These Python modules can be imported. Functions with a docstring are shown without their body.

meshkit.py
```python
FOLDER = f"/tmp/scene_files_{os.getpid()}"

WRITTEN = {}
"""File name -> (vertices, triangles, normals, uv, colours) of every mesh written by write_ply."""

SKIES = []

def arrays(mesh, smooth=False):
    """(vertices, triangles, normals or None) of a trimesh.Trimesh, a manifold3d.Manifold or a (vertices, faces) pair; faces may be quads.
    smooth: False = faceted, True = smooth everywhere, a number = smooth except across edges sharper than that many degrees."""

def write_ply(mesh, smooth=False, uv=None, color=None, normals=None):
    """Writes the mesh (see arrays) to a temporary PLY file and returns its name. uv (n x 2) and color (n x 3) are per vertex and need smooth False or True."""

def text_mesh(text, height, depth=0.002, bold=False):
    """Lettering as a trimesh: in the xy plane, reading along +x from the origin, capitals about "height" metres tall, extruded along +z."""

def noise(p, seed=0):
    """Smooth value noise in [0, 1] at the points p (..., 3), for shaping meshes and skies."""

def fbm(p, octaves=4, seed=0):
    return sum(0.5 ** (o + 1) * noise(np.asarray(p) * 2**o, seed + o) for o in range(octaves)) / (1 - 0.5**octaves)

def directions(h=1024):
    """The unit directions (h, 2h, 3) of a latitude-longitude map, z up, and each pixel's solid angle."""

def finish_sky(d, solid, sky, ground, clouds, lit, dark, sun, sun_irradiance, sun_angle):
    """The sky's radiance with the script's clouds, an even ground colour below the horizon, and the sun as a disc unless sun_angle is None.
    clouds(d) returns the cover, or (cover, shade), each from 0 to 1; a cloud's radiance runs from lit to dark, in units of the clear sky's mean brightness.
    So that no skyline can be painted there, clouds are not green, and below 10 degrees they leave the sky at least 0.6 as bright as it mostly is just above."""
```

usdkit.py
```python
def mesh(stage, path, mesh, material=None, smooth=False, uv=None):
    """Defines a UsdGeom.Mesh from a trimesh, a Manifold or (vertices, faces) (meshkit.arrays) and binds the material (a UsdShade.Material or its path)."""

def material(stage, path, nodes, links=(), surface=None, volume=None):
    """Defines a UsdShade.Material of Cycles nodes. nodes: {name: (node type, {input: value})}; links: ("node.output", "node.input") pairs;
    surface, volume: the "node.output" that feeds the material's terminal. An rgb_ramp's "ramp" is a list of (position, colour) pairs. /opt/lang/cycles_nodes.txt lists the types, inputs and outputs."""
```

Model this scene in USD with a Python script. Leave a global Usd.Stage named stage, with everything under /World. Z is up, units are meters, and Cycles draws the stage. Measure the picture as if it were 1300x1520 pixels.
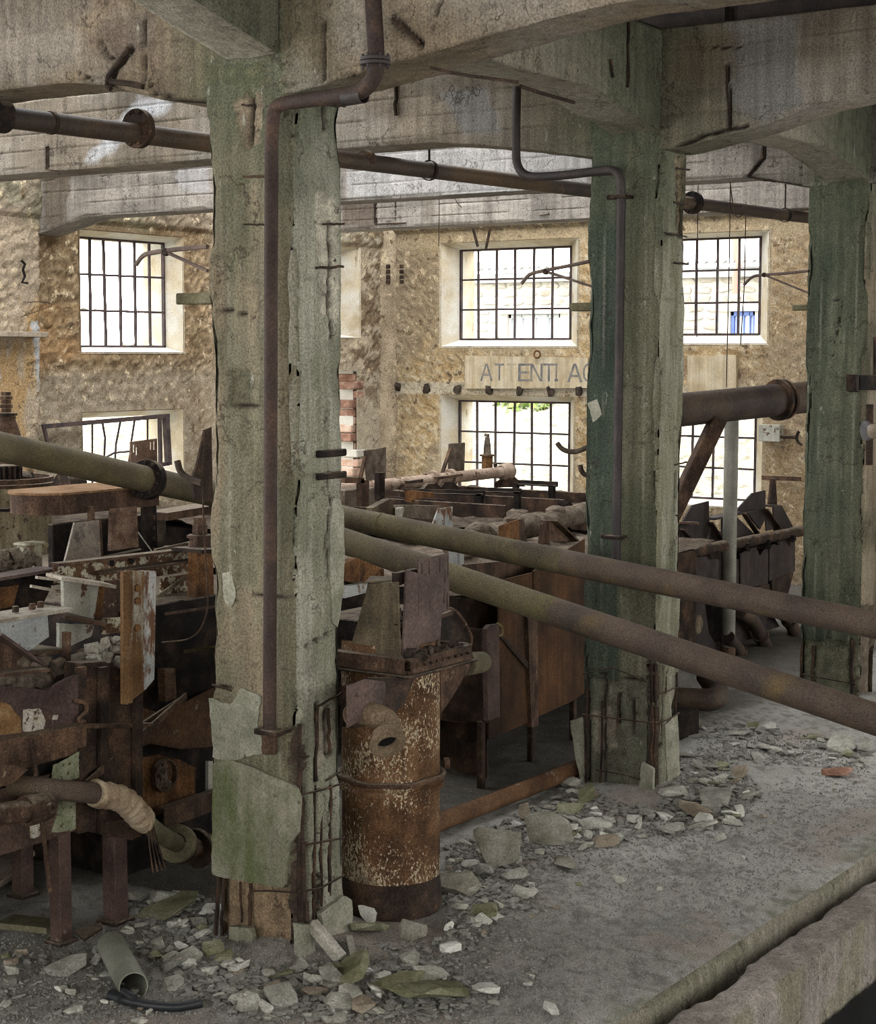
import math, random
import numpy as np, trimesh, usdkit, meshkit
import shapely
from shapely.geometry import Polygon, Point
from shapely import affinity
from pxr import Usd, UsdGeom, UsdLux, UsdShade, Gf, Sdf, Vt

stage = Usd.Stage.CreateInMemory()
UsdGeom.SetStageUpAxis(stage, UsdGeom.Tokens.z)
UsdGeom.SetStageMetersPerUnit(stage, 1.0)
stage.SetDefaultPrim(UsdGeom.Xform.Define(stage, '/World').GetPrim())
UsdGeom.Scope.Define(stage, '/World/Looks')

# ------------------------------------------------------------------ camera, sky, exposure
W_PX, H_PX, F_PX = 1300.0, 1520.0, 2584.0
PITCH, YAW, ROLL = 0.09102, 0.59746, 0.0016
CAM = np.array([-5.8962, -4.7614, 2.6857])
FWD = np.array([math.cos(YAW) * math.cos(PITCH), math.sin(YAW) * math.cos(PITCH), -math.sin(PITCH)])
RIGHT = np.array([math.sin(YAW), -math.cos(YAW), 0.0])
UP = np.cross(RIGHT, FWD)
RIGHT, UP = RIGHT * math.cos(ROLL) + UP * math.sin(ROLL), UP * math.cos(ROLL) - RIGHT * math.sin(ROLL)
cam = UsdGeom.Camera.Define(stage, '/World/Camera')
cam.AddTransformOp().Set(Gf.Matrix4d(*RIGHT, 0, *UP, 0, *(-FWD), 0, *CAM, 1))
cam.CreateHorizontalApertureAttr(36.0)
cam.CreateFocalLengthAttr(36.0 * F_PX / W_PX)
cam.CreateClippingRangeAttr(Gf.Vec2f(0.05, 2000))
cam.CreateExposureAttr(1.1)
dome = UsdLux.DomeLight.Define(stage, '/World/sky')
dome.CreateIntensityAttr(1.0)
dome.CreateColorAttr(Gf.Vec3f(1.0, 0.995, 0.985))

rng = np.random.default_rng(7)
R = random.Random(11)
Z = np.array([0, 0, 1.0])


# ------------------------------------------------------------------ measuring: a point of the photograph on a plane of the hall
def plane_of(ax, val):
    n = {'a': (1, 0, 0), 'b': (0, 1, 0), 'z': (0, 0, 1)}[ax]
    return np.array(n, float) * val, np.array(n, float)


def at(x, y, ax, val=None):
    O, n = plane_of(ax, val) if isinstance(ax, str) else ax
    r = (x - W_PX / 2) / F_PX * RIGHT - (y - H_PX / 2) / F_PX * UP + FWD
    return CAM + r * (np.dot(O - CAM, n) / np.dot(r, n))


def deep(x, y, d):
    return CAM + d * ((x - W_PX / 2) / F_PX * RIGHT - (y - H_PX / 2) / F_PX * UP + FWD)


def pix(P):
    d = np.atleast_2d(P) - CAM
    z = d @ FWD
    return np.stack([W_PX / 2 + F_PX * (d @ RIGHT) / z, H_PX / 2 - F_PX * (d @ UP) / z], 1)


def m_per_px(p):
    return float(np.dot(np.asarray(p) - CAM, FWD)) / F_PX


# ------------------------------------------------------------------ scene bookkeeping
used = {}


def numbered(path):
    k = used.get(path, -1) + 1
    used[path] = k
    return path if k == 0 else f'{path}_{k:03d}'


LOOK = {}


class Thing:
    def __init__(self, name, label, cat, group=None, kind=None, base=None):
        self.name, self.label, self.cat, self.group, self.kind, self.base, self.parts = name, label, cat, group, kind, base, []

    def add(self, name, mesh, mat, smooth=30, label=None, kind=None, tint=None, parent=None):
        rec = dict(name=name, mesh=mesh, mat=mat, smooth=smooth, label=label, kind=kind, tint=tint, kids=[])
        (parent['kids'] if parent else self.parts).append(rec)
        return rec


THINGS = []


def thing(*a, **k):
    t = Thing(*a, **k)
    THINGS.append(t)
    return t


def single(name, mesh, mat, label, cat, group=None, kind=None, smooth=30, tint=None):
    t = thing(name, label, cat, group, kind)
    t.one = True
    t.add(name, mesh, mat, smooth, tint=tint)
    return t


def tri(mesh):
    if hasattr(mesh, 'to_mesh'):
        m = mesh.to_mesh()
        return np.array(m.vert_properties[:, :3], float), np.array(m.tri_verts, int)
    if isinstance(mesh, tuple):
        v, f = np.asarray(mesh[0], float), np.asarray(mesh[1], int)
        if f.shape[1] == 4:
            f = np.vstack([f[:, [0, 1, 2]], f[:, [0, 2, 3]]])
        return v, f
    return np.array(mesh.vertices, float), np.array(mesh.faces, int)


def custom(prim, **kw):
    for k, v in kw.items():
        if v:
            prim.SetCustomDataByKey(k, v)


def write_mesh(path, rec, off):
    v, f = tri(rec['mesh'])
    m = usdkit.mesh(stage, path, (v - off, f), LOOK[rec['mat']], smooth=(True if rec['tint'] is not None else rec['smooth']))
    if rec['tint'] is not None:
        UsdGeom.PrimvarsAPI(m).CreatePrimvar('tint', Sdf.ValueTypeNames.Color3fArray, 'vertex').Set(Vt.Vec3fArray.FromNumpy(np.clip(rec['tint'], 0, 1).astype(np.float32)))
    custom(m.GetPrim(), label=rec['label'], kind=rec['kind'])
    for kid in rec['kids']:
        write_mesh(numbered(path + '/' + kid['name']), kid, off)
    return m


def flush():
    for t in THINGS:
        path = numbered('/World/' + t.name)
        recs = t.parts + [k for p in t.parts for k in p['kids']]
        allv = np.vstack([tri(r['mesh'])[0] for r in recs])
        lo, hi = allv.min(0), allv.max(0)
        base = np.array(t.base if t.base is not None else [(lo[0] + hi[0]) / 2, (lo[1] + hi[1]) / 2, lo[2]])
        base = np.round(base, 4)
        if getattr(t, 'one', False):
            m = write_mesh(path, t.parts[0], base)
            UsdGeom.Xformable(m).AddTranslateOp().Set(Gf.Vec3d(*base))
            prim = m.GetPrim()
        else:
            x = UsdGeom.Xform.Define(stage, path)
            x.AddTranslateOp().Set(Gf.Vec3d(*base))
            prim = x.GetPrim()
            for r in t.parts:
                write_mesh(numbered(path + '/' + r['name']), r, base)
        custom(prim, label=t.label, category=t.cat, group=t.group, kind=t.kind)


# ------------------------------------------------------------------ shapes
def cat_(*ms):
    vs, fs, n = [], [], 0
    for m in ms:
        v, f = tri(m)
        vs.append(v)
        fs.append(f + n)
        n += len(v)
    return np.vstack(vs), np.vstack(fs)


def frame(d, up=Z):
    d = np.asarray(d, float) / np.linalg.norm(d)
    if abs(np.dot(d, up)) > 0.98:
        up = np.array([1.0, 0, 0])
    s = np.cross(d, up)
    s /= np.linalg.norm(s)
    return d, s, np.cross(s, d)


def poly_slab(poly, O, U, V, Wd, t):
    """A shapely polygon in the (U, V) plane at O, t thick along Wd."""
    out = []
    for g in getattr(poly, 'geoms', [poly]):
        if g.is_empty or g.area < 1e-7:
            continue
        m = trimesh.creation.extrude_polygon(g, t, engine='earcut')
        v = np.array(m.vertices)
        out.append((O + v[:, :1] * U + v[:, 1:2] * V + v[:, 2:] * Wd, np.array(m.faces)))
    return cat_(*out)


def plane_axes(ax, val=None):
    O, n = plane_of(ax, val) if isinstance(ax, str) else ax
    V = np.array([0, 1.0, 0]) if abs(n[2]) > 0.9 else Z
    return O, np.cross(V, n), V, n


def uv_on(pts, ax, val=None):
    O, U, V, n = plane_axes(ax, val)
    q = np.array([at(x, y, ax, val) - O for x, y in pts])
    return np.stack([q @ U, q @ V], 1)


def plate(pts, ax, val=None, t=0.012, holes=(), jag=0.0, seed=0):
    """A steel plate whose outline is measured on a plane of the hall; t is its thickness away from the viewer."""
    O, U, V, n = plane_axes(ax, val)
    P = Polygon(uv_on(pts, ax, val))
    if not P.is_valid:
        P = P.buffer(0)
    if jag:
        P = ragged(P, jag, seed)
    for h in holes:
        P = P.difference(Polygon(uv_on(h, ax, val)))
    return poly_slab(P, O, U, V, n, t)


def ragged(P, amp, seed=0, step=0.014):
    """The outline torn: slow wander plus a little fine fraying."""
    c = P.exterior
    n = max(16, int(c.length / step))
    pts = np.array([c.interpolate(i / n, normalized=True).coords[0] for i in range(n)])
    r = np.random.default_rng(seed)
    q3 = np.stack([pts[:, 0] * 9, pts[:, 1] * 9, np.full(n, seed * 3.7)], 1)
    wob = np.stack([meshkit.fbm(q3, 4, seed), meshkit.fbm(q3 + 31, 4, seed)], 1) - .5
    pts = pts + wob * amp * 5 + r.normal(0, amp * .22, pts.shape)
    q = Polygon(pts)
    return q if q.is_valid else q.buffer(0)


def sweep(profile, p0, p1, up=Z):
    """A straight bar of a shapely cross-section from p0 to p1 (profile x = sideways, y = up)."""
    p0, p1 = np.asarray(p0, float), np.asarray(p1, float)
    d, s, u = frame(p1 - p0, up)
    m = trimesh.creation.extrude_polygon(profile, np.linalg.norm(p1 - p0), engine='earcut')
    v = np.array(m.vertices)
    return p0 + v[:, :1] * s + v[:, 1:2] * u + v[:, 2:] * d, np.array(m.faces)[:, ::-1] if np.dot(np.cross(s, u), d) < 0 else np.array(m.faces)


def rect(w, h, ch=0.0):
    if ch <= 0:
        return shapely.box(-w / 2, -h / 2, w / 2, h / 2)
    return shapely.box(-w / 2 + ch, -h / 2 + ch, w / 2 - ch, h / 2 - ch).buffer(ch, quad_segs=1)


def i_beam(w, h, t=0.012):
    return shapely.union_all([shapely.box(-w / 2, -h / 2, w / 2, -h / 2 + t), shapely.box(-w / 2, h / 2 - t, w / 2, h / 2), shapely.box(-t * .4, -h / 2, t * .4, h / 2)])


def channel(w, h, t=0.01, side=1):
    P = shapely.union_all([shapely.box(-w / 2, -h / 2, w / 2, -h / 2 + t), shapely.box(-w / 2, h / 2 - t, w / 2, h / 2), shapely.box(-w / 2, -h / 2, -w / 2 + t, h / 2)])
    return P if side > 0 else affinity.scale(P, -1, 1, origin=(0, 0))


def angle(w, h, t=0.008, sx=1, sy=1):
    P = shapely.union_all([shapely.box(-w / 2, -h / 2, w / 2, -h / 2 + t), shapely.box(-w / 2, -h / 2, -w / 2 + t, h / 2)])
    return affinity.scale(P, sx, sy, origin=(0, 0))


def box3(lo, hi, ch=0.006):
    lo, hi = np.minimum(lo, hi), np.maximum(lo, hi)
    c = min(ch, *(0.3 * (hi - lo)))
    pts = []
    for i in (0, 1):
        for j in (0, 1):
            for k in (0, 1):
                p = np.array([(lo, hi)[i][0], (lo, hi)[j][1], (lo, hi)[k][2]])
                inn = np.array([c if i == 0 else -c, c if j == 0 else -c, c if k == 0 else -c])
                for ax in range(3):
                    q = p + inn
                    q[ax] = p[ax]
                    pts.append(q)
    return trimesh.convex.convex_hull(np.array(pts))


def bend(pts, rad, n=7):
    """A polyline with its corners rounded."""
    pts = [np.asarray(p, float) for p in pts]
    out = [pts[0]]
    for i in range(1, len(pts) - 1):
        a, b, c = pts[i - 1], pts[i], pts[i + 1]
        r = min(rad, 0.48 * np.linalg.norm(a - b), 0.48 * np.linalg.norm(c - b))
        p, q = b + (a - b) / np.linalg.norm(a - b) * r, b + (c - b) / np.linalg.norm(c - b) * r
        for k in range(n + 1):
            t = k / n
            out.append((1 - t) ** 2 * p + 2 * t * (1 - t) * b + t * t * q)
    return out + [pts[-1]]


def tube(pts, r, seg=20, wall=0.0, closed=False):
    pts = np.array([np.asarray(p, float) for p in pts])
    n = len(pts)
    r = np.broadcast_to(np.asarray(r, float), (n,))
    tang = np.gradient(pts, axis=0)
    tang /= np.linalg.norm(tang, axis=1, keepdims=True)
    d, s, u = frame(tang[0])
    vs = []
    th = np.linspace(0, 2 * np.pi, seg, endpoint=False)
    for i in range(n):
        s = s - np.dot(s, tang[i]) * tang[i]
        s /= np.linalg.norm(s)
        u = np.cross(s, tang[i])
        vs.append(pts[i] + r[i] * (np.cos(th)[:, None] * s + np.sin(th)[:, None] * u))
    rings = list(vs)
    if wall > 0:
        rings += [pts[i] + (vs[i] - pts[i]) * (1 - wall / r[i]) for i in range(n - 1, -1, -1)]
    m = len(rings)
    V = np.vstack(rings)
    F = []
    loop = m if wall > 0 else m - 1
    for i in range(loop):
        j = (i + 1) % m
        k = np.arange(seg)
        k2 = (k + 1) % seg
        F.append(np.stack([i * seg + k, i * seg + k2, j * seg + k2], 1))
        F.append(np.stack([i * seg + k, j * seg + k2, j * seg + k], 1))
    if wall <= 0:
        V = np.vstack([V, pts[0], pts[-1]])
        k = np.arange(seg)
        k2 = (k + 1) % seg
        F.append(np.stack([np.full(seg, len(V) - 2), k2, k], 1))
        F.append(np.stack([np.full(seg, len(V) - 1), (m - 1) * seg + k, (m - 1) * seg + k2], 1))
    F = np.vstack(F)
    # orient outwards
    c = V[F].mean(1)
    mesh = trimesh.Trimesh(V, F, process=False)
    if mesh.volume < 0:
        F = F[:, ::-1]
    return V, F


def line_tube(p0, p1, r, n=24, seg=24, wob=0.0, seed=0, wall=0.0):
    p0, p1 = np.asarray(p0, float), np.asarray(p1, float)
    t = np.linspace(0, 1, n)[:, None]
    P = p0 + (p1 - p0) * t
    if wob:
        g = np.random.default_rng(seed)
        P = P + wob * np.cumsum(g.normal(0, 1, P.shape), 0) / math.sqrt(n)
    return tube(P, r, seg, wall)


def lathe(prof, o, d=Z, seg=40):
    """prof: (radius, height) pairs along d from o."""
    d, s, u = frame(d)
    o = np.asarray(o, float)
    th = np.linspace(0, 2 * np.pi, seg, endpoint=False)
    ringv = [o + h * d + max(r, 1e-4) * (np.cos(th)[:, None] * s + np.sin(th)[:, None] * u) for r, h in prof]
    V = np.vstack(ringv)
    F = []
    k = np.arange(seg)
    k2 = (k + 1) % seg
    for i in range(len(prof) - 1):
        F.append(np.stack([i * seg + k, i * seg + k2, (i + 1) * seg + k2], 1))
        F.append(np.stack([i * seg + k, (i + 1) * seg + k2, (i + 1) * seg + k], 1))
    F = np.vstack(F)
    if trimesh.Trimesh(V, F, process=False).volume < 0:
        F = F[:, ::-1]
    return V, F


def disc(o, d, r, t, seg=32, hole=0.0):
    if hole:
        return lathe([(hole, 0), (r, 0), (r, t), (hole, t), (hole, 0)], o, d, seg)
    return lathe([(0, 0), (r - .1 * t, 0), (r, .1 * t), (r, .9 * t), (r - .1 * t, t), (0, t)], o, d, seg)


def bolts(o, d, ring, n, r=0.012, h=0.016, both=0.0):
    d, s, u = frame(d)
    out = []
    for k in range(n):
        a = 2 * np.pi * (k + .5) / n
        c = o + ring * (math.cos(a) * s + math.sin(a) * u)
        out.append(disc(c, d, r, h, 6))
        if both:
            out.append(disc(c - d * both, -d, r, h, 6))
    return cat_(*out)


def rock(c, size, seed, n=16, rot=True):
    g = np.random.default_rng(seed)
    p = g.normal(0, 1, (n, 3))
    p /= np.linalg.norm(p, axis=1, keepdims=True)
    p = np.sign(p) * np.abs(p) ** 0.6
    p = p * np.asarray(size) / 2 * g.uniform(.8, 1.05, (n, 1))
    m = trimesh.convex.convex_hull(p)
    v, f = np.array(m.vertices), np.array(m.faces)
    a = g.uniform(0, 2 * np.pi)
    if rot:
        v = v @ np.array([[math.cos(a), math.sin(a), 0], [-math.sin(a), math.cos(a), 0], [0, 0, 1]])
        tx, ty = g.normal(0, .16, 2)
        v[:, 2] += v[:, 0] * tx + v[:, 1] * ty
    return v + np.asarray(c), f


def flake(poly, O, U, V, Wd, t, seed, amp=0.004):
    """A torn slab of plaster or concrete: ragged outline and uneven face."""
    v, f = poly_slab(ragged(poly, amp, seed, .025), O, U, V, Wd, t)
    return v, f


def mound(c, rx, ry, h, seed):
    """A soft heap of dust."""
    m = trimesh.creation.icosphere(3)
    v = np.array(m.vertices)
    k = .75 + .5 * meshkit.fbm(v * 1.6 + seed, 4, seed)
    v = v * k[:, None] * [rx, ry, h]
    return v + np.asarray(c), np.array(m.faces)


def fbm(P, s, seed=0, o=4):
    return meshkit.fbm(np.asarray(P, float) * s, o, seed)


def inside(poly, u, v):
    return shapely.contains_xy(poly, u, v)


def near(poly, u, v, soft):
    """1 inside the outline falling to 0 soft metres outside it."""
    return np.clip(1 - shapely.distance(poly, shapely.points(u, v)) / soft, 0, 1)


def lerp(a, b, t):
    t = np.asarray(t)[..., None]
    return np.asarray(a) * (1 - t) + np.asarray(b) * t


def sstep(x, a, b):
    t = np.clip((x - a) / (b - a), 0, 1)
    return t * t * (3 - 2 * t)


def grid_faces(nu, nv, keep=None, wrap=False):
    i, j = np.meshgrid(np.arange(nu if wrap else nu - 1), np.arange(nv - 1), indexing='ij')
    i2 = (i + 1) % nu
    q = np.stack([i * nv + j, i2 * nv + j, i2 * nv + j + 1, i * nv + j + 1], -1)
    if keep is not None:
        q = q[keep]
    q = q.reshape(-1, 4)
    return np.vstack([q[:, [0, 1, 2]], q[:, [0, 2, 3]]])


# ------------------------------------------------------------------ materials
def ramp(*stops):
    return [(p, c) for p, c in stops]


def surface(name, cols, scale=4.0, detail=8, rough=0.85, bump=0.3, bump_scale=60, streak=0.0, paint=None, paint2=None, grain=0.35, grain_scale=90, metallic=0.0, spec=0.3, tint=False, island=0.0, mottle=None, dist=0.01, dusty=0.0, island_geo=0.0, cracks=None):
    """Weathered stuff in world space: a colour noise, vertical runs, worn patches of paint, fine grain, bump."""
    n = {'g': ('geometry', {}), 'p': ('principled_bsdf', {'roughness': rough, 'metallic': metallic, 'specular_ior_level': spec})}
    L = []
    if tint:
        n['t'] = ('attribute', {'attribute': 'tint'})
        col = 't.color'
    else:
        n['n1'] = ('noise_texture', {'scale': scale, 'detail': detail, 'roughness': .62})
        k = len(cols)
        n['r1'] = ('rgb_ramp', {'ramp': [(0.36 + 0.28 * i / max(1, k - 1), c) for i, c in enumerate(cols)]})
        L += [('g.position', 'n1.vector'), ('n1.fac', 'r1.fac')]
        col = 'r1.color'
    if mottle:                      # (colour, lo, hi, scale)
        c, lo, hi, s = mottle
        n['nm'] = ('noise_texture', {'scale': s, 'detail': 6, 'roughness': .6})
        n['rm'] = ('rgb_ramp', {'ramp': [(lo, (0, 0, 0)), (hi, (1, 1, 1))]})
        n['mm'] = ('mix', {'color2': c})
        L += [('g.position', 'nm.vector'), ('nm.fac', 'rm.fac'), ('rm.color', 'mm.fac'), (col, 'mm.color1')]
        col = 'mm.color'
    if streak:
        n['ms'] = ('mapping', {'scale': (9, 9, .55)})
        n['ns'] = ('noise_texture', {'scale': 2.2, 'detail': 6, 'roughness': .6})
        n['rs'] = ('rgb_ramp', {'ramp': [(.35, (1 - streak,) * 3), (.62, (1 + .25 * streak,) * 3)]})
        n['xs'] = ('mix', {'mix_type': 'multiply', 'fac': 1.0})
        L += [('g.position', 'ms.vector'), ('ms.vector', 'ns.vector'), ('ns.fac', 'rs.fac'), (col, 'xs.color1'), ('rs.color', 'xs.color2')]
        col = 'xs.color'
    for q, pt in (('a', paint), ('b', paint2)):
        if not pt:
            continue
        c, lo, hi, s = pt[:4]
        n['np' + q] = ('noise_texture', {'scale': s, 'detail': 10, 'roughness': .68})
        n['rp' + q] = ('rgb_ramp', {'ramp': [(lo, (0, 0, 0)), (hi, (1, 1, 1))]})
        n['mp' + q] = ('mix', {'color2': c})
        src = 'g.position'
        if len(pt) > 4:
            n['mq' + q] = ('mapping', {'scale': pt[4]})
            L.append(('g.position', f'mq{q}.vector'))
            src = f'mq{q}.vector'
        fac = f'np{q}.fac'
        if len(pt) > 5:
            n['nk' + q] = ('noise_texture', {'scale': pt[5][0], 'detail': 3, 'roughness': .5})
            n['sk' + q] = ('math', {'math_type': 'subtract', 'value2': .5})
            n['ak' + q] = ('math', {'math_type': 'multiply_add', 'value2': pt[5][1]})
            L += [('g.position', f'nk{q}.vector'), (f'nk{q}.fac', f'sk{q}.value1'), (f'sk{q}.value', f'ak{q}.value1'), (fac, f'ak{q}.value3')]
            fac = f'ak{q}.value'
        L += [(src, f'np{q}.vector'), (fac, f'rp{q}.fac'), (f'rp{q}.color', f'mp{q}.fac'), (col, f'mp{q}.color1')]
        col = f'mp{q}.color'
    if cracks:                      # (scale, half width, how dark): thin wandering cracks, broken up by a second noise
        n['nc'] = ('noise_texture', {'scale': cracks[0], 'detail': 7, 'roughness': .58})
        n['rc'] = ('rgb_ramp', {'ramp': [(.5 - cracks[1], (0, 0, 0)), (.5, (1, 1, 1)), (.5 + cracks[1], (0, 0, 0))]})
        n['nk'] = ('noise_texture', {'scale': cracks[0] * 1.7, 'detail': 2})
        n['rk'] = ('rgb_ramp', {'ramp': [(.5, (0, 0, 0)), (.58, (cracks[2],) * 3)]})
        n['ok'] = ('mapping', {'location': (7.3, 2.1, 4.4)})
        n['mk'] = ('mix', {'mix_type': 'multiply', 'fac': 1.0})
        n['mc'] = ('mix', {'color2': (.035, .027, .021)})
        L += [('g.position', 'nc.vector'), ('nc.fac', 'rc.fac'), ('g.position', 'ok.vector'), ('ok.vector', 'nk.vector'), ('nk.fac', 'rk.fac'), ('rc.color', 'mk.color1'), ('rk.color', 'mk.color2'), ('mk.color', 'mc.fac'), (col, 'mc.color1')]
        col = 'mc.color'
    if dusty:
        n['sz'] = ('separate_xyz', {})
        n['nd'] = ('noise_texture', {'scale': 14, 'detail': 6, 'roughness': .65})
        n['dz'] = ('math', {'math_type': 'multiply'})
        n['rd'] = ('rgb_ramp', {'ramp': [(.26, (0, 0, 0)), (.48, (dusty,) * 3)]})
        n['md'] = ('mix', {'color2': (.20, .165, .125)})
        L += [('g.normal', 'sz.vector'), ('g.position', 'nd.vector'), ('sz.z', 'dz.value1'), ('nd.fac', 'dz.value2'), ('dz.value', 'rd.fac'), ('rd.color', 'md.fac'), (col, 'md.color1')]
        col = 'md.color'
    n['ng'] = ('noise_texture', {'scale': grain_scale, 'detail': 4, 'roughness': .7})
    n['rg'] = ('rgb_ramp', {'ramp': [(.36, (1 - grain,) * 3), (.64, (1 + grain * .7,) * 3)]})
    n['xg'] = ('mix', {'mix_type': 'multiply', 'fac': 1.0})
    L += [('g.position', 'ng.vector'), ('ng.fac', 'rg.fac'), (col, 'xg.color1'), ('rg.color', 'xg.color2')]
    col = 'xg.color'
    if island_geo:
        n['rg2'] = ('rgb_ramp', {'ramp': [(0, (1 - island_geo,) * 3), (1, (1 + island_geo,) * 3)]})
        n['xg2'] = ('mix', {'mix_type': 'multiply', 'fac': 1.0})
        L += [('g.random_per_island', 'rg2.fac'), (col, 'xg2.color1'), ('rg2.color', 'xg2.color2')]
        col = 'xg2.color'
    if island:
        n['oi'] = ('object_info', {})
        n['ri'] = ('rgb_ramp', {'ramp': [(0, (1 - island, 1 - island, 1 - island)), (.5, (1, 1, .96)), (1, (1 + island, 1 + island, 1 + island))]})
        n['xi'] = ('mix', {'mix_type': 'multiply', 'fac': 1.0})
        L += [('oi.random', 'ri.fac'), (col, 'xi.color1'), ('ri.color', 'xi.color2')]
        col = 'xi.color'
    n['nb'] = ('noise_texture', {'scale': bump_scale, 'detail': 8, 'roughness': .65})
    n['bm'] = ('bump', {'strength': bump, 'distance': dist})
    L += [('g.position', 'nb.vector'), ('nb.fac', 'bm.height'), ('bm.normal', 'p.normal'), (col, 'p.base_color')]
    LOOK[name] = usdkit.material(stage, '/World/Looks/' + name, n, L, surface='p.BSDF')


surface('tinted_concrete', None, tint=True, cracks=(2.6, .011, .8), bump=.45, bump_scale=130, grain=.42, grain_scale=100, streak=.26, rough=.94, spec=.1, dist=.008, paint2=((.070, .060, .045), .61, .69, 30, (1, 1, .6)), paint=((.33, .32, .27), .63, .70, 16, (1, 1, .35)))
surface('tinted_plaster', None, tint=True, cracks=(3.2, .010, .6), bump=.6, bump_scale=55, grain=.40, grain_scale=55, rough=.95, spec=.08, dist=.012, paint=((.52, .43, .29), .575, .63, 8), paint2=((.135, .095, .058), .585, .65, 7.3))
surface('tinted_floor', None, tint=True, bump=.7, bump_scale=120, grain=.55, grain_scale=140, rough=.96, spec=.08, dist=.010, paint=((.44, .435, .41), .60, .645, 95), paint2=((.085, .08, .07), .61, .66, 70))
surface('tinted_steel', None, tint=True, bump=.3, bump_scale=120, grain=.4, grain_scale=130, rough=.75, spec=.3)
surface('pale_concrete', [(.24, .225, .185), (.36, .34, .29), (.46, .45, .40)], scale=6, grain=.3, bump=.5, rough=.93, spec=.15)
surface('pale_rubble', [(.24, .235, .205), (.36, .355, .315), (.48, .475, .43)], scale=7, grain=.32, grain_scale=90, bump=.5, bump_scale=90, rough=.95, spec=.1, island=.28)
surface('white_rubble', [(.46, .46, .42), (.58, .58, .54), (.68, .68, .64)], scale=6, grain=.22, bump=.4, rough=.95, spec=.1, island=.2)
surface('mossy_rubble', [(.13, .135, .075), (.20, .20, .125), (.30, .30, .22)], scale=7, grain=.3, bump=.5, rough=.95, spec=.1, island=.2)
surface('brick', [(.19, .105, .075), (.29, .16, .12), (.40, .27, .21)], scale=9, grain=.3, bump=.4, rough=.95, spec=.1, island=.2)
surface('rust_pipe', [(.062, .047, .030), (.098, .078, .045), (.135, .112, .062)], scale=2.2, grain=.62, grain_scale=170, bump=.25, bump_scale=190, rough=.78, spec=.25, mottle=((.13, .11, .05), .50, .72, 4), paint2=((.05, .036, .026), .60, .68, 60))
surface('rust_pipe_brown', [(.050, .037, .030), (.078, .056, .043), (.108, .078, .056)], scale=2.5, grain=.6, grain_scale=170, bump=.25, bump_scale=190, rough=.74, spec=.3, mottle=((.125, .088, .04), .54, .70, 4), paint2=((.04, .03, .025), .60, .68, 60))
surface('rust_dark', [(.016, .011, .009), (.038, .025, .018), (.085, .050, .032)], scale=6, grain=.5, bump=.3, rough=.85, spec=.2, dusty=.85, paint=((.12, .068, .036), .60, .68, 12))
surface('rust_black', [(.008, .007, .007), (.017, .014, .013), (.045, .031, .023)], scale=6, grain=.4, bump=.3, rough=.9, spec=.12, dusty=.85)
surface('rust_brown', [(.040, .024, .017), (.080, .048, .032), (.14, .085, .052)], scale=5, grain=.5, bump=.35, rough=.85, spec=.2, streak=.35, dusty=.9, paint=((.20, .15, .11), .62, .68, 18))
surface('rust_orange', [(.055, .028, .015), (.135, .066, .027), (.22, .115, .048)], scale=4, grain=.5, bump=.35, rough=.88, spec=.15, streak=.45, paint2=((.04, .024, .018), .58, .68, 9))
surface('rust_panel', [(.026, .016, .011), (.070, .036, .018), (.125, .060, .025)], scale=1.6, grain=.4, bump=.25, rough=.85, spec=.15, streak=.25)
surface('rust_purple', [(.055, .036, .031), (.085, .056, .048), (.125, .085, .070)], scale=5, grain=.4, bump=.25, rough=.75, spec=.25, paint2=((.04, .026, .02), .6, .68, 14))
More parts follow.
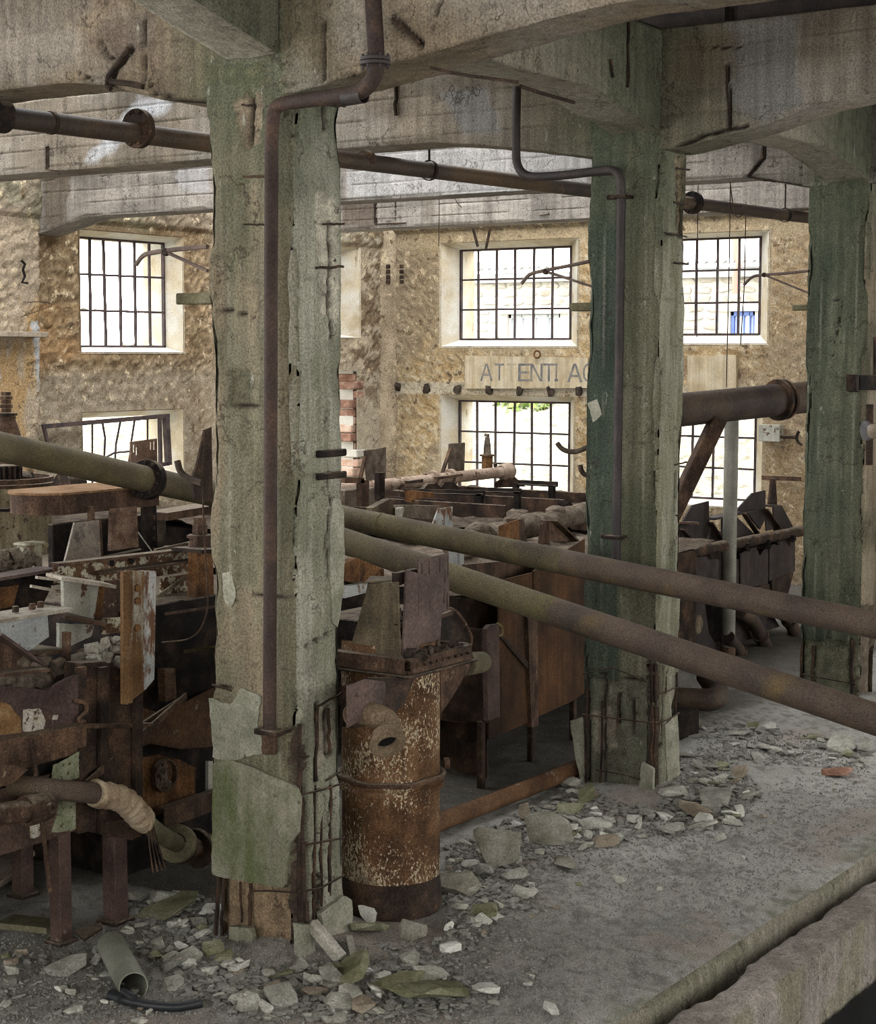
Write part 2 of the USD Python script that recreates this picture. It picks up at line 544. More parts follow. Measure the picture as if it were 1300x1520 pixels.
surface('paint_flaking', [(.050, .026, .016), (.10, .055, .030), (.16, .09, .05)], scale=6, grain=.4, bump=.4, rough=.85, spec=.15, paint=((.40, .37, .285), .51, .54, 22), streak=.25, dusty=.6)
surface('paint_pale', [(.30, .30, .255), (.38, .375, .32), (.43, .43, .39)], scale=4, grain=.22, bump=.2, rough=.7, spec=.3, paint=((.09, .05, .03), .58, .61, 9), streak=.2)
surface('paint_blue_grey', [(.27, .29, .29), (.36, .375, .37), (.44, .44, .42)], scale=4, grain=.22, bump=.2, rough=.7, spec=.3, paint=((.12, .058, .026), .52, .57, 7, (1, 1, .35)), paint2=((.05, .032, .024), .62, .66, 16))
surface('paint_rust_drum', [(.062, .035, .020), (.125, .066, .032), (.20, .115, .062)], scale=4.0, grain=.5, grain_scale=110, bump=.4, bump_scale=110, rough=.88, spec=.15, paint=((.47, .40, .28), .56, .60, 80, (1, 1, .6), (3.2, .6)), paint2=((.050, .028, .02), .57, .70, 3.2), streak=.35)
surface('vat_steel', [(.12, .098, .062), (.19, .158, .10), (.27, .23, .155)], scale=2.2, grain=.3, bump=.25, rough=.82, spec=.2, paint=((.045, .03, .022), .56, .59, 26, (1, 1, .6), (2, .5)), streak=.4)
surface('hood_steel', [(.065, .050, .032), (.125, .098, .062), (.195, .158, .105)], scale=4, grain=.4, bump=.3, rough=.8, spec=.22, streak=.35, mottle=((.050, .03, .022), .48, .66, 3))
surface('lagging', [(.22, .16, .105), (.33, .255, .175), (.40, .33, .24)], scale=8, grain=.25, bump=.5, bump_scale=40, rough=.95, spec=.1)
surface('olive_pipe', [(.075, .066, .038), (.12, .108, .062), (.17, .152, .095)], scale=6, grain=.35, bump=.2, rough=.75, spec=.25)
surface('clay_pipe', [(.20, .14, .105), (.30, .225, .175), (.40, .32, .255)], scale=7, grain=.35, bump=.35, rough=.9, spec=.15, paint=((.075, .045, .035), .57, .62, 6))
surface('dust', [(.115, .09, .07), (.165, .135, .105), (.225, .185, .15)], scale=10, grain=.3, grain_scale=50, bump=.9, bump_scale=30, rough=1.0, spec=.05, dist=.03)
surface('dust_dark', [(.032, .026, .021), (.06, .048, .038), (.10, .08, .062)], scale=8, grain=.4, bump=.8, bump_scale=40, rough=1.0, spec=.05, dist=.02)
surface('wood', [(.075, .068, .038), (.13, .118, .07), (.18, .165, .11)], scale=6, grain=.3, bump=.3, rough=.9, spec=.15)
surface('wood_pale', [(.19, .155, .11), (.28, .235, .18), (.36, .31, .25)], scale=6, grain=.35, bump=.4, rough=.95, spec=.1)
surface('roof_timber', [(.035, .027, .02), (.06, .047, .035), (.09, .07, .05)], scale=3, grain=.4, bump=.3, rough=.95, spec=.1)
surface('window_iron', [(.028, .020, .022), (.048, .034, .034), (.08, .052, .045)], scale=9, grain=.3, bump=.2, rough=.7, spec=.3)
surface('black_plastic', [(.012, .014, .017), (.018, .02, .024), (.03, .032, .036)], scale=5, grain=.2, bump=.1, rough=.5, spec=.4)
surface('grey_pipe', [(.16, .155, .13), (.215, .21, .175), (.26, .25, .21)], scale=3, grain=.25, bump=.15, rough=.6, spec=.35, streak=.2)
surface('dark_pipe', [(.022, .018, .019), (.036, .028, .028), (.055, .040, .038)], scale=6, grain=.35, bump=.2, rough=.6, spec=.35)
surface('hung_pipe', [(.030, .022, .018), (.055, .038, .026), (.11, .068, .035)], scale=1.1, grain=.4, bump=.2, rough=.65, spec=.35, paint=((.15, .105, .06), .6, .64, 3.5))
surface('sill', [(.55, .53, .47), (.66, .64, .58), (.74, .72, .67)], scale=7, grain=.12, bump=.3, rough=.9, spec=.2)
surface('reveal', [(.40, .335, .225), (.49, .42, .30), (.55, .49, .37)], scale=2.5, grain=.2, bump=.3, rough=.92, spec=.12, mottle=((.57, .55, .49), .46, .62, 2), paint2=((.26, .20, .13), .61, .68, 5, (1, 1, .3)))
surface('letters', [(.11, .115, .12), (.17, .17, .17), (.24, .225, .20)], scale=8, grain=.3, bump=.1, rough=.95, spec=.1, paint=((.42, .35, .235), .72, .80, 14))
surface('far_stone', [(.36, .33, .28), (.44, .41, .36), (.50, .48, .43)], scale=2.2, grain=.15, bump=.3, rough=.95, spec=.1, island_geo=.12)
surface('far_mortar', [(.42, .40, .35), (.49, .47, .42)], scale=3, grain=.15, bump=.2, rough=.95, spec=.1)
surface('corrugated', [(.36, .38, .39), (.46, .48, .49), (.55, .56, .56)], scale=2, grain=.15, bump=.1, rough=.6, spec=.4)
surface('red_metal', [(.42, .20, .16), (.50, .25, .20)], scale=2, grain=.2, bump=.1, rough=.5)
surface('blue_frame', [(.10, .16, .42), (.15, .22, .52)], scale=3, grain=.15, bump=.1, rough=.5)
surface('dry_hill', [(.24, .23, .17), (.40, .385, .31), (.54, .53, .46)], scale=5, grain=.4, grain_scale=22, bump=.8, bump_scale=12, rough=1, spec=.05, dist=.08)
surface('leaf', [(.13, .21, .05), (.22, .31, .085), (.34, .42, .15)], scale=3, grain=.3, bump=.1, rough=.8)
surface('pit', [(.012, .012, .012), (.02, .02, .02)], scale=2, grain=.2, bump=.2, rough=1, spec=.05)
LOOK['pane'] = usdkit.material(stage, '/World/Looks/pane', {'t': ('transparent_bsdf', {'color': (.93, .96, .95)}), 'gl': ('glossy_bsdf', {'roughness': .08, 'color': (.9, .9, .9)}), 'fr': ('fresnel', {'IOR': 1.45}), 'm': ('mix_closure', {})},
                               [('fr.fac', 'm.fac'), ('t.BSDF', 'm.closure1'), ('gl.BSDF', 'm.closure2')], surface='m.closure')

# ------------------------------------------------------------------ the hall: dimensions in metres, a = along the row of columns, b = into the hall
S, CW, CD = 3.437, 0.343, 0.5          # column spacing, column size along a and along b
WALL_B, WALL_A = 9.0, 13.1
EDGE_B = -1.53
GREEN, DKGREEN, MOSS = (.13, .14, .095), (.055, .070, .050), (.13, .15, .06)
TAN, GREY, BROWN = (.225, .187, .128), (.31, .30, .255), (.165, .115, .07)


class Lines:
    """Polylines measured on a plane, as distances for grooves and cracks."""

    def __init__(self, lines, ax, val):
        self.L = [(shapely.LineString(uv_on(l, ax, val)), w) for l, w in lines]

    def depth(self, u, v, jit):
        out = np.zeros_like(u)
        pts = shapely.points(u, v)
        for l, w in self.L:
            out = np.maximum(out, np.clip(1.25 - shapely.distance(l, pts) / (w * (.6 + .8 * jit)), 0, 1))
        return out


def polys(lst, ax, val):
    return [Polygon(uv_on(p, ax, val)).buffer(0) for p in lst]


def column(k, label, face_a, face_b, cracks_a, cracks_b, spall_a, spall_b, flakes_a, flakes_b, ztop, seed, group=None):
    x0 = k * S
    c = .018
    corners = [(x0, CD), (x0, 0), (x0 + CW, 0), (x0 + CW, CD)]
    ring, nrm, fid, st = [], [], [], .0145
    for i in range(4):
        p, q = np.array(corners[i]), np.array(corners[(i + 1) % 4])
        d = (q - p) / np.linalg.norm(q - p)
        n2 = np.array([d[1], -d[0]])
        m = int(np.linalg.norm(q - p) / st)
        for j in range(m):
            t = (j + .5) / m
            ring.append(p + (q - p) * t)
            nrm.append(n2)
            fid.append(i)
    ring, nrm, fid = np.array(ring), np.array(nrm), np.array(fid)
    nz = int(ztop / .0165)
    zs = np.linspace(-.05, ztop, nz)
    nr = len(ring)
    P = np.zeros((nr, nz, 3))
    P[..., :2] = ring[:, None]
    P[..., 2] = zs
    N = np.zeros_like(P)
    N[..., :2] = nrm[:, None]
    flat = P.reshape(-1, 3)
    F = np.repeat(fid, nz)
    # distance to the nearest vertical edge
    ed = np.min([np.hypot(flat[:, 0] - a, flat[:, 1] - b) for a, b in corners], 0)
    n1 = fbm(flat, 5, seed)
    n2 = fbm(flat, 22, seed + 3)
    n3 = fbm(flat * [1, 1, .35], 6, seed + 9)
    h = (n1 - .5) * .018 + (n2 - .5) * .010
    # arrises worn and broken
    wear = sstep(n3, .40, .62)
    h -= np.clip(1 - ed / (.016 + .055 * wear), 0, 1) ** 1.2 * (.012 + .034 * wear)
    col = np.zeros((len(flat), 3))
    sk = fbm(flat * [1, 1, .12], 11, seed + 5)
    for i in range(4):
        m = F == i
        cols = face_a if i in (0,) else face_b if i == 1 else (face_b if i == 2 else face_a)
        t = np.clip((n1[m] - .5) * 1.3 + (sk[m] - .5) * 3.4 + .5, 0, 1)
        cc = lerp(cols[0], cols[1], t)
        cc = lerp(cc, cols[2], .8 * sstep(fbm(flat[m] * [1, 1, .45], 3.3, seed + 21), .52, .70))
        if i == 0 and k:            # right of the drainpipe the algae give way to drier, paler concrete
            alt = ((.105, .108, .070), (.165, .158, .112), (.080, .088, .058)) if k == 1 else ((.085, .095, .065), (.125, .13, .09), (.06, .07, .05))
            ca = lerp(lerp(alt[0], alt[1], t), alt[2], .8 * sstep(fbm(flat[m] * [1, 1, .3], 4, seed + 23), .52, .70))
            cc = lerp(cc, ca, sstep(.26 - flat[m, 1] + (n1[m] - .5) * .05, -.012, .03))
        uu_ = flat[m, 1 if i in (0, 2) else 0] + (n1[m] - .5) * .012
        bd = np.floor(uu_ / .094)
        cc = cc * (1 + .11 * np.sin(bd * 5.3 + seed))[:, None]
        rl = np.clip(1 - np.abs(uu_ / .094 - np.round(uu_ / .094)) * .094 / .007, 0, 1) * sstep(n3[m], .44, .52)
        cc = lerp(cc, (.36, .35, .29), .35 * rl)
        h[m] += rl * .004
        lift = np.clip(1 - np.abs((flat[m, 2] + (n1[m] - .5) * .05) % .86 - .43) / .012, 0, 1) * sstep(n2[m], .42, .52)
        h[m] -= lift * .007
        cc = lerp(cc, (.07, .06, .045), .55 * lift)
        col[m] = cc
    # algae at the foot and the head
    zz = flat[:, 2]
    col = lerp(col, lerp(DKGREEN, (.12, .13, .085), n2), .75 * sstep(zz + (n1 - .5) * .8, 3.0, 3.9))
    jit = fbm(flat, 40, seed + 7)
    for fi, ax, val, cr, sp in ((0, 'a', x0, cracks_a, spall_a), (1, 'b', 0.0, cracks_b, spall_b)):
        m = F == fi
        if not m.any():
            continue
        O, U, V, n = plane_axes(ax, val)
        u, v = (flat[m] - O) @ U, (flat[m] - O) @ V
        if sp:
            for (poly, dep, colr) in sp:
                g = Polygon(uv_on(poly, ax, val)).buffer(0)
                uu = u + (fbm(flat[m], 16, seed + 31) - .5) * .06
                vv = v + (fbm(flat[m], 16, seed + 32) - .5) * .06
                w = near(g, uu, vv, .006)
                h[m] -= w * (dep + (n2[m] - .5) * .02)
                if colr is not None:
                    col[m] = lerp(col[m], lerp(colr, np.array(colr) * 1.5, np.clip((n2[m] - .35) * 3, 0, 1)), w)
        if cr:
            w = Lines(cr, ax, val).depth(u + (jit[m] - .5) * .02, v, jit[m])
            h[m] -= w * .022
            col[m] = lerp(col[m], (.030, .022, .018), np.clip(w * 1.3, 0, 1))
    V3 = flat + N.reshape(-1, 3) * h[:, None]
    # pull the arris vertices in on both faces so that no gap opens
    f = grid_faces(nr, nz, wrap=True)
    if trimesh.Trimesh(V3, f, process=False).volume < 0:
        f = f[:, ::-1]
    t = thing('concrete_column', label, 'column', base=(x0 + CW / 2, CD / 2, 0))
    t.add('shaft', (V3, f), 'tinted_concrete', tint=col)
    for fi, (ax, val, fl) in enumerate((('a', x0, flakes_a), ('b', 0.0, flakes_b))):
        for q, (poly, th, mat, lab) in enumerate(fl):
            O, U, V, n = plane_axes(ax, val)
            g = Polygon(uv_on(poly, ax, val)).buffer(0)
            fm = flake(g, O - n * (th - .004), U, V, n, th, seed + 50 + q, .006)
            t.add('plaster_slab', fm, mat, label=lab)
    return t


def rods(t, lst, ax, val, r=.006, off=.004, mat='rust_dark', name='rebar'):
    O, n = plane_of(ax, val)
    for q, l in enumerate(lst):
        rr = r
        if isinstance(l[-1], float):
            rr, l = l[-1], l[:-1]
        pts = [at(x, y, ax, val) - n * off for x, y in l]
        if len(pts) == 2:
            g = np.random.default_rng(q + 5)
            pts = [pts[0] + (pts[1] - pts[0]) * s + g.normal(0, rr * .35, 3) * (0 < s < 1) for s in np.linspace(0, 1, 7)]
        t.add(name, tube(pts, rr, 7), mat)


# --- column 1: the front column
c1 = column(0, 'front concrete column with green stained face, drainpipe and slab of plaster at its foot', (TAN, (.175, .165, .115), (.118, .118, .078)), ((.20, .20, .15), (.33, .325, .265), (.165, .168, .122)),
            [([(370, 125), (372, 165), (370, 215)], .012), ([(320, 458), (345, 462), (376, 470)], .006), ([(375, 884), (430, 886)], .006), ([(345, 600), (395, 605)], .005), ([(318, 1015), (345, 1024)], .007),
             ([(322, 1040), (340, 1075), (345, 1130)], .006), ([(340, 1166), (360, 1166), (385, 1172), (430, 1178)], .006)],
            [([(491, 330), (494, 390), (490, 440), (491, 500)], .010), ([(487, 700), (490, 740), (485, 800), (487, 860)], .007), ([(455, 960), (470, 950), (490, 940)], .006), ([(447, 1080), (446, 1180)], .010),
             ([(470, 1045), (472, 1110), (468, 1160)], .014), ([(487, 1050), (490, 1120)], .012), ([(468, 1175), (468, 1260), (466, 1360)], .010), ([(478, 1215), (478, 1340)], .006), ([(491, 1160), (491, 1250), (490, 1320)], .009), ([(480, 160), (483, 190)], .012)],
            [([(318, 1300), (425, 1318), (438, 1330), (440, 1425), (318, 1400)], .038, (.205, .150, .095)), ([(428, 1080), (446, 1085), (446, 1425), (432, 1425), (433, 1180)], .05, (.06, .042, .032)),
             ([(345, 150), (385, 140), (388, 215), (360, 222)], .012, (.17, .14, .10)), ([(340, 550), (372, 545), (374, 600), (342, 606)], .015, (.10, .095, .065)), ([(352, 268), (372, 262), (384, 290), (366, 300)], .01, None)],
            [([(440, 1080), (452, 1080), (458, 1300), (462, 1420), (440, 1425)], .04, (.06, .045, .035)), ([(470, 1060), (495, 1050), (494, 1110), (474, 1150)], .016, (.24, .22, .18)), ([(470, 290), (500, 290), (505, 480), (478, 470)], .012, (.34, .32, .26)),
             ([(465, 1300), (475, 1300), (478, 1380), (466, 1380)], .03, (.09, .07, .05))],
            [([(318, 1132), (345, 1125), (440, 1165), (447, 1185), (445, 1235), (430, 1255), (424, 1318), (345, 1302), (317, 1296)], .018, 'plaster_green', 'smooth green and grey plaster slab with a broken lower edge'),
             ([(345, 1372), (376, 1376), (382, 1390), (374, 1420), (348, 1412)], .03, 'plaster_green', None), ([(312, 1035), (345, 1045), (360, 1020), (390, 1035), (384, 1075), (395, 1115), (350, 1130), (318, 1125)], .014, 'plaster_grey', None),
             ([(330, 850), (345, 848), (352, 880), (343, 902), (333, 888)], .008, 'plaster_grey', None)],
            [([(470, 1352), (505, 1325), (516, 1335), (518, 1385), (492, 1400), (476, 1392)], .03, 'plaster_grey', None), ([(491, 740), (503, 738), (510, 760), (508, 870), (500, 930), (490, 925), (488, 800)], .012, 'plaster_grey', None)], 4.15, 3)
rods(c1, [[(442, 1075), (441, 1180), (442, 1255), (441, 1325), (442, 1422), .010], [(448, 1250), (449, 1340), (451, 1422), .008], [(354, 1310), (356, 1370), .006], [(369, 1312), (368, 1374), .009], [(330, 1300), (326, 1400), .008], [(322, 1298), (318, 1395), .010]], 'a', 0, off=-.012)
rods(c1, [[(472, 1048), (470, 1160), .008], [(468, 1165), (467, 1365), .008], [(478, 1210), (478, 1345), .006], [(491, 1165), (490, 1330), .008], [(488, 1052), (490, 1118), .008]], 'b', 0, off=-.004)
rods(c1, [[(436, 1122), (455, 1122), .005], [(440, 1180), (475, 1172), (506, 1162), .005], [(440, 1255), (470, 1250), (508, 1243), .005], [(440, 1323), (472, 1318), (508, 1298), .005], [(481, 1158), (506, 1143), .004]], 'b', 0, off=.012, name='stirrup')
rods(c1, [[(372, 1322), (405, 1322), (441, 1324), .004], [(360, 156), (376, 157), .005], [(362, 262), (396, 262), .005], [(362, 333), (394, 334), .004], [(316, 1016), (344, 1025), .005]], 'a', 0, off=.006, name='stirrup')
rods(c1, [[(478, 333), (509, 332), .005], [(468, 398), (508, 396), .006], [(470, 1048), (506, 1028), .006], [(478, 156), (510, 158), .006]], 'b', 0, off=.006, name='stirrup')
for y in (673, 706):
    p, q = at(469, y, 'b', 0), at(510, y, 'b', 0)
    c1.add('strap', box3(p - [0.005, .018, .020], [CW + .006, -.001, q[2] + .022]), 'rust_black', label='black iron strap around the column')

# --- column 2: the middle column
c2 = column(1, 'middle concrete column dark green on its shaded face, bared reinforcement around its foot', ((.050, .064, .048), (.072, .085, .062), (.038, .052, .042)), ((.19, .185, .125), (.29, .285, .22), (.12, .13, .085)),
            [([(895, 80 + 1080), (893, 1065), (897, 1000)], .010), ([(917, 1030), (916, 1075)], .010), ([(872, 1070), (870, 1160)], .010), ([(938, 1040), (938, 1090)], .006), ([(882, 995), (905, 1002), (950, 1010), (972, 1002)], .006), ([(866, 960), (872, 1000), (868, 1060)], .007)],
            [([(985, 985), (984, 1060), (983, 1110)], .010), ([(991, 990), (988, 1030)], .008), ([(1003, 700), (1001, 760)], .010), ([(1012, 250), (1012, 310), (1010, 350)], .012), ([(974, 985), (973, 1100), (972, 1180)], .010), ([(985, 345), (1010, 352)], .005)],
            [([(858, 1050), (880, 1010), (972, 1005), (972, 1190), (862, 1175)], .022, (.115, .115, .085)), ([(962, 985), (972, 985), (972, 1195), (960, 1190)], .045, (.05, .04, .03)), ([(876, 1060), (905, 1050), (912, 1110), (880, 1120)], .01, (.21, .19, .15))],
            [([(972, 985), (980, 985), (980, 1190), (970, 1195)], .04, (.06, .05, .04)), ([(995, 1000), (1010, 1000), (1010, 1165), (999, 1165)], .02, (.26, .25, .2)), ([(1003, 235), (1020, 235), (1020, 350), (1005, 350)], .03, (.18, .15, .10))],
            [([(955, 1130), (972, 1140), (970, 1190), (952, 1195), (950, 1160)], .03, 'plaster_grey', 'pale slab of render leaning at the foot'), ([(850, 1070), (866, 1065), (868, 1165), (855, 1120)], .03, 'plaster_grey', None), ([(872, 598), (886, 592), (894, 616), (880, 628)], .008, 'plaster_grey', None)],
            [([(985, 1075), (1004, 1060), (1008, 1150), (990, 1175)], .012, 'plaster_grey', None)], 4.15, 17)
rods(c2, [[(893, 1040), (892, 1120), (889, 1168), .008], [(917, 1030), (916, 1080), .007], [(940, 1040), (939, 1085), .005], [(871, 1000), (869, 1100), (868, 1168), .009], [(966, 985), (967, 1185), .010]], 'a', S, off=-.010)
rods(c2, [[(975, 985), (974, 1185), .010], [(985, 988), (983, 1105), .007], [(992, 988), (989, 1030), .006], [(1006, 990), (1004, 1160), .008]], 'b', 0, off=-.01)
rods(c2, [[(864, 1060), (890, 1063), (930, 1068), (971, 1073), .005], [(866, 1000), (910, 990), (960, 1012), .004], [(885, 1142), (930, 1150), (968, 1162), .004]], 'a', S, off=.008, name='stirrup')
rods(c2, [[(971, 1073), (990, 1068), (1007, 1058), .005], [(971, 1032), (1006, 1020), .004], [(1000, 390), (1020, 392), .006], [(1000, 690), (1018, 686), .005], [(985, 345), (1018, 352), .004], [(1002, 765), (1012, 764), .005], [(1003, 250), (1022, 252), .006], [(998, 300), (1022, 304), .006]], 'b', 0, off=.006, name='stirrup')

# --- column 3: the rear column at the right edge
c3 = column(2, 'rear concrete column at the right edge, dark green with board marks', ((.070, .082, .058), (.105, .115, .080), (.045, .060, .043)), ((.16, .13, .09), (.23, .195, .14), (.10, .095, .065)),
            [([(1207, 960), (1206, 1012)], .010), ([(1190, 955), (1189, 1000)], .009), ([(1262, 950), (1262, 1015)], .012), ([(1200, 560), (1203, 600), (1198, 625)], .005), ([(1236, 445), (1250, 447), (1236, 530)], .004)],
            [([(1278, 950), (1277, 1020)], .012)],
            [([(1186, 950), (1272, 955), (1274, 1044), (1184, 1034)], .02, (.115, .115, .08))], [([(1274, 900), (1298, 900), (1298, 1030), (1274, 1040)], .03, (.10, .08, .06))], [], [], 4.15, 29)
rods(c3, [[(1206, 958), (1205, 1015), .008], [(1190, 955), (1188, 1010), .009], [(1264, 950), (1263, 1030), .010]], 'a', 2 * S, off=-.008)
rods(c3, [[(1190, 1000), (1230, 1008), (1270, 1015), .005]], 'a', 2 * S, off=.008, name='stirrup')
surface('plaster_green', [(.17, .17, .12), (.23, .225, .17), (.30, .29, .23)], scale=5, grain=.28, bump=.35, rough=.92, spec=.1, streak=.2, paint=((.105, .125, .055), .48, .66, 3.0, (1, 1, .4)), paint2=((.10, .095, .07), .60, .68, 22))
surface('plaster_grey', [(.19, .195, .145), (.255, .255, .20), (.34, .33, .27)], scale=6, grain=.3, bump=.4, rough=.92, spec=.1, paint2=((.11, .10, .075), .60, .68, 22))


# ------------------------------------------------------------------ beams
def beam_along_b(k, label, prof, b0, b1, top, tone, seed, cracks=(), patches=(), greens=(), width=CW, boards=.125):
    """A beam across the hall: prof = (b, height of the underside) pairs."""
    x0 = k * S
    pb, pz = zip(*sorted(prof))
    bs = np.arange(b0, b1 + .001, .018)
    bot = np.interp(bs, pb, pz)
    nf, nu = 62, 14
    rows = []
    for i in range(nf):                     # face towards the viewer, top to bottom
        t = i / (nf - 1)
        rows.append((np.full_like(bs, x0), bs, top + (bot - top) * t, 0))
    for i in range(1, nu):                  # underside
        rows.append((np.full_like(bs, x0 + width * i / (nu - 1)), bs, bot, 1))
    for i in range(1, 6):                   # back
        rows.append((np.full_like(bs, x0 + width), bs, bot + (top - bot) * i / 5, 2))
    P = np.stack([np.stack(r[:3], 1) for r in rows])          # rows x nb x 3
    side = np.repeat([r[3] for r in rows], len(bs))
    flat = P.reshape(-1, 3)
    n1, n2 = fbm(flat, 2.2, seed), fbm(flat, 20, seed + 2)
    n3 = fbm(flat * [1, .25, 1], 8, seed + 4)
    face = side == 0
    h = (n1 - .5) * .012 + (n2 - .5) * .010
    bz = (flat[:, 2] - 4.58) / boards + (fbm(flat * [0, 1, 0], .8, seed + 5) - .5) * .15
    fr = np.abs(bz - np.round(bz)) * boards
    line = np.clip(1 - fr / .0075, 0, 1) * face * sstep(n3, .42, .50)
    h -= line * .010
    bid = np.floor(bz)
    h += (np.sin(bid * 12.9) * .5) * .006 * face
    t = np.clip((n1 - .5) * 2.2 + (n3 - .5) * 1.4 + .5, 0, 1)
    col = lerp(np.array(tone) * .72, np.array(tone) * 1.25, t)
    col = lerp(col, np.array([.37, .35, .32]), .42 * sstep(fbm(flat, 1.7, seed + 8), .50, .68))
    col *= (1 + .12 * np.sin(bid * 7.7))[:, None] * np.ones(3)
    run = fbm(flat * [0, 1, .06], 3.2, seed + 13)
    col = lerp(col, np.array(tone) * .45, .55 * sstep(run, .60, .70) * face)
    col = lerp(col, (.06, .05, .04), line * .55)
    for gb, wd, amt in greens:
        w = np.clip(1 - np.abs(flat[:, 1] - gb) / wd + (n1 - .5) * .9, 0, 1) * amt
        col = lerp(col, lerp(DKGREEN, (.13, .13, .075), n2), w)
    O, U, V, n = plane_axes('a', x0)
    u, v = (flat - O) @ U, (flat - O) @ V
    for poly, c, amt in patches:
        g = Polygon(uv_on(poly, 'a', x0)).buffer(0)
        w = near(g, u + (n3 - .5) * .12, v + (n2 - .5) * .08, .05) * face * amt
        col = lerp(col, c, w)
    if cracks:
        w = Lines(cracks, 'a', x0).depth(u + (n2 - .5) * .03, v + (n2 - .5) * .02, n2) * face
        h -= w * .03
        col = lerp(col, (.022, .016, .013), np.clip(w * 1.4, 0, 1))
    # ragged lower arris
    ar = np.clip(1 - np.abs(flat[:, 2] - np.tile(bot, len(rows))) / .03, 0, 1) * face * sstep(n1, .45, .6)
    N = np.zeros_like(flat)
    N[side == 0] = (-1, 0, 0)
    N[side == 1] = (0, 0, -1)
    N[side == 2] = (1, 0, 0)
    V3 = flat + N * (h - ar * .02)[:, None]
    nb, nr_ = len(bs), len(rows)
    f = grid_faces(nr_, nb, wrap=True)
    ends = []
    for e, rev in ((0, False), (nb - 1, True)):
        idx = np.arange(nr_) * nb + e
        c0 = len(V3) + len(ends)
        tri_ = np.stack([np.full(nr_, c0), idx, np.roll(idx, -1)], 1)
        ends.append((V3[idx].mean(0), tri_ if rev else tri_[:, ::-1]))
    V3 = np.vstack([V3] + [e[0] for e in ends])
    f = np.vstack([f] + [e[1] for e in ends])
    col = np.vstack([col, col[:2]])
    if trimesh.Trimesh(V3, f, process=False).volume < 0:
        f = f[:, ::-1]
    th = thing('concrete_beam', label, 'beam', kind='structure')
    th.add('span', (V3, f), 'tinted_concrete', tint=col)
    return th


TONE0, TONE1, TONE2 = (.235, .187, .132), (.265, .228, .182), (.315, .288, .258)
b1_ = beam_along_b(0, 'nearest concrete cross beam, over the front column, tan with black cracks', [(-3.6, 4.02), (-1.5, 4.0), (-1.22, 3.97), (-.75, 3.9), (0, 3.79), (.5, 3.79), (.76, 3.82), (1.09, 3.91), (1.36, 3.95), (9, 3.97)], -3.4, WALL_B, 4.9, TONE0, 41,
                   cracks=[([(583, 27), (604, 45), (624, 66)], .016), ([(655, 0), (648, 20), (641, 44)], .006), ([(193, 72), (178, 90), (162, 112), (160, 128), (168, 133)], .018), ([(213, 30), (213, 90), (215, 135)], .005), ([(478, 20), (478, 120)], .006), ([(150, 62), (158, 82), (170, 90)], .007), ([(115, 108), (130, 115), (140, 130)], .006), ([(245, 145), (265, 149), (300, 152)], .012), ([(520, 115), (552, 104)], .008), ([(222, 125), (228, 140), (240, 146)], .006)],
                   patches=[([(215, 30), (215, 80), (195, 70), (160, 85), (140, 60), (160, 30)], (.16, .125, .10), .7), ([(0, 0), (130, 0), (110, 30), (0, 45)], (.20, .175, .145), .8)], greens=[(.25, .62, 1.0)])
rods(b1_, [[(193, 72), (178, 92), (162, 113), (160, 127), (166, 133), .012], [(165, 121), (190, 124), (214, 129), .013], [(584, 28), (605, 46), (623, 65), .008], [(640, 100), (670, 108), (700, 113), (770, 122), .007]], 'a', 0, off=.006)
b2_ = beam_along_b(1, 'second concrete cross beam, over the middle column, board marked with a splash of white paint', [(-3.6, 4.12), (-1.3, 4.11), (-.97, 4.07), (-.63, 3.98), (-.08, 3.88), (.5, 3.87), (1.04, 3.96), (1.65, 4.035), (9, 4.045)], -3.2, WALL_B, 4.58, TONE1, 53,
                   cracks=[([(1079, 97), (1082, 150), (1083, 190)], .010), ([(1003, 217), (1050, 200), (1090, 190), (1110, 186)], .010), ([(1055, 70), (1100, 70)], .004), ([(70, 218), (70, 250)], .010), ([(960, 30), (958, 130)], .007), ([(905, 85), (908, 110)], .005)],
                   patches=[([(128, 238), (150, 215), (205, 152), (222, 150), (250, 150), (238, 164), (215, 168), (180, 205), (160, 225)], (.56, .585, .62), .85), ([(1080, 40), (1175, 30), (1185, 150), (1130, 175), (1085, 150)], (.225, .225, .215), .8), ([(660, 140), (720, 135), (735, 190), (690, 195)], (.25, .26, .265), .7), ([(1005, 60), (1080, 50), (1090, 110), (1000, 120)], (.20, .165, .11), .5)], greens=[(.25, 1.1, .95)])
rods(b2_, [[(588, 120), (589, 172), .012], [(70, 218), (70, 252), (88, 254), (90, 258), .008], [(1079, 97), (1083, 190), .006]], 'a', S, off=.008)
b3_ = beam_along_b(2, 'third concrete cross beam, pale and board marked, haunched at the left wall', [(-2.5, 4.06), (-.4, 4.06), (0, 3.96), (.5, 3.96), (1.0, 4.06), (8.25, 4.06), (9.0, 3.90), (9.3, 3.86)], -2.5, WALL_B, 4.565, TONE2, 67,
                   cracks=[([(1135, 205), (1133, 235), (1110, 262)], .012), ([(1188, 215), (1188, 260)], .005), ([(1108, 263), (1150, 270), (1190, 275)], .008), ([(20, 338), (45, 332)], .005)],
                   patches=[([(66, 255), (100, 258), (98, 330), (66, 335)], (.15, .12, .09), .75), ([(520, 222), (640, 212), (760, 218), (870, 235), (870, 285), (520, 290)], (.47, .475, .48), .6), ([(265, 255), (305, 250), (305, 285), (265, 280)], (.46, .46, .47), .6)], greens=[(.25, .7, .8)])
rods(b3_, [[(1134, 206), (1133, 234), (1110, 262), .008], [(1112, 263), (1150, 270), .008]], 'a', 2 * S, off=.008)
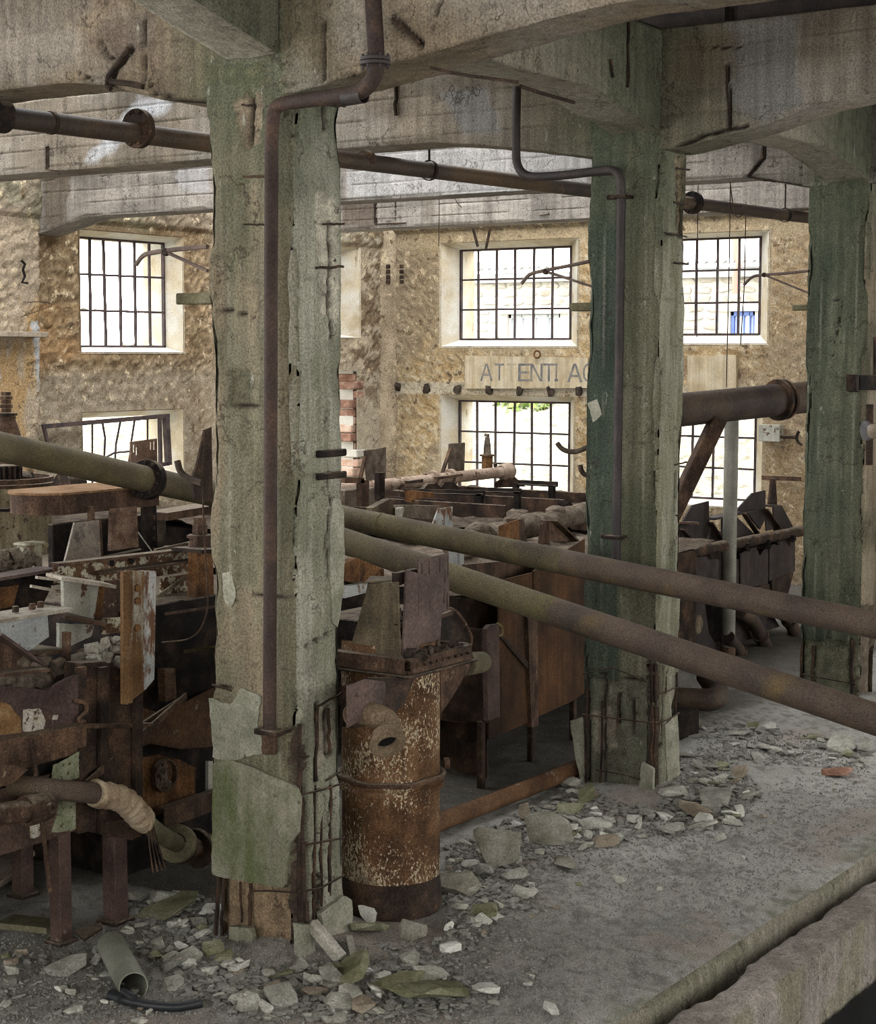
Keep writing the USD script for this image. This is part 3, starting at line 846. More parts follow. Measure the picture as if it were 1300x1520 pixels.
b4_ = beam_along_b(2.997, 'farthest concrete cross beam, pale grey, in front of the right wall', [(-2, 4.10), (9, 4.10)], -2, WALL_B, 4.55, TONE2, 71,
                   cracks=[([(556, 290), (557, 333)], .014), ([(586, 292), (586, 328)], .006)], patches=[([(510, 290), (554, 290), (554, 335), (510, 335)], (.13, .10, .08), .8), ([(628, 292), (642, 290), (642, 325), (630, 326)], (.17, .145, .115), .6)])
rods(b4_, [[(556, 292), (557, 333), (603, 331), .008], [(671, 287), (680, 302), (686, 308), .004], [(802, 320), (815, 318), (815, 316), .007]], 'a', 2.997 * S, off=.01)


def beam_along_a(x0, x1, ba, bb, label, seed, h0=True, h1=True, bottom=4.14, top=4.58, hd=.15, hl=.85, green=1.0):
    xs = np.arange(x0, x1 + .001, .022)
    pts = [(x0, bottom - hd * h0), (x0 + hl * h0 + .001, bottom), (x1 - hl * h1 - .001, bottom), (x1, bottom - hd * h1)]
    bot = np.interp(xs, *zip(*pts))
    rows = [(xs, np.full_like(xs, ba), top + (bot - top) * i / 20, 0) for i in range(21)] + [(xs, np.full_like(xs, ba + (bb - ba) * i / 12), bot, 1) for i in range(1, 13)] + [(xs, np.full_like(xs, bb), bot + (top - bot) * i / 12, 2) for i in range(1, 13)]
    flat = np.vstack([np.stack(r[:3], 1) for r in rows])
    side = np.repeat([r[3] for r in rows], len(xs))
    n1, n2 = fbm(flat, 3, seed), fbm(flat, 18, seed + 1)
    dist = np.minimum(np.abs(flat[:, 0] - x0) if h0 else 9, np.abs(flat[:, 0] - x1) if h1 else 9)
    col = lerp((.26, .235, .185), (.43, .395, .33), np.clip((n1 - .5) * 2 + (n2 - .5) + .5, 0, 1))
    col = lerp(col, lerp(DKGREEN, (.13, .135, .085), n2), np.clip(1.35 - dist / 1.5 + (n1 - .5) * .8, 0, 1) * .9 * np.where(side == 1, .42 * np.minimum(1, green * 1.5), np.minimum(1, green * 2)))
    h = (n1 - .5) * .02 + (n2 - .5) * .012
    N = np.zeros_like(flat)
    N[side == 0], N[side == 1], N[side == 2] = (0, -1, 0), (0, 0, -1), (0, 1, 0)
    f = grid_faces(len(rows), len(xs), wrap=True)
    V3 = flat + N * h[:, None]
    if trimesh.Trimesh(V3, f, process=False).volume < 0:
        f = f[:, ::-1]
    t = thing('concrete_beam', label, 'beam', kind='structure')
    t.add('span', (V3, f), 'tinted_concrete', tint=col)
    return t


beam_along_a(-3.4, -.005, .07, .36, 'concrete edge beam coming forward from the front column at the top left', 81, h0=False, bottom=4.27, top=4.92, hd=.31, hl=1.15, green=.45)
ba_ = beam_along_a(CW + .005, S - .005, .005, .33, 'green haunched edge beam between the front and middle columns', 83)
rods(ba_, [[(770, 128), (800, 138), (850, 152), .010], [(905, 88), (908, 115), .008], [(932, 32), (930, 130), .008]], 'b', 0.0, off=.008)
beam_along_a(S + CW + .005, 2 * S - .005, .005, .33, 'green haunched edge beam between the middle and rear columns', 87)
beam_along_a(2 * S + CW + .005, 12.9, .005, .33, 'edge beam running on from the rear column to the right wall', 89, h1=False)

# ------------------------------------------------------------------ walls and windows
def rect_on(ax, val, x0, x1, y0, y1, ym=None):
    """(u0, u1, z0, z1) of an upright rectangle whose edges are measured at the given columns and rows."""
    i = 0 if ax == 'b' else 1
    ua, ub = at(x0, (y0 + y1) / 2, ax, val)[i], at(x1, (y0 + y1) / 2, ax, val)[i]
    xm = (x0 + x1) / 2
    return (min(ua, ub), max(ua, ub), at(xm, y1, ax, val)[2], at(xm, y0, ax, val)[2])


FR = .24                                  # how deep the iron frames sit
THICK = .55
# right wall: (room-side opening, frame)
WR = {}
o3, f3 = rect_on('a', WALL_A, 655, 857, 358, 514), rect_on('a', WALL_A + FR, 684, 848, 368.5, 504)
o4, f4 = rect_on('a', WALL_A, 655, 851, 588, 750), rect_on('a', WALL_A + FR, 682, 846, 596, 735)
wr_ = f3[1] - f3[0]
r5 = rect_on('a', WALL_A + FR, 1018, 1129, 353, 497)
f5 = (r5[0], r5[0] + wr_, r5[2], r5[3])
q5 = rect_on('a', WALL_A, 1018, 1140, 345, 510)
o5 = (q5[0], f5[1] + (o3[1] - f3[1]) + .12, q5[2], q5[3])
r6 = rect_on('a', WALL_A + FR, 1018, 1122, 598, 741)
f6 = (r6[0], r6[0] + wr_, r6[2], f4[3])
q6 = rect_on('a', WALL_A, 1018, 1131, 590, 752)
o6 = (q6[0], f6[1] + .2, q6[2], o4[3])
# left wall
oL1, fL1 = rect_on('b', WALL_B, 119, 271, 347, 523), rect_on('b', WALL_B + FR, 110, 243, 356, 515)
oL2, fL2 = rect_on('b', WALL_B, 123, 272, 610, 738), rect_on('b', WALL_B + FR, 112, 246, 618, 730)
oL3 = rect_on('b', WALL_B, 395, 533, 362, 500)
fL3 = (oL3[0] - .1, oL3[1] - .28, oL3[2] + .05, oL3[3] - .05)
oD = rect_on('b', WALL_B, 372, 529, 560, 700)
oD = (oD[0], oD[1], 0.9, 2.45)


def wall(ax, u_rng, z_rng, opens, hfun, cfun, name, label, fine, seed):
    c = WALL_A if ax == 'a' else WALL_B
    def line(lo, hi, st, extra):
        base = [x for x in np.arange(lo, hi + 1e-6, st) if all(abs(x - e) > st * .45 for e in extra)]
        return np.array(sorted(set(base + list(extra) + [hi])))
    us = line(u_rng[0], u_rng[1], fine, [e for o in opens for e in o[:2]])
    zs = np.concatenate([line(z_rng[0], 4.7, fine, [e for o in opens for e in o[2:]]), np.arange(4.9, z_rng[1], .3)])
    U, Zz = np.meshgrid(us, zs, indexing='ij')
    P = np.zeros(U.shape + (3,))
    P[..., 0 if ax == 'b' else 1] = U
    P[..., 2] = Zz
    P[..., 1 if ax == 'b' else 0] = c
    flat = P.reshape(-1, 3)
    u, z = U.ravel(), Zz.ravel()
    ed = np.full(len(u), 9.0)
    for o in opens:
        dx = np.maximum(np.maximum(o[0] - u, u - o[1]), 0)
        dz = np.maximum(np.maximum(o[2] - z, z - o[3]), 0)
        ed = np.minimum(ed, np.hypot(dx, dz))
    h, col = hfun(flat, u, z, ed), cfun(flat, u, z, ed)
    V3 = flat.copy()
    V3[:, 1 if ax == 'b' else 0] -= h * np.clip(ed / .05, 0, 1)
    um, zm = (us[:-1] + us[1:]) / 2, (zs[:-1] + zs[1:]) / 2
    keep = np.ones((len(um), len(zm)), bool)
    for o in opens:
        keep &= ~((um[:, None] > o[0]) & (um[:, None] < o[1]) & (zm[None] > o[2]) & (zm[None] < o[3]))
    f = grid_faces(len(us), len(zs), keep)
    n = np.cross(V3[f[0, 1]] - V3[f[0, 0]], V3[f[0, 2]] - V3[f[0, 0]])
    if n[1 if ax == 'b' else 0] > 0:
        f = f[:, ::-1]
    # the body behind the face: blocks around the openings
    P0 = shapely.box(u_rng[0], z_rng[0], u_rng[1], z_rng[1])
    for o in opens:
        P0 = P0.difference(shapely.box(o[0] - .004, o[2] - .004, o[1] + .004, o[3] + .004))
    O = np.array([0, c + .06, 0.]) if ax == 'b' else np.array([c + .06, 0, 0.])
    Wd = np.array([0, 1., 0]) if ax == 'b' else np.array([1., 0, 0])
    Uv = np.array([1., 0, 0]) if ax == 'b' else np.array([0, 1., 0])
    body = poly_slab(P0, O, Uv, Z, Wd, THICK - .06)
    if trimesh.Trimesh(*body, process=False).volume < 0:
        body = (body[0], body[1][:, ::-1])
    t = thing(name, label, 'wall', kind='structure')
    t.add('plaster_face', (V3, f), 'tinted_plaster', tint=col)
    t.add('masonry', body, 'far_mortar', smooth=False)
    return t


def masonry_relief(flat, seed, amt=.05):
    n1 = fbm(flat, 7, seed)
    n2 = fbm(flat, 16, seed + 1)
    n3 = fbm(flat, 34, seed + 2)
    return (np.abs(n1 - .5) * .55 + (n2 - .5) * .65 + (n3 - .5) * .55) * amt, n1, n2, n3


def h_right(flat, u, z, ed):
    r, *_ = masonry_relief(flat, 101, .07)
    smooth = np.clip(1 - ed / .12, 0, 1)
    band = ((z > 2.13) & (z < 2.62)) * (u < 6.1) * (u > 2.9)
    r = r * (1 - .8 * np.maximum(band, sstep(z, 4.05, 4.12))) * (1 - .7 * smooth)
    r += .07 * sstep(z + (fbm(flat, 3, 5) - .5) * .06, 4.27, 4.30)
    r += .012 * ((z > 2.13) & (z < 2.17))
    return r


def c_right(flat, u, z, ed):
    r, n1, n2, n3 = masonry_relief(flat, 101)
    big = fbm(flat, .9, 107)
    col = lerp((.29, .20, .10), (.50, .385, .225), np.clip((n1 - .5) * 2 + .55 + (n2 - .5) * 1.2, 0, 1))
    col = lerp(col, (.52, .45, .33), .8 * sstep(n2 + .4 * (n3 - .5), .54, .64))
    col = lerp(col, (.17, .115, .07), .75 * sstep(n1 + .3 * (n3 - .5), .60, .70))
    col = lerp(col, (.30, .25, .18), .6 * sstep(big, .5, .62))
    col = lerp(col, (.24, .18, .12), .55 * sstep(u, 4.4, 3.2))
    col = lerp(col, (.20, .15, .095), .7 * sstep(n2 + .5 * (big - .5), .44, .56) * sstep(u, 6.9, 8.2) * sstep(z, 2.2, 2.9))
    g = ((z > 2.14) & (z < 2.30)) * 1.0
    col = lerp(col, (.42, .385, .31), .75 * g)
    col = lerp(col, (.47, .40, .28), .8 * np.clip(1 - ed / .06, 0, 1))
    col = lerp(col, (.36, .29, .19), .8 * sstep(z, 3.98, 4.1))
    run = fbm(flat * [1, 1, .08], 4, 113)
    col = lerp(col, (.26, .205, .13), .6 * sstep(run, .56, .66) * sstep(z, 2.4, 2.9) * (u > 4.3) * (ed < .35))
    col = lerp(col, (.15, .125, .10), .8 * sstep(z + (n2 - .5) * .2, 4.25, 4.29) * (z < 4.31))
    col = lerp(col, (.30, .25, .19), .8 * (z > 4.31))
    crn = np.clip(1 - (8.98 - u) / .5, 0, 1)
    col = lerp(col, (.33, .28, .21), crn * .6)
    return col


wr = wall('a', (-4.5, WALL_B + THICK), (-.3, 7.2), [o3, o4, o5, o6], h_right, c_right, 'wall_right', 'ochre rubble wall with a painted sign between barred windows', .027, 1)


def h_left(flat, u, z, ed):
    r, *_ = masonry_relief(flat, 131, .08)
    r = r * (1 - .65 * sstep(z + (fbm(flat, 2, 133) - .5) * .3, 2.55, 2.3)) * (1 - .6 * np.clip(1 - ed / .12, 0, 1))
    r += .05 * sstep(u - (z - 4) * .03 + (fbm(flat, 3, 5) - .5) * .05, 6.92, 6.88)           # the pilaster
    r += .05 * sstep(z + (fbm(flat, 3, 6) - .5) * .05, 4.08, 4.11)
    return r


def c_left(flat, u, z, ed):
    r, n1, n2, n3 = masonry_relief(flat, 131)
    big = fbm(flat, 1.1, 137)
    col = lerp((.155, .105, .058), (.33, .24, .142), np.clip((n1 - .5) * 2 + .5 + (n2 - .5) * 1.4, 0, 1))
    col = lerp(col, (.40, .31, .20), .6 * sstep(n2 + .5 * (n3 - .5), .56, .66))
    col = lerp(col, (.12, .085, .05), .7 * sstep(n1 + .4 * (n3 - .5), .60, .71))
    col = lerp(col, (.40, .23, .10), .5 * sstep(big, .54, .66) * (z < 3.2))
    low = sstep(z + (big - .5) * .4, 2.6, 2.35)
    col = lerp(col, lerp((.23, .19, .135), (.42, .37, .285), np.clip((n2 - .5) * 2.4 + .5, 0, 1)), low * .75)
    pil = sstep(u - (z - 4) * .03 + (n2 - .5) * .05, 6.93, 6.88)
    pc = lerp((.34, .27, .19), (.48, .40, .30), n1)
    pc = lerp(pc, (.42, .26, .10), .7 * sstep(fbm(flat * [1, 1, .2], 5, 139), .5, .62) * (z < 3.3))
    pc = lerp(pc, (.43, .47, .50), .85 * sstep(fbm(flat * [1, 1, .25], 4.5, 141), .53, .61) * (z < 3.0))
    col = lerp(col, pc, pil)
    col = lerp(col, (.26, .215, .16), .8 * sstep(z + (n2 - .5) * .1, 4.08, 4.14))
    col = lerp(col, (.17, .19, .12), .4 * sstep(z, 3.98, 4.05) * sstep(fbm(flat, 2, 144), .45, .6))
    col = col * np.where(u < 9.4, .84, 1.0)[:, None]
    col = lerp(col, (.52, .47, .37), .55 * sstep(u, 9.3, 10.2))
    col = lerp(col, (.14, .098, .06), .85 * sstep(fbm(flat, 6, 145) + .3 * (n3 - .5), .47, .58) * sstep(u, 11.9, 12.5) * sstep(z, 1.6, 2.4))
    return col


wl = wall('b', (1.2, WALL_A), (-.3, 7.2), [oL1, oL2, oL3, oD], h_left, c_left, 'wall_left', 'brown rubble wall with a painted pilaster and broken openings', .027, 2)
# broken brick jamb of the opening behind the front column
for i in range(13):
    z0 = 1.02 + i * .112 + R.uniform(-.012, .012)
    w_ = R.uniform(.10, .22)
    xr = oD[1] + .16 + R.uniform(-.03, .03)
    xl = xr - w_ - R.uniform(0, .10)
    b0 = WALL_B + R.uniform(-.03, .06)
    wl.add('brick', box3((xl, b0, z0 - .052), (xr, b0 + .3, z0 + .052), .012), R.choice(['brick', 'brick', 'brick_pale', 'brick_pale', 'far_mortar']), smooth=False)
surface('brick_pale', [(.34, .22, .16), (.43, .30, .23), (.50, .40, .33)], scale=9, grain=.25, bump=.4, rough=.95, spec=.1)
# narrow plastered strip in the corner of the two walls
cs = np.linspace(-.2, 7, 220)
pv = np.array([[WALL_A - .16, WALL_B + .0], [WALL_A - .15, WALL_B - .07], [WALL_A - .08, WALL_B - .15], [WALL_A, WALL_B - .16]])
Vc = np.array([[x, y, z] for x, y in pv for z in cs])
Vc[:, :2] += (fbm(Vc, 9, 151)[:, None] - .5) * .04
fc = grid_faces(4, len(cs))
if np.cross(Vc[fc[0, 1]] - Vc[fc[0, 0]], Vc[fc[0, 2]] - Vc[fc[0, 0]])[0] > 0:
    fc = fc[:, ::-1]
wl.add('corner_strip', (Vc, fc), 'tinted_plaster', tint=lerp((.24, .19, .13), (.46, .38, .27), np.clip((fbm(Vc * [1, 1, .3], 6, 152) - .5) * 3 + .5, 0, 1)))
# stub ends in the band under the sign
for x, y in ((590, 575), (633, 577), (679, 578), (725, 579), (771, 580), (817, 581), (859, 581)):
    p = at(x, y, 'a', WALL_A - .03)
    wr.add('iron_stub', rock(p, (.13, .09, .15), int(x), 18), 'dust_dark', smooth=20)


def reveal_mesh(ax, o, f, sill):
    """Splayed lining between the room-side opening and the frame, then straight out to the far face."""
    c = WALL_A if ax == 'a' else WALL_B
    def pt(u, z, d):
        return np.array([c + d, u, z]) if ax == 'a' else np.array([u, c + d, z])
    loops = [(o, -.004), (f, FR), (f, THICK + .01)]
    V = []
    for r, d in loops:
        V += [pt(r[0], r[2], d), pt(r[1], r[2], d), pt(r[1], r[3], d), pt(r[0], r[3], d)]
    F = []
    for k in range(2):
        for e in range(4):
            if (e == 0) != sill:
                continue
            a, b2 = k * 4 + e, k * 4 + (e + 1) % 4
            F += [[a, b2, b2 + 4], [a, b2 + 4, a + 4]]
    F = np.array(F)
    V = np.array(V)
    mid = (V[:4].mean(0) + V[8:].mean(0)) / 2
    out = []
    for t in F:
        n = np.cross(V[t[1]] - V[t[0]], V[t[2]] - V[t[0]])
        out.append(t if np.dot(n, mid - V[t].mean(0)) > 0 else t[::-1])
    # give the lining a thickness: the same faces again a little further out, reversed
    out = np.array(out)
    sh = (V - mid) * 1.02 + mid
    return np.vstack([V, sh]), np.vstack([out, out[:, ::-1] + 12])


def window(n, ax, o, f, cols, rows, label, bent=0.0, skip=(), shards=6, seed=1, frame_on=True):
    c = (WALL_A if ax == 'a' else WALL_B) + FR
    t = thing(f'window_{n}', label, 'window', kind='structure')
    def pt(u, z, d=0):
        return np.array([c + d, u, z]) if ax == 'a' else np.array([u, c + d, z])
    t.add('reveal', reveal_mesh(ax, o, f, False), 'reveal', smooth=False)
    t.add('window_sill', reveal_mesh(ax, o, f, True), 'sill', smooth=False)
    if not frame_on:
        return t
    g = np.random.default_rng(seed)
    b = .034
    for p, q in ((pt(f[0], f[2]), pt(f[1], f[2])), (pt(f[0], f[3]), pt(f[1], f[3])), (pt(f[0], f[2]), pt(f[0], f[3])), (pt(f[1], f[2]), pt(f[1], f[3]))):
        t.add('frame_bar', sweep(rect(.04, b), p, q), 'window_iron', smooth=False)
    for i in range(1, cols):
        u = f[0] + (f[1] - f[0]) * i / cols
        e = g.normal(0, .006) + bent * (i - cols / 2) * .004
        t.add('glazing_bar', sweep(rect(.022, .026), pt(u, f[2]), pt(u + e, f[3])), 'window_iron', smooth=False)
    for j in range(1, rows):
        z = f[2] + (f[3] - f[2]) * j / rows
        t.add('glazing_bar', sweep(rect(.02, .022), pt(f[0], z + g.normal(0, .003), -.012), pt(f[1], z, -.012)), 'window_iron', smooth=False)
    for i in range(shards):
        u = f[0] + (f[1] - f[0]) * g.uniform(.05, .9)
        w, hh = g.uniform(.06, .16), g.uniform(.02, .07)
        P = Polygon([(0, 0), (w, 0), (w * .7, hh * .5), (w * .35, hh)])
        zb = f[2] + .012 if i % 2 else f[2] + (f[3] - f[2]) * g.integers(1, rows) / rows
        U = np.array([0, 1., 0]) if ax == 'a' else np.array([1., 0, 0])
        N = np.array([1., 0, 0]) if ax == 'a' else np.array([0, 1., 0])
        t.add('glass_shard', poly_slab(P, pt(u, zb), U, Z, N, .004), 'pane', smooth=False)
    return t


window(1, 'b', oL1, fL1, 6, 3, 'upper barred window in the left wall, open to the white sky', bent=.6, seed=3)
window(2, 'b', oL2, fL2, 6, 3, 'lower left window opening whose iron frame hangs loose', frame_on=False)
window(3, 'a', o3, f3, 6, 3, 'upper middle barred window with a corrugated roof seen outside', seed=5)
window(4, 'a', o4, f4, 6, 3, 'lower middle barred window under the painted sign, dry hillside outside', seed=6)
window(5, 'a', o5, f5, 6, 3, 'upper right barred window with a red downpipe seen outside', seed=7)
window(6, 'a', o6, f6, 6, 3, 'lower right barred window behind the white post', seed=8)
window(7, 'b', oL3, fL3, 6, 3, 'upper window mostly hidden by the front column, smooth yellow reveal', seed=9)
# the loose frame of the lower left window
t = thing('window_frame', 'bent iron window frame hanging loose in the lower left window', 'window frame')
pl = ('b', WALL_B - .12)
for a_, b_, r_ in (((66, 633), (250, 617), .022), ((64, 630), (71, 658), .016), ((246, 617), (250, 690), .030), ((237, 620), (238, 690), .018), ((237, 690), (250, 688), .02)):
    t.add('frame_bar', sweep(rect(r_ * 2, r_ * 2), at(*a_, *pl), at(*b_, *pl)), 'window_iron', smooth=False)
for l in (((137, 628), (137, 720)), ((152, 627), (156, 650), (153, 720)), ((179, 624), (172, 660), (169, 720)), ((200, 622), (195, 655), (190, 700)), ((219, 621), (219, 668)), ((155, 680), (170, 672), (192, 670))):
    t.add('glazing_bar', tube([at(x, y, *pl) for x, y in l], .011, 6), 'window_iron')

# sign
sp = ('a', WALL_A - .050)
t = thing('wall_sign', 'pale plaster panel with faded grey capitals under the upper middle window', 'sign')
uvp = uv_on([(690, 528), (872, 531), (872, 576), (690, 577)], *sp)
O, U, V, n = plane_axes(*sp)
t.add('panel', poly_slab(Polygon(uvp).buffer(0), O, U, V, n, .05), 'sign_plaster', smooth=False)
surface('sign_plaster', [(.40, .32, .20), (.50, .42, .29), (.56, .50, .38)], scale=3, grain=.16, bump=.25, rough=.95, spec=.1, streak=.25, paint=((.30, .17, .10), .62, .70, 4))
for ch, x0_, x1_, y1_, op in (('A', 713, 731, 565, 1), ('T', 734, 748, 565, 1), ('T', 752, 766, 566, 0), ('E', 769, 786, 566, 1), ('N', 787, 805, 566, 1), ('T', 806, 823, 566, 1), ('I', 823, 828, 566, 1), ('A', 842, 864, 567, 1), ('G', 865, 883, 567, 1)):
    a0, a1 = at(x0_, y1_, *sp), at(x1_, y1_, *sp)
    zt = at(x0_, 539.5, *sp)[2]
    m = meshkit.text_mesh(ch, zt - a0[2], .0015)
    v = np.array(m.vertices)
    w = v[:, 0].max() - v[:, 0].min()
    v[:, 0] = (v[:, 0] - v[:, 0].min()) / w * abs(a1[1] - a0[1])
    P3 = np.stack([np.full(len(v), sp[1]) - v[:, 2], a0[1] - v[:, 0], a0[2] + v[:, 1]], 1)
    t.add('letter', (P3, np.array(m.faces)), 'letters' if op else 'letters_faint', smooth=False)
surface('letters_faint', [(.33, .28, .20), (.42, .36, .25)], scale=8, grain=.2, bump=.1, rough=.95)
t = thing('plaster_patch', 'stained patch of pale plaster under the upper right window', 'plaster')
t.add('panel', flake(Polygon(uv_on([(1020, 528), (1092, 527), (1093, 590), (1020, 590)], *sp)).buffer(0), O, U, V, n, .05, 8, .008), 'sign_plaster', smooth=False)

# ------------------------------------------------------------------ floor, curb, pit
HEAPS = [(.15, .1, .55, .07), (S + .15, .05, .75, .075), (2 * S + .1, 0, .8, .06), (1.35, -.35, .55, .03), (S + .9, -.25, .8, .03)]


def floor_z(a, b):
    a, b = np.asarray(a, float), np.asarray(b, float)
    P = np.stack([a, b, np.zeros_like(a)], -1)
    z = (fbm(P, 1.3, 201) - .5) * .03 + (fbm(P, 9, 202) - .5) * .018
    for x, y, r, h in HEAPS:
        z = z + h * np.clip(1 - np.hypot(a - x, b - y) / r, 0, 1) ** 1.5
    return z * np.clip((b - EDGE_B) / .12, 0, 1)


as_ = np.concatenate([np.arange(-9, -2.6, .3), np.arange(-2.6, 9.5, .032), np.arange(9.5, WALL_A + .3, .2)])
bs_ = np.concatenate([np.arange(EDGE_B, 2.6, .032), np.arange(2.6, WALL_B + .3, .2)])
A, B = np.meshgrid(as_, bs_, indexing='ij')
P = np.stack([A, B, floor_z(A, B)], -1)
flat = P.reshape(-1, 3)
n1, n2, n3 = fbm(flat, 1.1, 211), fbm(flat, 7, 212), fbm(flat, 26, 213)
col = lerp((.31, .30, .275), (.46, .45, .42), np.clip((n1 - .5) * 2.2 + .5 + (n2 - .5) * 1.2, 0, 1))
col = lerp(col, (.37, .365, .34), .7 * sstep(n3, .56, .66))
col = lerp(col, (.12, .115, .10), .6 * sstep(n3, .45, .34))
col = lerp(col, (.31, .26, .22), .55 * sstep(fbm(flat, 1.6, 217), .54, .64) * (flat[:, 1] < .2))
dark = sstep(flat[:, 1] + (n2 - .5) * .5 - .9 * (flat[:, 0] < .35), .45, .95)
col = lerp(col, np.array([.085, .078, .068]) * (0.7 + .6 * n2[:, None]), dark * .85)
col = lerp(col, (.20, .215, .20), .6 * near(Polygon(uv_on([(930, 1370), (1000, 1350), (1060, 1375), (1000, 1400), (940, 1392)], 'z', 0)), flat[:, 0], flat[:, 1], .1) * sstep(n2, .35, .6))
col = lerp(col, (.15, .165, .085), .5 * sstep(n2 + .4 * (n1 - .5), .52, .62) * np.clip(1 - (flat[:, 1] - EDGE_B) / .22, 0, 1))
col = lerp(col, (.42, .42, .40), .55 * sstep(fbm(flat, 2.2, 219), .5, .6) * (flat[:, 0] > 4.6) * (flat[:, 1] < .6))
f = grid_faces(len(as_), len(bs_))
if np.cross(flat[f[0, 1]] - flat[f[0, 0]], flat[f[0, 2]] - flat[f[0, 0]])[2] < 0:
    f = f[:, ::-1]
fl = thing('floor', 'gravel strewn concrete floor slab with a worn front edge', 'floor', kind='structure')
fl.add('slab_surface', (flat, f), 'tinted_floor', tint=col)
# the worn front face of the slab
xs = np.arange(-3, WALL_A, .03)
zz = np.linspace(0, -.32, 14)
X, ZZ = np.meshgrid(xs, zz, indexing='ij')
Pf = np.stack([X, np.full_like(X, EDGE_B), ZZ], -1).reshape(-1, 3)
m1, m2 = fbm(Pf, 3, 221), fbm(Pf, 16, 222)
Pf[:, 1] += np.clip((m1 - .42) * .14, 0, .05) * sstep(-Pf[:, 2], -.02, .12) * 0 + (m2 - .5) * .03 + np.clip(1 - (-Pf[:, 2]) / .04, 0, 1) * (.012 + .05 * sstep(m1, .45, .7))
Pf[:, 2] -= .004 + np.clip(1 - (-Pf[:, 2]) / .02, 0, 1) * .012 * sstep(m1, .4, .6)
cf = lerp((.19, .175, .13), (.31, .29, .235), np.clip((m2 - .5) * 2 + .5, 0, 1))
cf = lerp(cf, (.17, .17, .115), .5 * sstep(m1, .48, .6))
ff = grid_faces(len(xs), len(zz))
if np.cross(Pf[ff[0, 1]] - Pf[ff[0, 0]], Pf[ff[0, 2]] - Pf[ff[0, 0]])[1] > 0:
    ff = ff[:, ::-1]
fl.add('slab_edge', (Pf, ff), 'tinted_concrete', tint=cf)
fl.add('slab_body', box3((-9, EDGE_B + .06, -.34), (WALL_A, WALL_B, -.06)), 'pale_concrete', smooth=False)

# the curb beam beyond the gap
cb0, cb1, cz0, cz1 = -1.63, -1.835, -.055, -.42
xs = np.arange(-3, WALL_A, .028)
sec = [(cb0, cz1)] + [(cb0, cz1 + (cz0 - cz1) * i / 8) for i in range(1, 9)] + [(cb0 + (cb1 - cb0) * i / 9, cz0) for i in range(1, 10)] + [(cb1, cz0 + (cz1 - cz0) * i / 13) for i in range(1, 14)]
sec = np.array(sec)
P = np.zeros((len(sec), len(xs), 3))
P[..., 0] = xs
P[..., 1] = sec[:, :1]
P[..., 2] = sec[:, 1:]
flat = P.reshape(-1, 3)
m1, m2, m3 = fbm(flat, 2.2, 231), fbm(flat, 15, 232), fbm(flat * [1, 1, .15], 7, 233)
cen = np.array([(cb0 + cb1) / 2, (cz0 + cz1) / 2])
cd = np.minimum(np.hypot(flat[:, 1] - cb0, flat[:, 2] - cz0), np.hypot(flat[:, 1] - cb1, flat[:, 2] - cz0))
dv = flat[:, 1:] - cen
dv /= np.linalg.norm(dv, axis=1, keepdims=True)
V3 = flat.copy()
V3[:, 1:] += dv * ((m2 - .5) * .028 - np.clip(1 - cd / .05, 0, 1) * (.008 + .04 * sstep(m1, .45, .62)))[:, None]
cc = lerp((.21, .185, .16), (.35, .315, .285), np.clip((m1 - .5) * 1.8 + (m2 - .5) * 1.4 + .5, 0, 1))
cc = lerp(cc, (.18, .175, .10), .5 * sstep(m3 + (m1 - .5) * .6, .54, .66) * (flat[:, 1] < cb1 + .02))
cc = lerp(cc, (.10, .095, .08), .5 * sstep(m3, .36, .26) * (flat[:, 1] < cb1 + .02))
f = grid_faces(len(sec), len(xs), wrap=True)
if trimesh.Trimesh(V3, f, process=False).volume < 0:
    f = f[:, ::-1]
single('concrete_curb', (V3, f), 'tinted_concrete', 'worn concrete curb beam along the floor edge beyond a narrow gap', 'curb', kind='structure', tint=cc)
pt_ = thing('pit', 'dark pit below the floor edge', 'pit', kind='structure')
pt_.add('pit_floor', box3((-9, -9, -3.4), (WALL_A, 0, -3.2)), 'pit', smooth=False)
pt_.add('pit_wall', box3((-9, EDGE_B + .35, -3.2), (WALL_A, EDGE_B + .5, -.36)), 'pit', smooth=False)

# roof far above
rf = thing('ceiling', 'dark timber roof high above the cross beams', 'ceiling', kind='structure')
HOLE = (1.0, 12.6, 2.4, 8.8)             # the part of the roof that has fallen in
rf.add('roof_deck', poly_slab(shapely.box(-10.2, -9.2, 14, 9.6).difference(shapely.box(HOLE[0], HOLE[2], HOLE[1], HOLE[3])), np.array([0, 0, 7.0]), np.array([1., 0, 0]), np.array([0, 1., 0]), Z, .15), 'roof_timber', smooth=False)
for i in range(8):
    rf.add('rafter', box3((i * 1.9 - 1.2, -3.2, 6.75), (i * 1.9 - 1.05, 9.5, 7.0)), 'roof_timber', smooth=False)

# the upper floor over the edge of the hall, with pipes under it
ud = thing('trim_1', 'dark timber upper floor over the columns', 'floor', kind='structure')
for i in range(24):
    ud.add('floor_plank', box3((2.5 + i * .435, -3.3, 5.42), (2.5 + i * .435 + .42, 2.3, 5.47)), 'roof_timber', smooth=False)
for b in (-2.6, -1.2, .2, 1.6):
    ud.add('joist', box3((2.5, b, 5.2), (12.9, b + .12, 5.42)), 'roof_timber', smooth=False)
t = thing('upper_pipe', 'dark pipe lying across the beams at the top right', 'pipe')
t.add('tube', line_tube((5.0, -2.8, 4.95), (5.0, 1.2, 4.95), .12, 8, 24), 'dark_pipe')
t = thing('upper_pipe', 'slanting grey pipe above the second beam at the top right corner', 'pipe')
t.add('tube', line_tube((6.2, -.6, 5.25), (4.9, -2.2, 4.70), .05, 8, 20), 'grey_pipe')
t = thing('upper_post', 'dark iron post standing on the second beam', 'post')
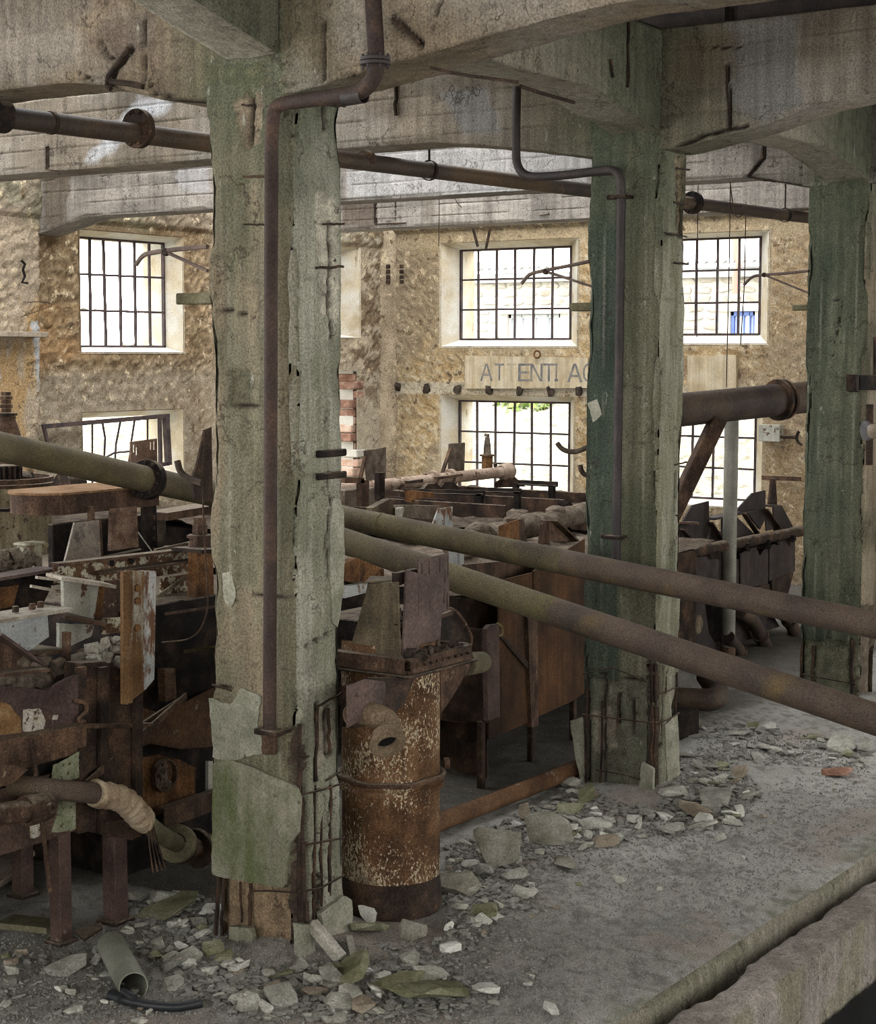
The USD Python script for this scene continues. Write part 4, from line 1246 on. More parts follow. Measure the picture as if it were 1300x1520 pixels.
t.add('post', box3((3.62, -.36, 4.58), (3.68, -.30, 5.2)), 'rust_black', smooth=False)

# the two walls behind the viewer, each with a row of tall windows
for nm, ax, c, lo, hi, wins in (('wall_back', 'b', -9.0, -10.2, 13.6, [(-8, 2.2), (-3.6, 2.2), (.8, 2.2), (5.2, 2.2), (9.6, 2.2)]), ('wall_front', 'a', -10.0, -9.2, 9.6, [(-8.0, 3.0), (-4.0, 3.0), (.2, 3.2), (4.6, 3.2)])):
    Pw = shapely.box(lo, -3.4, hi, 7.0)
    for w0, ww in wins:
        Pw = Pw.difference(shapely.box(w0, 1.2, w0 + ww, 4.6))
    Uv = np.array([1., 0, 0]) if ax == 'b' else np.array([0, 1., 0])
    Wd = np.array([0, -1., 0]) if ax == 'b' else np.array([-1., 0, 0])
    body = poly_slab(Pw, -Wd * c if ax == 'z' else np.abs(Wd) * c, Uv, Z, Wd, .4)
    if trimesh.Trimesh(*body, process=False).volume < 0:
        body = (body[0], body[1][:, ::-1])
    thing(nm, 'plastered wall with tall windows behind the viewer', 'wall', kind='structure').add('masonry', body, 'reveal', smooth=False)

# ------------------------------------------------------------------ outside
hx = np.arange(-6, 60, .7)
hy = np.arange(-14, 75, .7)
A, B = np.meshgrid(hx, hy, indexing='ij')
far = np.maximum(A - WALL_A - THICK, 0) * (B < 9.6) * 1.0
dr, dl = A - (WALL_A + THICK), B - (WALL_B + THICK)
d = np.where((dr > 0) & (dl > 0), np.hypot(dr, dl), np.maximum(dr, dl))
# level yard by the right wall, then a rising bank; a low slope outside the left wall
Hh = -.15 + np.where(dl > dr, np.clip(dl - .6, 0, 7) * .30, np.clip(dr - .8, 0, 6.2) * .345) + (fbm(np.stack([A, B, A * 0], -1), .5, 241) - .5) * .5
Hh = np.where(d < .0, -2.0, Hh)
flat = np.stack([A, B, Hh], -1).reshape(-1, 3)
kq = (d > -.2)
f = grid_faces(len(hx), len(hy), kq[:-1, :-1])
if np.cross(flat[f[0, 1]] - flat[f[0, 0]], flat[f[0, 2]] - flat[f[0, 0]])[2] < 0:
    f = f[:, ::-1]
single('hillside', (flat, f), 'dry_hill', 'pale dry grassy ground sloping up outside the windows', 'hillside', kind='structure', smooth=60)

# ------------------------------------------------------------------ pipes
def flange(t, c, d, r, mat='rust_dark', n=8, thick=.022, hole=0, two=True):
    d = np.asarray(d, float) / np.linalg.norm(d)
    t.add('flange', disc(c - d * thick * (1.05 if two else .5), d, r, thick, 36, hole), mat)
    if two:
        t.add('flange', disc(c + d * .002, d, r * .985, thick, 36, hole), mat)
    t.add('bolts', bolts(c + d * thick, d, r * .82, n, r * .10, .016, both=thick * 2.05 if two else thick), mat, kind='stuff')


# hung pipe running along the hall under the beams
pa, pb = at(0, 173, 'b', 2.1), at(1100, 311, 'b', 2.1)
dv = (pb - pa) / np.linalg.norm(pb - pa)
t = thing('hung_pipe', 'long rusty pipe hung under the cross beams, flanged near the left', 'pipe')
t.add('tube', line_tube(pa - dv * 1.0, pb + dv * 3.4, .055, 60, 24), 'hung_pipe')
c = at(205, 191, 'b', 2.1)
flange(t, c, dv, .108, 'rust_dark')
c = at(1028, 301, 'b', 2.1)
flange(t, c, dv, .10, 'rust_black')
t.add('collar', disc(at(-2, 172, 'b', 2.1) - dv * .05, dv, .085, .10), 'rust_black')
t.add('collar', disc(at(545, 237, 'b', 2.1) - dv * .05, dv, .062, .07), 'rust_dark')
t.add('collar', disc(at(72, 182, 'b', 2.1), dv, .060, .03), 'rust_dark')
for x in (637, 1165):
    c = at(x, 173 + 138 * x / 1100, 'b', 2.1)
    c[2] = (pa + dv * ((c[0] - pa[0]) / dv[0]))[2]
    h = t.add('hanger', cat_(tube([c + [0, 0, .06], c + [0, 0, .40]], .008, 8), lathe([(.064, -.012), (.070, -.012), (.070, .012), (.064, .012), (.064, -.012)], c, dv, 24)), 'rust_black')

# downpipe on the front column
pl = ('a', -.075)
t = thing('drainpipe', 'dark brown drainpipe with two bends fixed to the front column', 'pipe')
up_ = [at(551, -45, 'a', -.12), at(558, 70, 'a', -.12), at(559, 112, 'a', -.12), at(536, 138, 'a', -.10), at(430, 152, *pl), at(404, 158, *pl), at(402, 195, *pl), at(400, 1085, *pl)]
t.add('tube', tube(bend(up_[:3] + up_[3:5], .16) [:-1] + bend([up_[4], at(407, 157, *pl), at(403, 200, *pl), up_[7]], .14), [.034] * len(bend(up_[:3] + up_[3:5], .16)[:-1]) + [.030] * len(bend([up_[4], up_[5], up_[6], up_[7]], .14)), 20), 'dark_pipe_brown')
surface('dark_pipe_brown', [(.032, .020, .017), (.048, .031, .025), (.070, .044, .034)], scale=3, grain=.4, bump=.2, rough=.75, spec=.25, mottle=((.085, .05, .03), .55, .7, 6))
flange(t, at(557, 91, 'a', -.12), np.array([0, 0, 1.]), .062, 'dark_pipe', n=6, thick=.014)
t.add('sleeve', lathe([(.036, -.05), (.037, .05)], at(526, 142, 'a', -.095), at(510, 144, 'a', -.09) - at(530, 141, 'a', -.095), 20), 'dark_pipe')
q = at(400, 1100, *pl)
t.add('end_cap', lathe([(0.0, -.055), (.032, -.055), (.036, -.045), (.036, -.02), (.034, -.015), (.034, .05)], q, Z, 24), 'rust_brown', label='threaded rusty end cap')
for y in (1086,):
    q = at(400, y, *pl)
    t.add('clamp', cat_(box3(q + [-.036, -.065, -.014], q + [.03, .065, .014]), box3(q + [0, .05, -.01], q + [.08, .062, .01]), box3(q + [0, -.062, -.01], q + [.08, -.05, .01])), 'rust_dark')

t = thing('drainpipe', 'dark drainpipe bending across to the middle column and down it', 'pipe')
pl = ('a', S - .07)
t.add('tube', tube(bend([at(768, 95, 'a', S - .12), at(766, 180, 'a', S - .12), at(766, 264, 'a', S - .12), at(830, 261, 'a', S - .1), at(880, 255, *pl), at(921, 251, *pl), at(922, 300, *pl), at(914, 862, *pl)], .17), .0265, 18), 'dark_pipe')
for x, y in ((921, 292), (912, 797)):
    q = at(x, y, *pl)
    t.add('clamp', cat_(box3(q + [-.032, -.055, -.013], q + [.03, .055, .013]), box3(q + [0, .04, -.01], q + [.075, .05, .01]), box3(q + [0, -.05, -.01], q + [.075, -.04, .01]), disc(q + [0, .06, 0], [0, 1., 0], .016, .03, 6)), 'rust_dark')

# the big slanting pipe at the left
pa, pb = deep(-35, 655, 8.85), deep(322, 735, 10.85)
dv = (pb - pa) / np.linalg.norm(pb - pa)
t = thing('slanting_pipe', 'thick rusty pipe slanting down from the left edge, with a bolted flange', 'pipe')
t.add('tube', line_tube(pa, pb, .0775, 40, 32), 'rust_pipe')
c = pa + dv * np.dot(deep(213, 710, 10.2) - pa, dv)
flange(t, c, dv, .118, 'rust_black', n=10, thick=.028)

# the two pipes that cross the hall
for lab, p0, p1, r, mat in (('upper of the two long rusty pipes slanting down to the right', deep(505, 767, 10.95), deep(1345, 937, 9.1), .0735, 'rust_pipe'), ('lower of the two long rusty pipes slanting down to the right', deep(495, 798, 10.25), deep(1345, 1083, 8.2), .077, 'rust_pipe')):
    t = thing('long_pipe', lab, 'pipe')
    dv = (p1 - p0) / np.linalg.norm(p1 - p0)
    mid = p0 + (p1 - p0) * .44
    s0, e1 = p0 - dv * .75, p1 + dv * 2.8
    t.add('tube', line_tube(s0, mid, r, 30, 32), 'rust_pipe')
    t.add('end_flange', disc(s0, dv, r * 1.5, .03, 32), 'rust_dark')
    t.add('tube', line_tube(mid, e1, r, 30, 32), 'rust_pipe_brown', label='browner length of pipe')
    for f_ in (.085,) if 'upper' in lab else ():
        t.add('weld_ring', lathe([(r, -.012), (r + .004, -.006), (r + .004, .006), (r, .012)], p0 + (p1 - p0) * f_, dv, 32), 'rust_pipe')

# far pipe at the right with its collar, strut and post
pa, pb = deep(905, 619, 13.7), deep(1300, 579, 15.6)
dv = (pb - pa) / np.linalg.norm(pb - pa)
t = thing('overhead_pipe', 'fat dark brown pipe with a collar between the middle and rear columns', 'pipe')
t.add('tube', line_tube(pa, pb, .137, 30, 36), 'rust_brown_dark')
surface('rust_brown_dark', [(.032, .022, .018), (.055, .038, .028), (.085, .058, .038)], scale=3, grain=.45, bump=.25, rough=.7, spec=.3)
c = pa + dv * np.dot(deep(1150, 594, 14.85) - pa, dv)
t.add('collar', disc(c, dv, .178, .035, 36), 'rust_dark')
t.add('collar', disc(c + dv * .07, dv, .172, .03, 36), 'rust_brown')
t = thing('strut', 'slanting brown square strut under the fat pipe, by the middle column', 'strut')
t.add('strut', sweep(rect(.135, .12, .01), deep(985, 790, 14.3), deep(1066, 622, 14.3)), 'rust_brown', smooth=False)
t.one = True
base = at(1080, 976, 'z', 0)
t = thing('pipe_post', 'upright pale grey pipe post in front of the dark machine bank at the right', 'post')
top = at(1086, 612, ((base[0], base[1], 0), (math.cos(YAW), math.sin(YAW), 0)) if False else (base, np.array([math.cos(YAW), math.sin(YAW), 0])))
t.add('post', line_tube(base, top, .062, 20, 24), 'grey_pipe')
t.add('base_collar', lathe([(.064, 0), (.068, .0), (.068, .10), (.064, .10)], base, Z, 24), 'rust_brown')

# rusty pipe lying on the floor behind the drum
p0, p1 = at(640, 1226, 'z', .06), at(868, 1140, 'z', .06)
p0[2] += floor_z(p0[0], p0[1])
p1[2] += floor_z(p1[0], p1[1])
t = single('floor_pipe', line_tube(p0, p1, .052, 20, 22, wob=.004), 'rust_orange_pipe', 'orange rusty pipe lying on the floor from the drum to the middle column', 'pipe')
surface('rust_orange_pipe', [(.075, .038, .02), (.135, .07, .032), (.18, .105, .06)], scale=4, grain=.4, bump=.35, rough=.8, spec=.25, paint=((.27, .25, .21), .6, .67, 9))
p0, p1 = at(995, 1037, 'z', .09), at(1062, 1039, 'z', .09)
t = single('floor_pipe', tube(bend([p0, p1, p1 + [.16, .05, .02], p1 + [.3, .22, .12]], .14), .085, 22), 'rust_brown_dark', 'dark elbow pipe on the floor right of the middle column', 'pipe')

# ------------------------------------------------------------------ small things on the columns
for k, (lab, pts, brace, ax) in enumerate((('curved iron cable arm beside the upper left window', [(308, 366), (262, 370), (232, 374), (212, 378), (202, 393)], [(246, 374), (308, 402)], ('a', .02)),
                                           ('curved iron cable arm crossing the upper middle window', [(884, 386), (852, 393), (806, 402), (786, 406), (774, 421)], [(810, 403), (884, 427)], ('a', S + .02)),
                                           ('curved iron cable arm crossing the upper right window', [(1200, 402), (1166, 406), (1132, 408), (1116, 410), (1104, 423)], [(1134, 408), (1200, 435)], ('a', 2 * S + .02)))):
    t = thing('cable_arm', lab, 'bracket')
    pp = [at(x, y, *ax) for x, y in pts]
    t.add('arm', tube(bend(pp, .08), .011, 10), 'rust_arm')
    t.add('brace', tube([at(x, y, *ax) for x, y in brace], .008, 8), 'rust_arm')
    t.add('joint', disc(at(*brace[0], *ax) + [-.012, 0, 0], [1., 0, 0], .018, .024, 12), 'rust_dark')
surface('rust_arm', [(.09, .062, .055), (.13, .095, .08), (.17, .125, .10)], scale=5, grain=.3, bump=.2, rough=.75)
for lab, x0_, x1_, y0_, y1_, a in (('green wooden block let into the front column', 260, 311, 434, 452, .10), ('dark wooden block let into the middle column', 846, 876, 449, 462, S + .10), ('dark wooden block let into the rear column', 1175, 1200, 452, 461, 2 * S + .10)):
    p, q = at(x0_, y1_, 'a', a), at(x1_, y0_, 'a', a)
    single('wood_block', box3(p, q + [.09, -.02, 0], .006), 'wood', lab, 'block', smooth=False)
for lab, pts, ax, w in (('curved iron hook sticking out beside the lower left window', [(263, 684), (267, 700), (276, 708), (290, 714), (300, 717)], ('a', .25), .05), ('curved iron hook in front of the lower middle window', [(827, 658), (834, 667), (846, 671), (858, 670), (874, 663)], ('a', S + .12), .03), ('short iron hook low on the middle column', [(861, 690), (862, 697), (866, 704), (874, 706)], ('a', S + .12), .035)):
    single('iron_hook', tube(bend([at(x, y, *ax) for x, y in pts], .05), .016, 8), 'rust_hook', lab, 'hook')
# thin wires hanging down
for lab, pts, ax in (('thin wire hanging from the cross beams beside the upper middle window', [(652, 200), (652, 300), (651, 366)], ('a', 9.2)), ('thin wire hanging in front of the upper right window, left', [(1036, 268), (1035, 360), (1034, 500)], ('a', 8.5)),
                     ('thin wire hanging in front of the upper right window, long', [(1084, 268), (1082, 400), (1079, 520), (1078, 575)], ('a', 8.4)), ('thin wire hanging in front of the upper right window, right', [(1107, 300), (1105, 420), (1099, 512)], ('a', 8.4)), ('looped wire dangling under the pale third beam', [(1083, 268), (1087, 300), (1090, 318), (1096, 324), (1102, 318), (1103, 305)], ('a', 7.1)),
                     ('thin wire beside the left edge of the front column', [(305, 640), (300, 700), (303, 800), (309, 878), (308, 910), (296, 938), (280, 950), (240, 954)], ('a', .3)), ('stiff wire coming out of the left pilaster', [(40, 449), (60, 447), (82, 452), (50, 464), (32, 470)], ('b', WALL_B - .16))):
    single('hanging_wire', tube(bend([at(x, y, *ax) for x, y in pts], .2), .0045, 6), 'rust_dark', lab, 'wire')
p = at(0, 500, 'b', WALL_B - .2)
q = at(68, 493, 'b', WALL_B - .2)
single('wall_shelf', box3((p[0] - .4, WALL_B - .25, p[2]), (q[0], WALL_B - .02, q[2])), 'wood_pale', 'narrow pale shelf board fixed to the left pilaster', 'shelf', smooth=False)
t = thing('anchor_irons', 'black cable hooks fixed to the left pilaster', 'hook')
t.add('anchor_bar', tube([at(x, y, 'b', WALL_B - .12) for x, y in ((32, 387), (37, 392), (34, 400), (37, 410), (33, 419), (41, 420))], .014, 7), 'rust_black')
t = thing('anchor_irons', 'rows of cable insulators in the wall corner', 'hook')
for x in (576, 596):
    for y in (398, 406, 414, 421):
        t.add('insulator', disc(at(x, y, 'a', WALL_A - .12), [0, 0, 1.], .028, .05, 12), 'rust_dark')
for lab, l in (('left of two iron stays above the upper middle window', [(702, 340), (709, 366)]), ('right of two iron stays above the upper middle window', [(728, 336), (721, 370)])):
    single('iron_stay', tube([at(x, y, 'a', WALL_A - .18) for x, y in l], .018, 8), 'rust_dark', lab, 'bracket')
t = thing('iron_ring', 'rusty iron ring on the wall above the painted sign', 'ring')
c = at(797, 526, 'a', WALL_A - .09)
t.add('ring', tube([c + .045 * np.array([0, math.cos(x), math.sin(x)]) for x in np.linspace(0, 6.2, 22)], .012, 8), 'rust_orange')
t = thing('wall_box', 'pale square box with a rod on the wall right of the lower right window', 'box')
p, q = at(1125, 655, 'a', WALL_A - .16), at(1157, 631, 'a', WALL_A - .16)
t.add('box', box3(p, q + [.12, 0, 0]), 'paint_pale', smooth=False)
t.add('rod', tube([at(1157, 648, 'a', WALL_A - .12), at(1184, 649, 'a', WALL_A - .12)], .022, 10), 'rust_dark')
t.add('hook', tube(bend([at(x, y, 'a', WALL_A - .14) for x, y in ((1186, 640), (1181, 648), (1184, 656), (1190, 660))], .05), .018, 8), 'rust_black')
single('wall_bar', sweep(rect(.03, .05), at(1131, 709, 'a', WALL_A - .13), at(1188, 711, 'a', WALL_A - .13)), 'rust_brown', 'rusty flat bar on the wall right of the lower right window', 'bar', smooth=False)

# ------------------------------------------------------------------ the steel drum behind the front column
DC, DR = np.array([.825, .085, 0.]), .238
t = thing('steel_drum', 'rusty upright steel drum with flaking cream paint behind the front column', 'drum', base=DC)
prof = [(0, .01), (DR * .97, .01), (DR, .03)] + [(DR * (1 + .006 * math.sin(i * 1.7)), .03 + i * .05) for i in range(1, 11)] + [(DR, .585), (DR + .004, .60), (DR + .020, .605), (DR + .022, .625), (DR + .006, .632), (DR + .012, .640), (DR + .012, .66), (DR + .002, .665), (DR, .70), (DR, 1.0), (DR, 1.32), (0, 1.32)]
v, f = lathe(prof, DC, Z, 72)
n_ = fbm(v, 9, 401)
rr = np.hypot(v[:, 0] - DC[0], v[:, 1] - DC[1])
k_ = 1 + (n_ - .5) * .02 * (rr > .1)
v[:, :2] = DC[:2] + (v[:, :2] - DC[:2]) * k_[:, None]
t.add('shell', (v, f), 'paint_rust_drum', smooth=40)
c_ = [DC + [math.cos(x) * (DR + .016), math.sin(x) * (DR + .016), .660 + .004 * math.sin(3 * x) + .003 * math.sin(7 * x + 1)] for x in np.linspace(0, 2 * np.pi, 60)]
t.add('lid_ring', tube(c_, .014, 10), 'rust_brown', label='torn rolled rim around the drum')
lg = DC + np.array([.20, -.17, .69])
t.add('lug', disc(lg, [.7, -.7, 0], .03, .03, 12), 'rust_brown')
t.add('skirt', lathe([(DR + .004, 0), (DR + .012, .02), (DR + .004, .12), (DR, .17)], DC + [.0, 0, .002], Z, 48), 'rust_dark', label='dark corroded foot of the drum')
# elbow branch
e0 = at(528, 1058, 'b', -.13)
pe = bend([at(522, 1061, 'b', -.05), at(546, 1058, 'b', -.17), at(578, 1070, 'b', -.24), at(577, 1104, 'b', -.30)], .13, 10)
t.add('elbow', tube(pe, [.050 + .006 * min(1, i / 8) for i in range(len(pe))], 26), 'elbow_rust')
surface('elbow_rust', [(.10, .07, .045), (.155, .112, .072), (.20, .15, .10)], scale=5, grain=.4, bump=.3, rough=.85, spec=.2)
t.add('elbow_socket', lathe([(.050, 0), (.060, .002), (.060, .05), (.052, .056)], pe[0] + (pe[1] - pe[0]) * .35, pe[1] - pe[0], 26), 'rust_brown')
ed_ = np.array([-.45, -.62, -.50])
ed_ /= np.linalg.norm(ed_)
ec = at(575, 1103, 'b', -.34)
t.add('elbow_flange', lathe([(.046, -.06), (.056, -.06), (.058, -.012), (.080, -.010), (.082, .010), (.050, .013), (.046, .0), (.046, -.06)], ec, ed_, 36), 'elbow_rust', label='round flange with a dark opening')
t.add('elbow_bore', lathe([(.0, -.03), (.047, -.03), (.047, -.026), (.0, -.026)], ec, ed_, 24), 'pit')
# box bracket left of the elbow
t = thing('box_bracket', 'dark steel box bracket between the front column and the drum', 'bracket')
t.add('side_plate', plate([(507, 1018), (517, 1018), (517, 1080), (505, 1078)], 'a', .52, .25), 'rust_dark', smooth=False)
t.add('front_plate', plate([(517, 1018), (545, 1008), (572, 1012), (571, 1060), (540, 1066), (517, 1080)], 'b', -.172, .012), 'rust_purple', smooth=False)
t.add('apron', plate([(545, 1006), (616, 1004), (600, 1045), (586, 1058), (570, 1052), (560, 1062)], 'b', -.165, .01), 'rust_dark', smooth=False)

# ------------------------------------------------------------------ the cyclone head standing on the drum
t = thing('separator_head', 'rusty separator head with a tapered hood and bolted frame on top of the drum', 'machine')
t.add('hood', plate([(547, 866), (590, 864), (592, 935), (596, 981), (520, 972), (523, 950)], 'a', .60, .012), 'hood_steel', smooth=False, label='tapered olive brown hood plate')
p = [at(590, 864, 'a', .60), at(596, 981, 'a', .60)]
t.add('hood_cheek', cat_(poly_slab(Polygon([(0, 0), (.30, -.03), (.34, .34), (.03, .42)]), np.array([.61, p[1][1], p[1][2]]), np.array([1., 0, 0]), Z, np.array([0, 1., 0]), .01)), 'rust_purple', smooth=False)
t.add('hood_top', plate([(540, 868), (547, 865), (592, 863), (588, 858), (550, 857)], 'z', at(570, 865, 'a', .60)[2], .008), 'hood_steel', smooth=False)
zf = at(600, 985, 'b', -.17)[2]
# bolted frame: front-left rail and front-right rail meeting at the corner
cn = at(604, 1000, 'b', -.19)
pL = cn + np.array([-.0, .50, 0])
pR = cn + np.array([.50, .0, .0])
t.add('frame_rail', sweep(channel(.06, .070, .012, 1), cn + [0, 0, .035], pL + [0, 0, .035]), 'rust_brown', smooth=False)
t.add('frame_rail', sweep(channel(.06, .070, .012, -1), cn + [0, 0, .035], pR + [0, 0, .035]), 'rust_brown', smooth=False)
t.add('frame_lip', box3(cn + [-.04, -.04, -.018], cn + [.54, .5, -.006]), 'rust_dark', smooth=False)
t.add('frame_rail', sweep(channel(.06, .070, .012, 1), pR + [0, 0, .035], pR + [.02, .5, .035]), 'rust_dark', smooth=False)
g = np.random.default_rng(77)
t.add('caked_dirt', cat_(*[rock(cn + [g.uniform(.02, .48), g.uniform(-.03, .06), .062 + g.uniform(-.01, .02)], g.uniform(.03, .08, 3), 700 + i, 12) for i in range(26)]), 'dust_dark', kind='stuff')
for i in range(9):
    t.add('bolt', disc(cn + [.04 + i * .052, -.031, .035], [0, -1., 0], .008, .014, 6), 'rust_dark')
# curved end cheek at the right
O_ = cn + np.array([.62, 0, .07])
t.add('end_cheek', plate([(643, 925), (675, 906), (690, 925), (699, 947), (697, 965), (640, 960)], 'b', .05, .012), 'rust_dark', smooth=False)
t.add('cheek_rim', tube(bend([at(x, y, 'b', .03) for x, y in ((662, 903), (676, 906), (690, 925), (700, 947), (697, 962), (640, 985))], .05), .010, 8), 'rust_brown')
t.add('lower_cheek', plate([(654, 992), (690, 985), (698, 985), (684, 1014), (668, 1040), (654, 1060)], 'b', .03, .012), 'rust_brown', smooth=False)
t.add('outlet_pipe', tube([at(690, 986, 'b', .2), at(714, 983, 'b', .28)], [.062, .058], 22), 'olive_pipe', label='olive stub pipe with a blind end')
t.add('cheek_ring', tube(bend([at(x, y, 'b', .08) for x, y in ((697, 965), (700, 985), (692, 1000), (676, 1010))], .04), .012, 8), 'rust_dark')
# slotted plate in front
pl = ('b', -.14)
hol = []
for x, y0_, y1_ in ((626, 836, 864), (637, 833, 853), (652, 829, 850), (664, 826, 854), (631, 852, 870), (660, 846, 866), (624, 888, 920), (630, 882, 904), (637, 891, 912), (651, 887, 908), (664, 880, 905), (659, 874, 896)):
    hol.append([(x - 1.3, y0_), (x + 1.3, y0_ - .5), (x + 1.3, y1_ - .5), (x - 1.3, y1_)])
t.add('slotted_plate', plate([(621, 831), (666, 821), (667, 906), (622, 922)], *pl, .008, holes=hol), 'rust_purple', smooth=False, label='purple brown plate with upright slots')
t.add('rail_behind', plate([(589, 851), (621, 844), (622, 858), (590, 870)], 'b', -.10, .03), 'rust_dark', smooth=False)
t.add('cross_bar', plate([(590, 926), (622, 921), (660, 911), (672, 906), (674, 912), (622, 927), (592, 932)], 'b', -.12, .02), 'rust_dark', smooth=False)
t.add('inner_plate', plate([(612, 925), (642, 919), (643, 965), (630, 964)], 'b', -.05, .01), 'rust_orange', smooth=False)
t.add('inner_box', box3((.66, .02, 1.22), (1.22, .42, 1.42)), 'rust_black', smooth=False)
t.add('inner_dirt', cat_(*[rock([g.uniform(.7, 1.15), g.uniform(-.05, .1), 1.40 + g.uniform(0, .05)], g.uniform(.04, .1, 3), 760 + i, 12) for i in range(14)]), 'dust_dark', kind='stuff')

# ------------------------------------------------------------------ left: flotation tank on legs
t = thing('steel_tank', 'dark rusty steel tank on square legs at the left with torn plates', 'tank')
FB = .95
t.add('body', box3((-2.6, FB + .06, .50), (.02, 2.3, 1.16)), 'rust_black', smooth=False)
t.add('upper_plate', plate([(-70, 1030), (0, 1021), (30, 1019), (72, 1026), (84, 1016), (100, 1008), (118, 1000), (119, 1092), (60, 1100), (-70, 1116)], 'b', FB, .014, jag=.003), 'tank_plate', smooth=False)
surface('tank_plate', [(.030, .019, .017), (.052, .033, .029), (.080, .053, .046)], scale=5, grain=.45, bump=.3, rough=.8, spec=.2, paint2=((.15, .08, .035), .62, .74, 2.3))
t.add('lower_plate', plate([(-70, 1190), (0, 1172), (118, 1135), (121, 1230), (60, 1251), (-70, 1292)], 'b', FB + .02, .014), 'tank_plate_low', smooth=False)
surface('tank_plate_low', [(.038, .024, .018), (.066, .042, .032), (.10, .066, .046)], scale=4, grain=.4, bump=.3, rough=.8, spec=.2)
for q_, (pts, m_) in enumerate((([(34, 1052), (58, 1050), (68, 1068), (66, 1082), (50, 1088), (33, 1086)], 'flake_white'), ([(78, 1062), (86, 1063), (84, 1070), (77, 1069)], 'flake_white'), ([(-10, 1040), (10, 1044), (30, 1066), (32, 1088), (-10, 1092)], 'flake_orange'))):
    t.add('paint_patch', plate(pts, 'b', FB - .003, .003, jag=.005, seed=60 + q_), m_, smooth=False)
surface('flake_white', [(.28, .23, .18), (.40, .36, .31), (.47, .44, .39)], scale=18, grain=.3, bump=.3, rough=.9, spec=.1, paint2=((.06, .04, .033), .56, .60, 30))
surface('flake_orange', [(.12, .065, .03), (.19, .11, .05), (.26, .18, .10)], scale=9, grain=.3, bump=.3, rough=.9, spec=.1, paint2=((.05, .03, .024), .58, .63, 22))
surface('flake_green', [(.15, .16, .10), (.22, .235, .155), (.30, .30, .22)], scale=9, grain=.3, bump=.3, rough=.9, spec=.1, paint2=((.06, .042, .03), .57, .62, 26))
zb = at(60, 1108, 'b', FB)[2]
t.add('ledge', sweep(angle(.07, .10, .010, -1, -1), at(-70, 1128, 'b', FB - .03), at(120, 1090, 'b', FB - .03)), 'rust_brown', smooth=False)
t.add('ledge_web', plate([(-70, 1126), (118, 1092), (118, 1118), (60, 1134), (34, 1142), (-70, 1158)], 'b', FB + .005, .012), 'rust_brown', smooth=False)
for q_, (pts, m_) in enumerate((([(80, 1135), (117, 1114), (118, 1156), (92, 1160), (76, 1156)], 'flake_green'), ([(88, 1186), (118, 1180), (118, 1228), (98, 1234), (76, 1236), (84, 1210)], 'flake_green'), ([(45, 1220), (60, 1216), (60, 1242), (46, 1246)], 'flake_white'))):
    t.add('paint_patch', plate(pts, 'b', FB - .002 + (.0 if q_ == 0 else .019), .003, jag=.005, seed=70 + q_), m_, smooth=False)
t.add('end_casing', plate([(118, 985), (155, 982), (205, 1005), (206, 1240), (170, 1243), (122, 1232)], 'b', FB + .03, .10), 'rust_dark', smooth=False)
for x in (120, 153, 204):
    t.add('rib', sweep(rect(.022, .05), at(x, 1236, 'b', FB + .01), at(x, 990, 'b', FB + .01)), 'rust_dark', smooth=False)
t.add('gusset', plate([(160, 1222), (188, 1220), (211, 1240), (196, 1248), (158, 1240)], 'b', FB - .02, .05, jag=.003), 'rust_brown', smooth=False)
for x0_, x1_, y0_, y1_, b in ((85, 111, 1240, 1398, 1.0), (166, 195, 1243, 1368, 1.0), (28, 55, 1250, 1330, 1.66)):
    p, q = at(x0_, y1_, 'b', b), at(x1_, y0_, 'b', b)
    m_ = (p[0] + q[0]) / 2
    w = abs(q[0] - p[0]) * .62
    leg = t.add('leg', box3((m_ - w / 2, b, floor_z(m_, b) - .02), (m_ + w / 2, b + w, q[2] + .06), .004), 'rust_leg', smooth=False)
    t.add('foot_plate', box3((m_ - w * .8, b - w * .25, float(floor_z(m_, b)) - .01), (m_ + w * .8, b + w * 1.25, float(floor_z(m_, b)) + .018)), 'rust_dark', smooth=False, parent=leg)
surface('rust_leg', [(.045, .027, .022), (.075, .045, .036), (.105, .065, .052)], scale=6, grain=.4, bump=.35, rough=.75, spec=.3, paint=((.20, .16, .13), .63, .68, 14))
t.add('thin_rod', tube([at(x, y, 'b', FB - .07) for x, y in ((46, 1096), (53, 1150), (65, 1240), (74, 1323))], .011, 8), 'rust_brown')
t.add('handle', tube(bend([at(x, y, 'b', FB - .02) for x, y in ((112, 1040), (128, 1043), (129, 1056), (113, 1070), (126, 1072))], .03), .010, 7), 'rust_brown')
t.add('tie_bar', tube([at(120, 1078, 'b', FB - .02), at(225, 1076, 'b', FB + .05)], .012, 8), 'rust_brown')
t.add('diagonal_bar', sweep(rect(.012, .035), at(128, 1164, 'b', FB - .04), at(276, 1033, 'b', FB + .25)), 'rust_brown', smooth=False)
t.add('diagonal_bar', sweep(rect(.012, .028), at(205, 1080, 'b', FB + .15), at(272, 1036, 'b', FB + .28)), 'rust_brown', smooth=False)

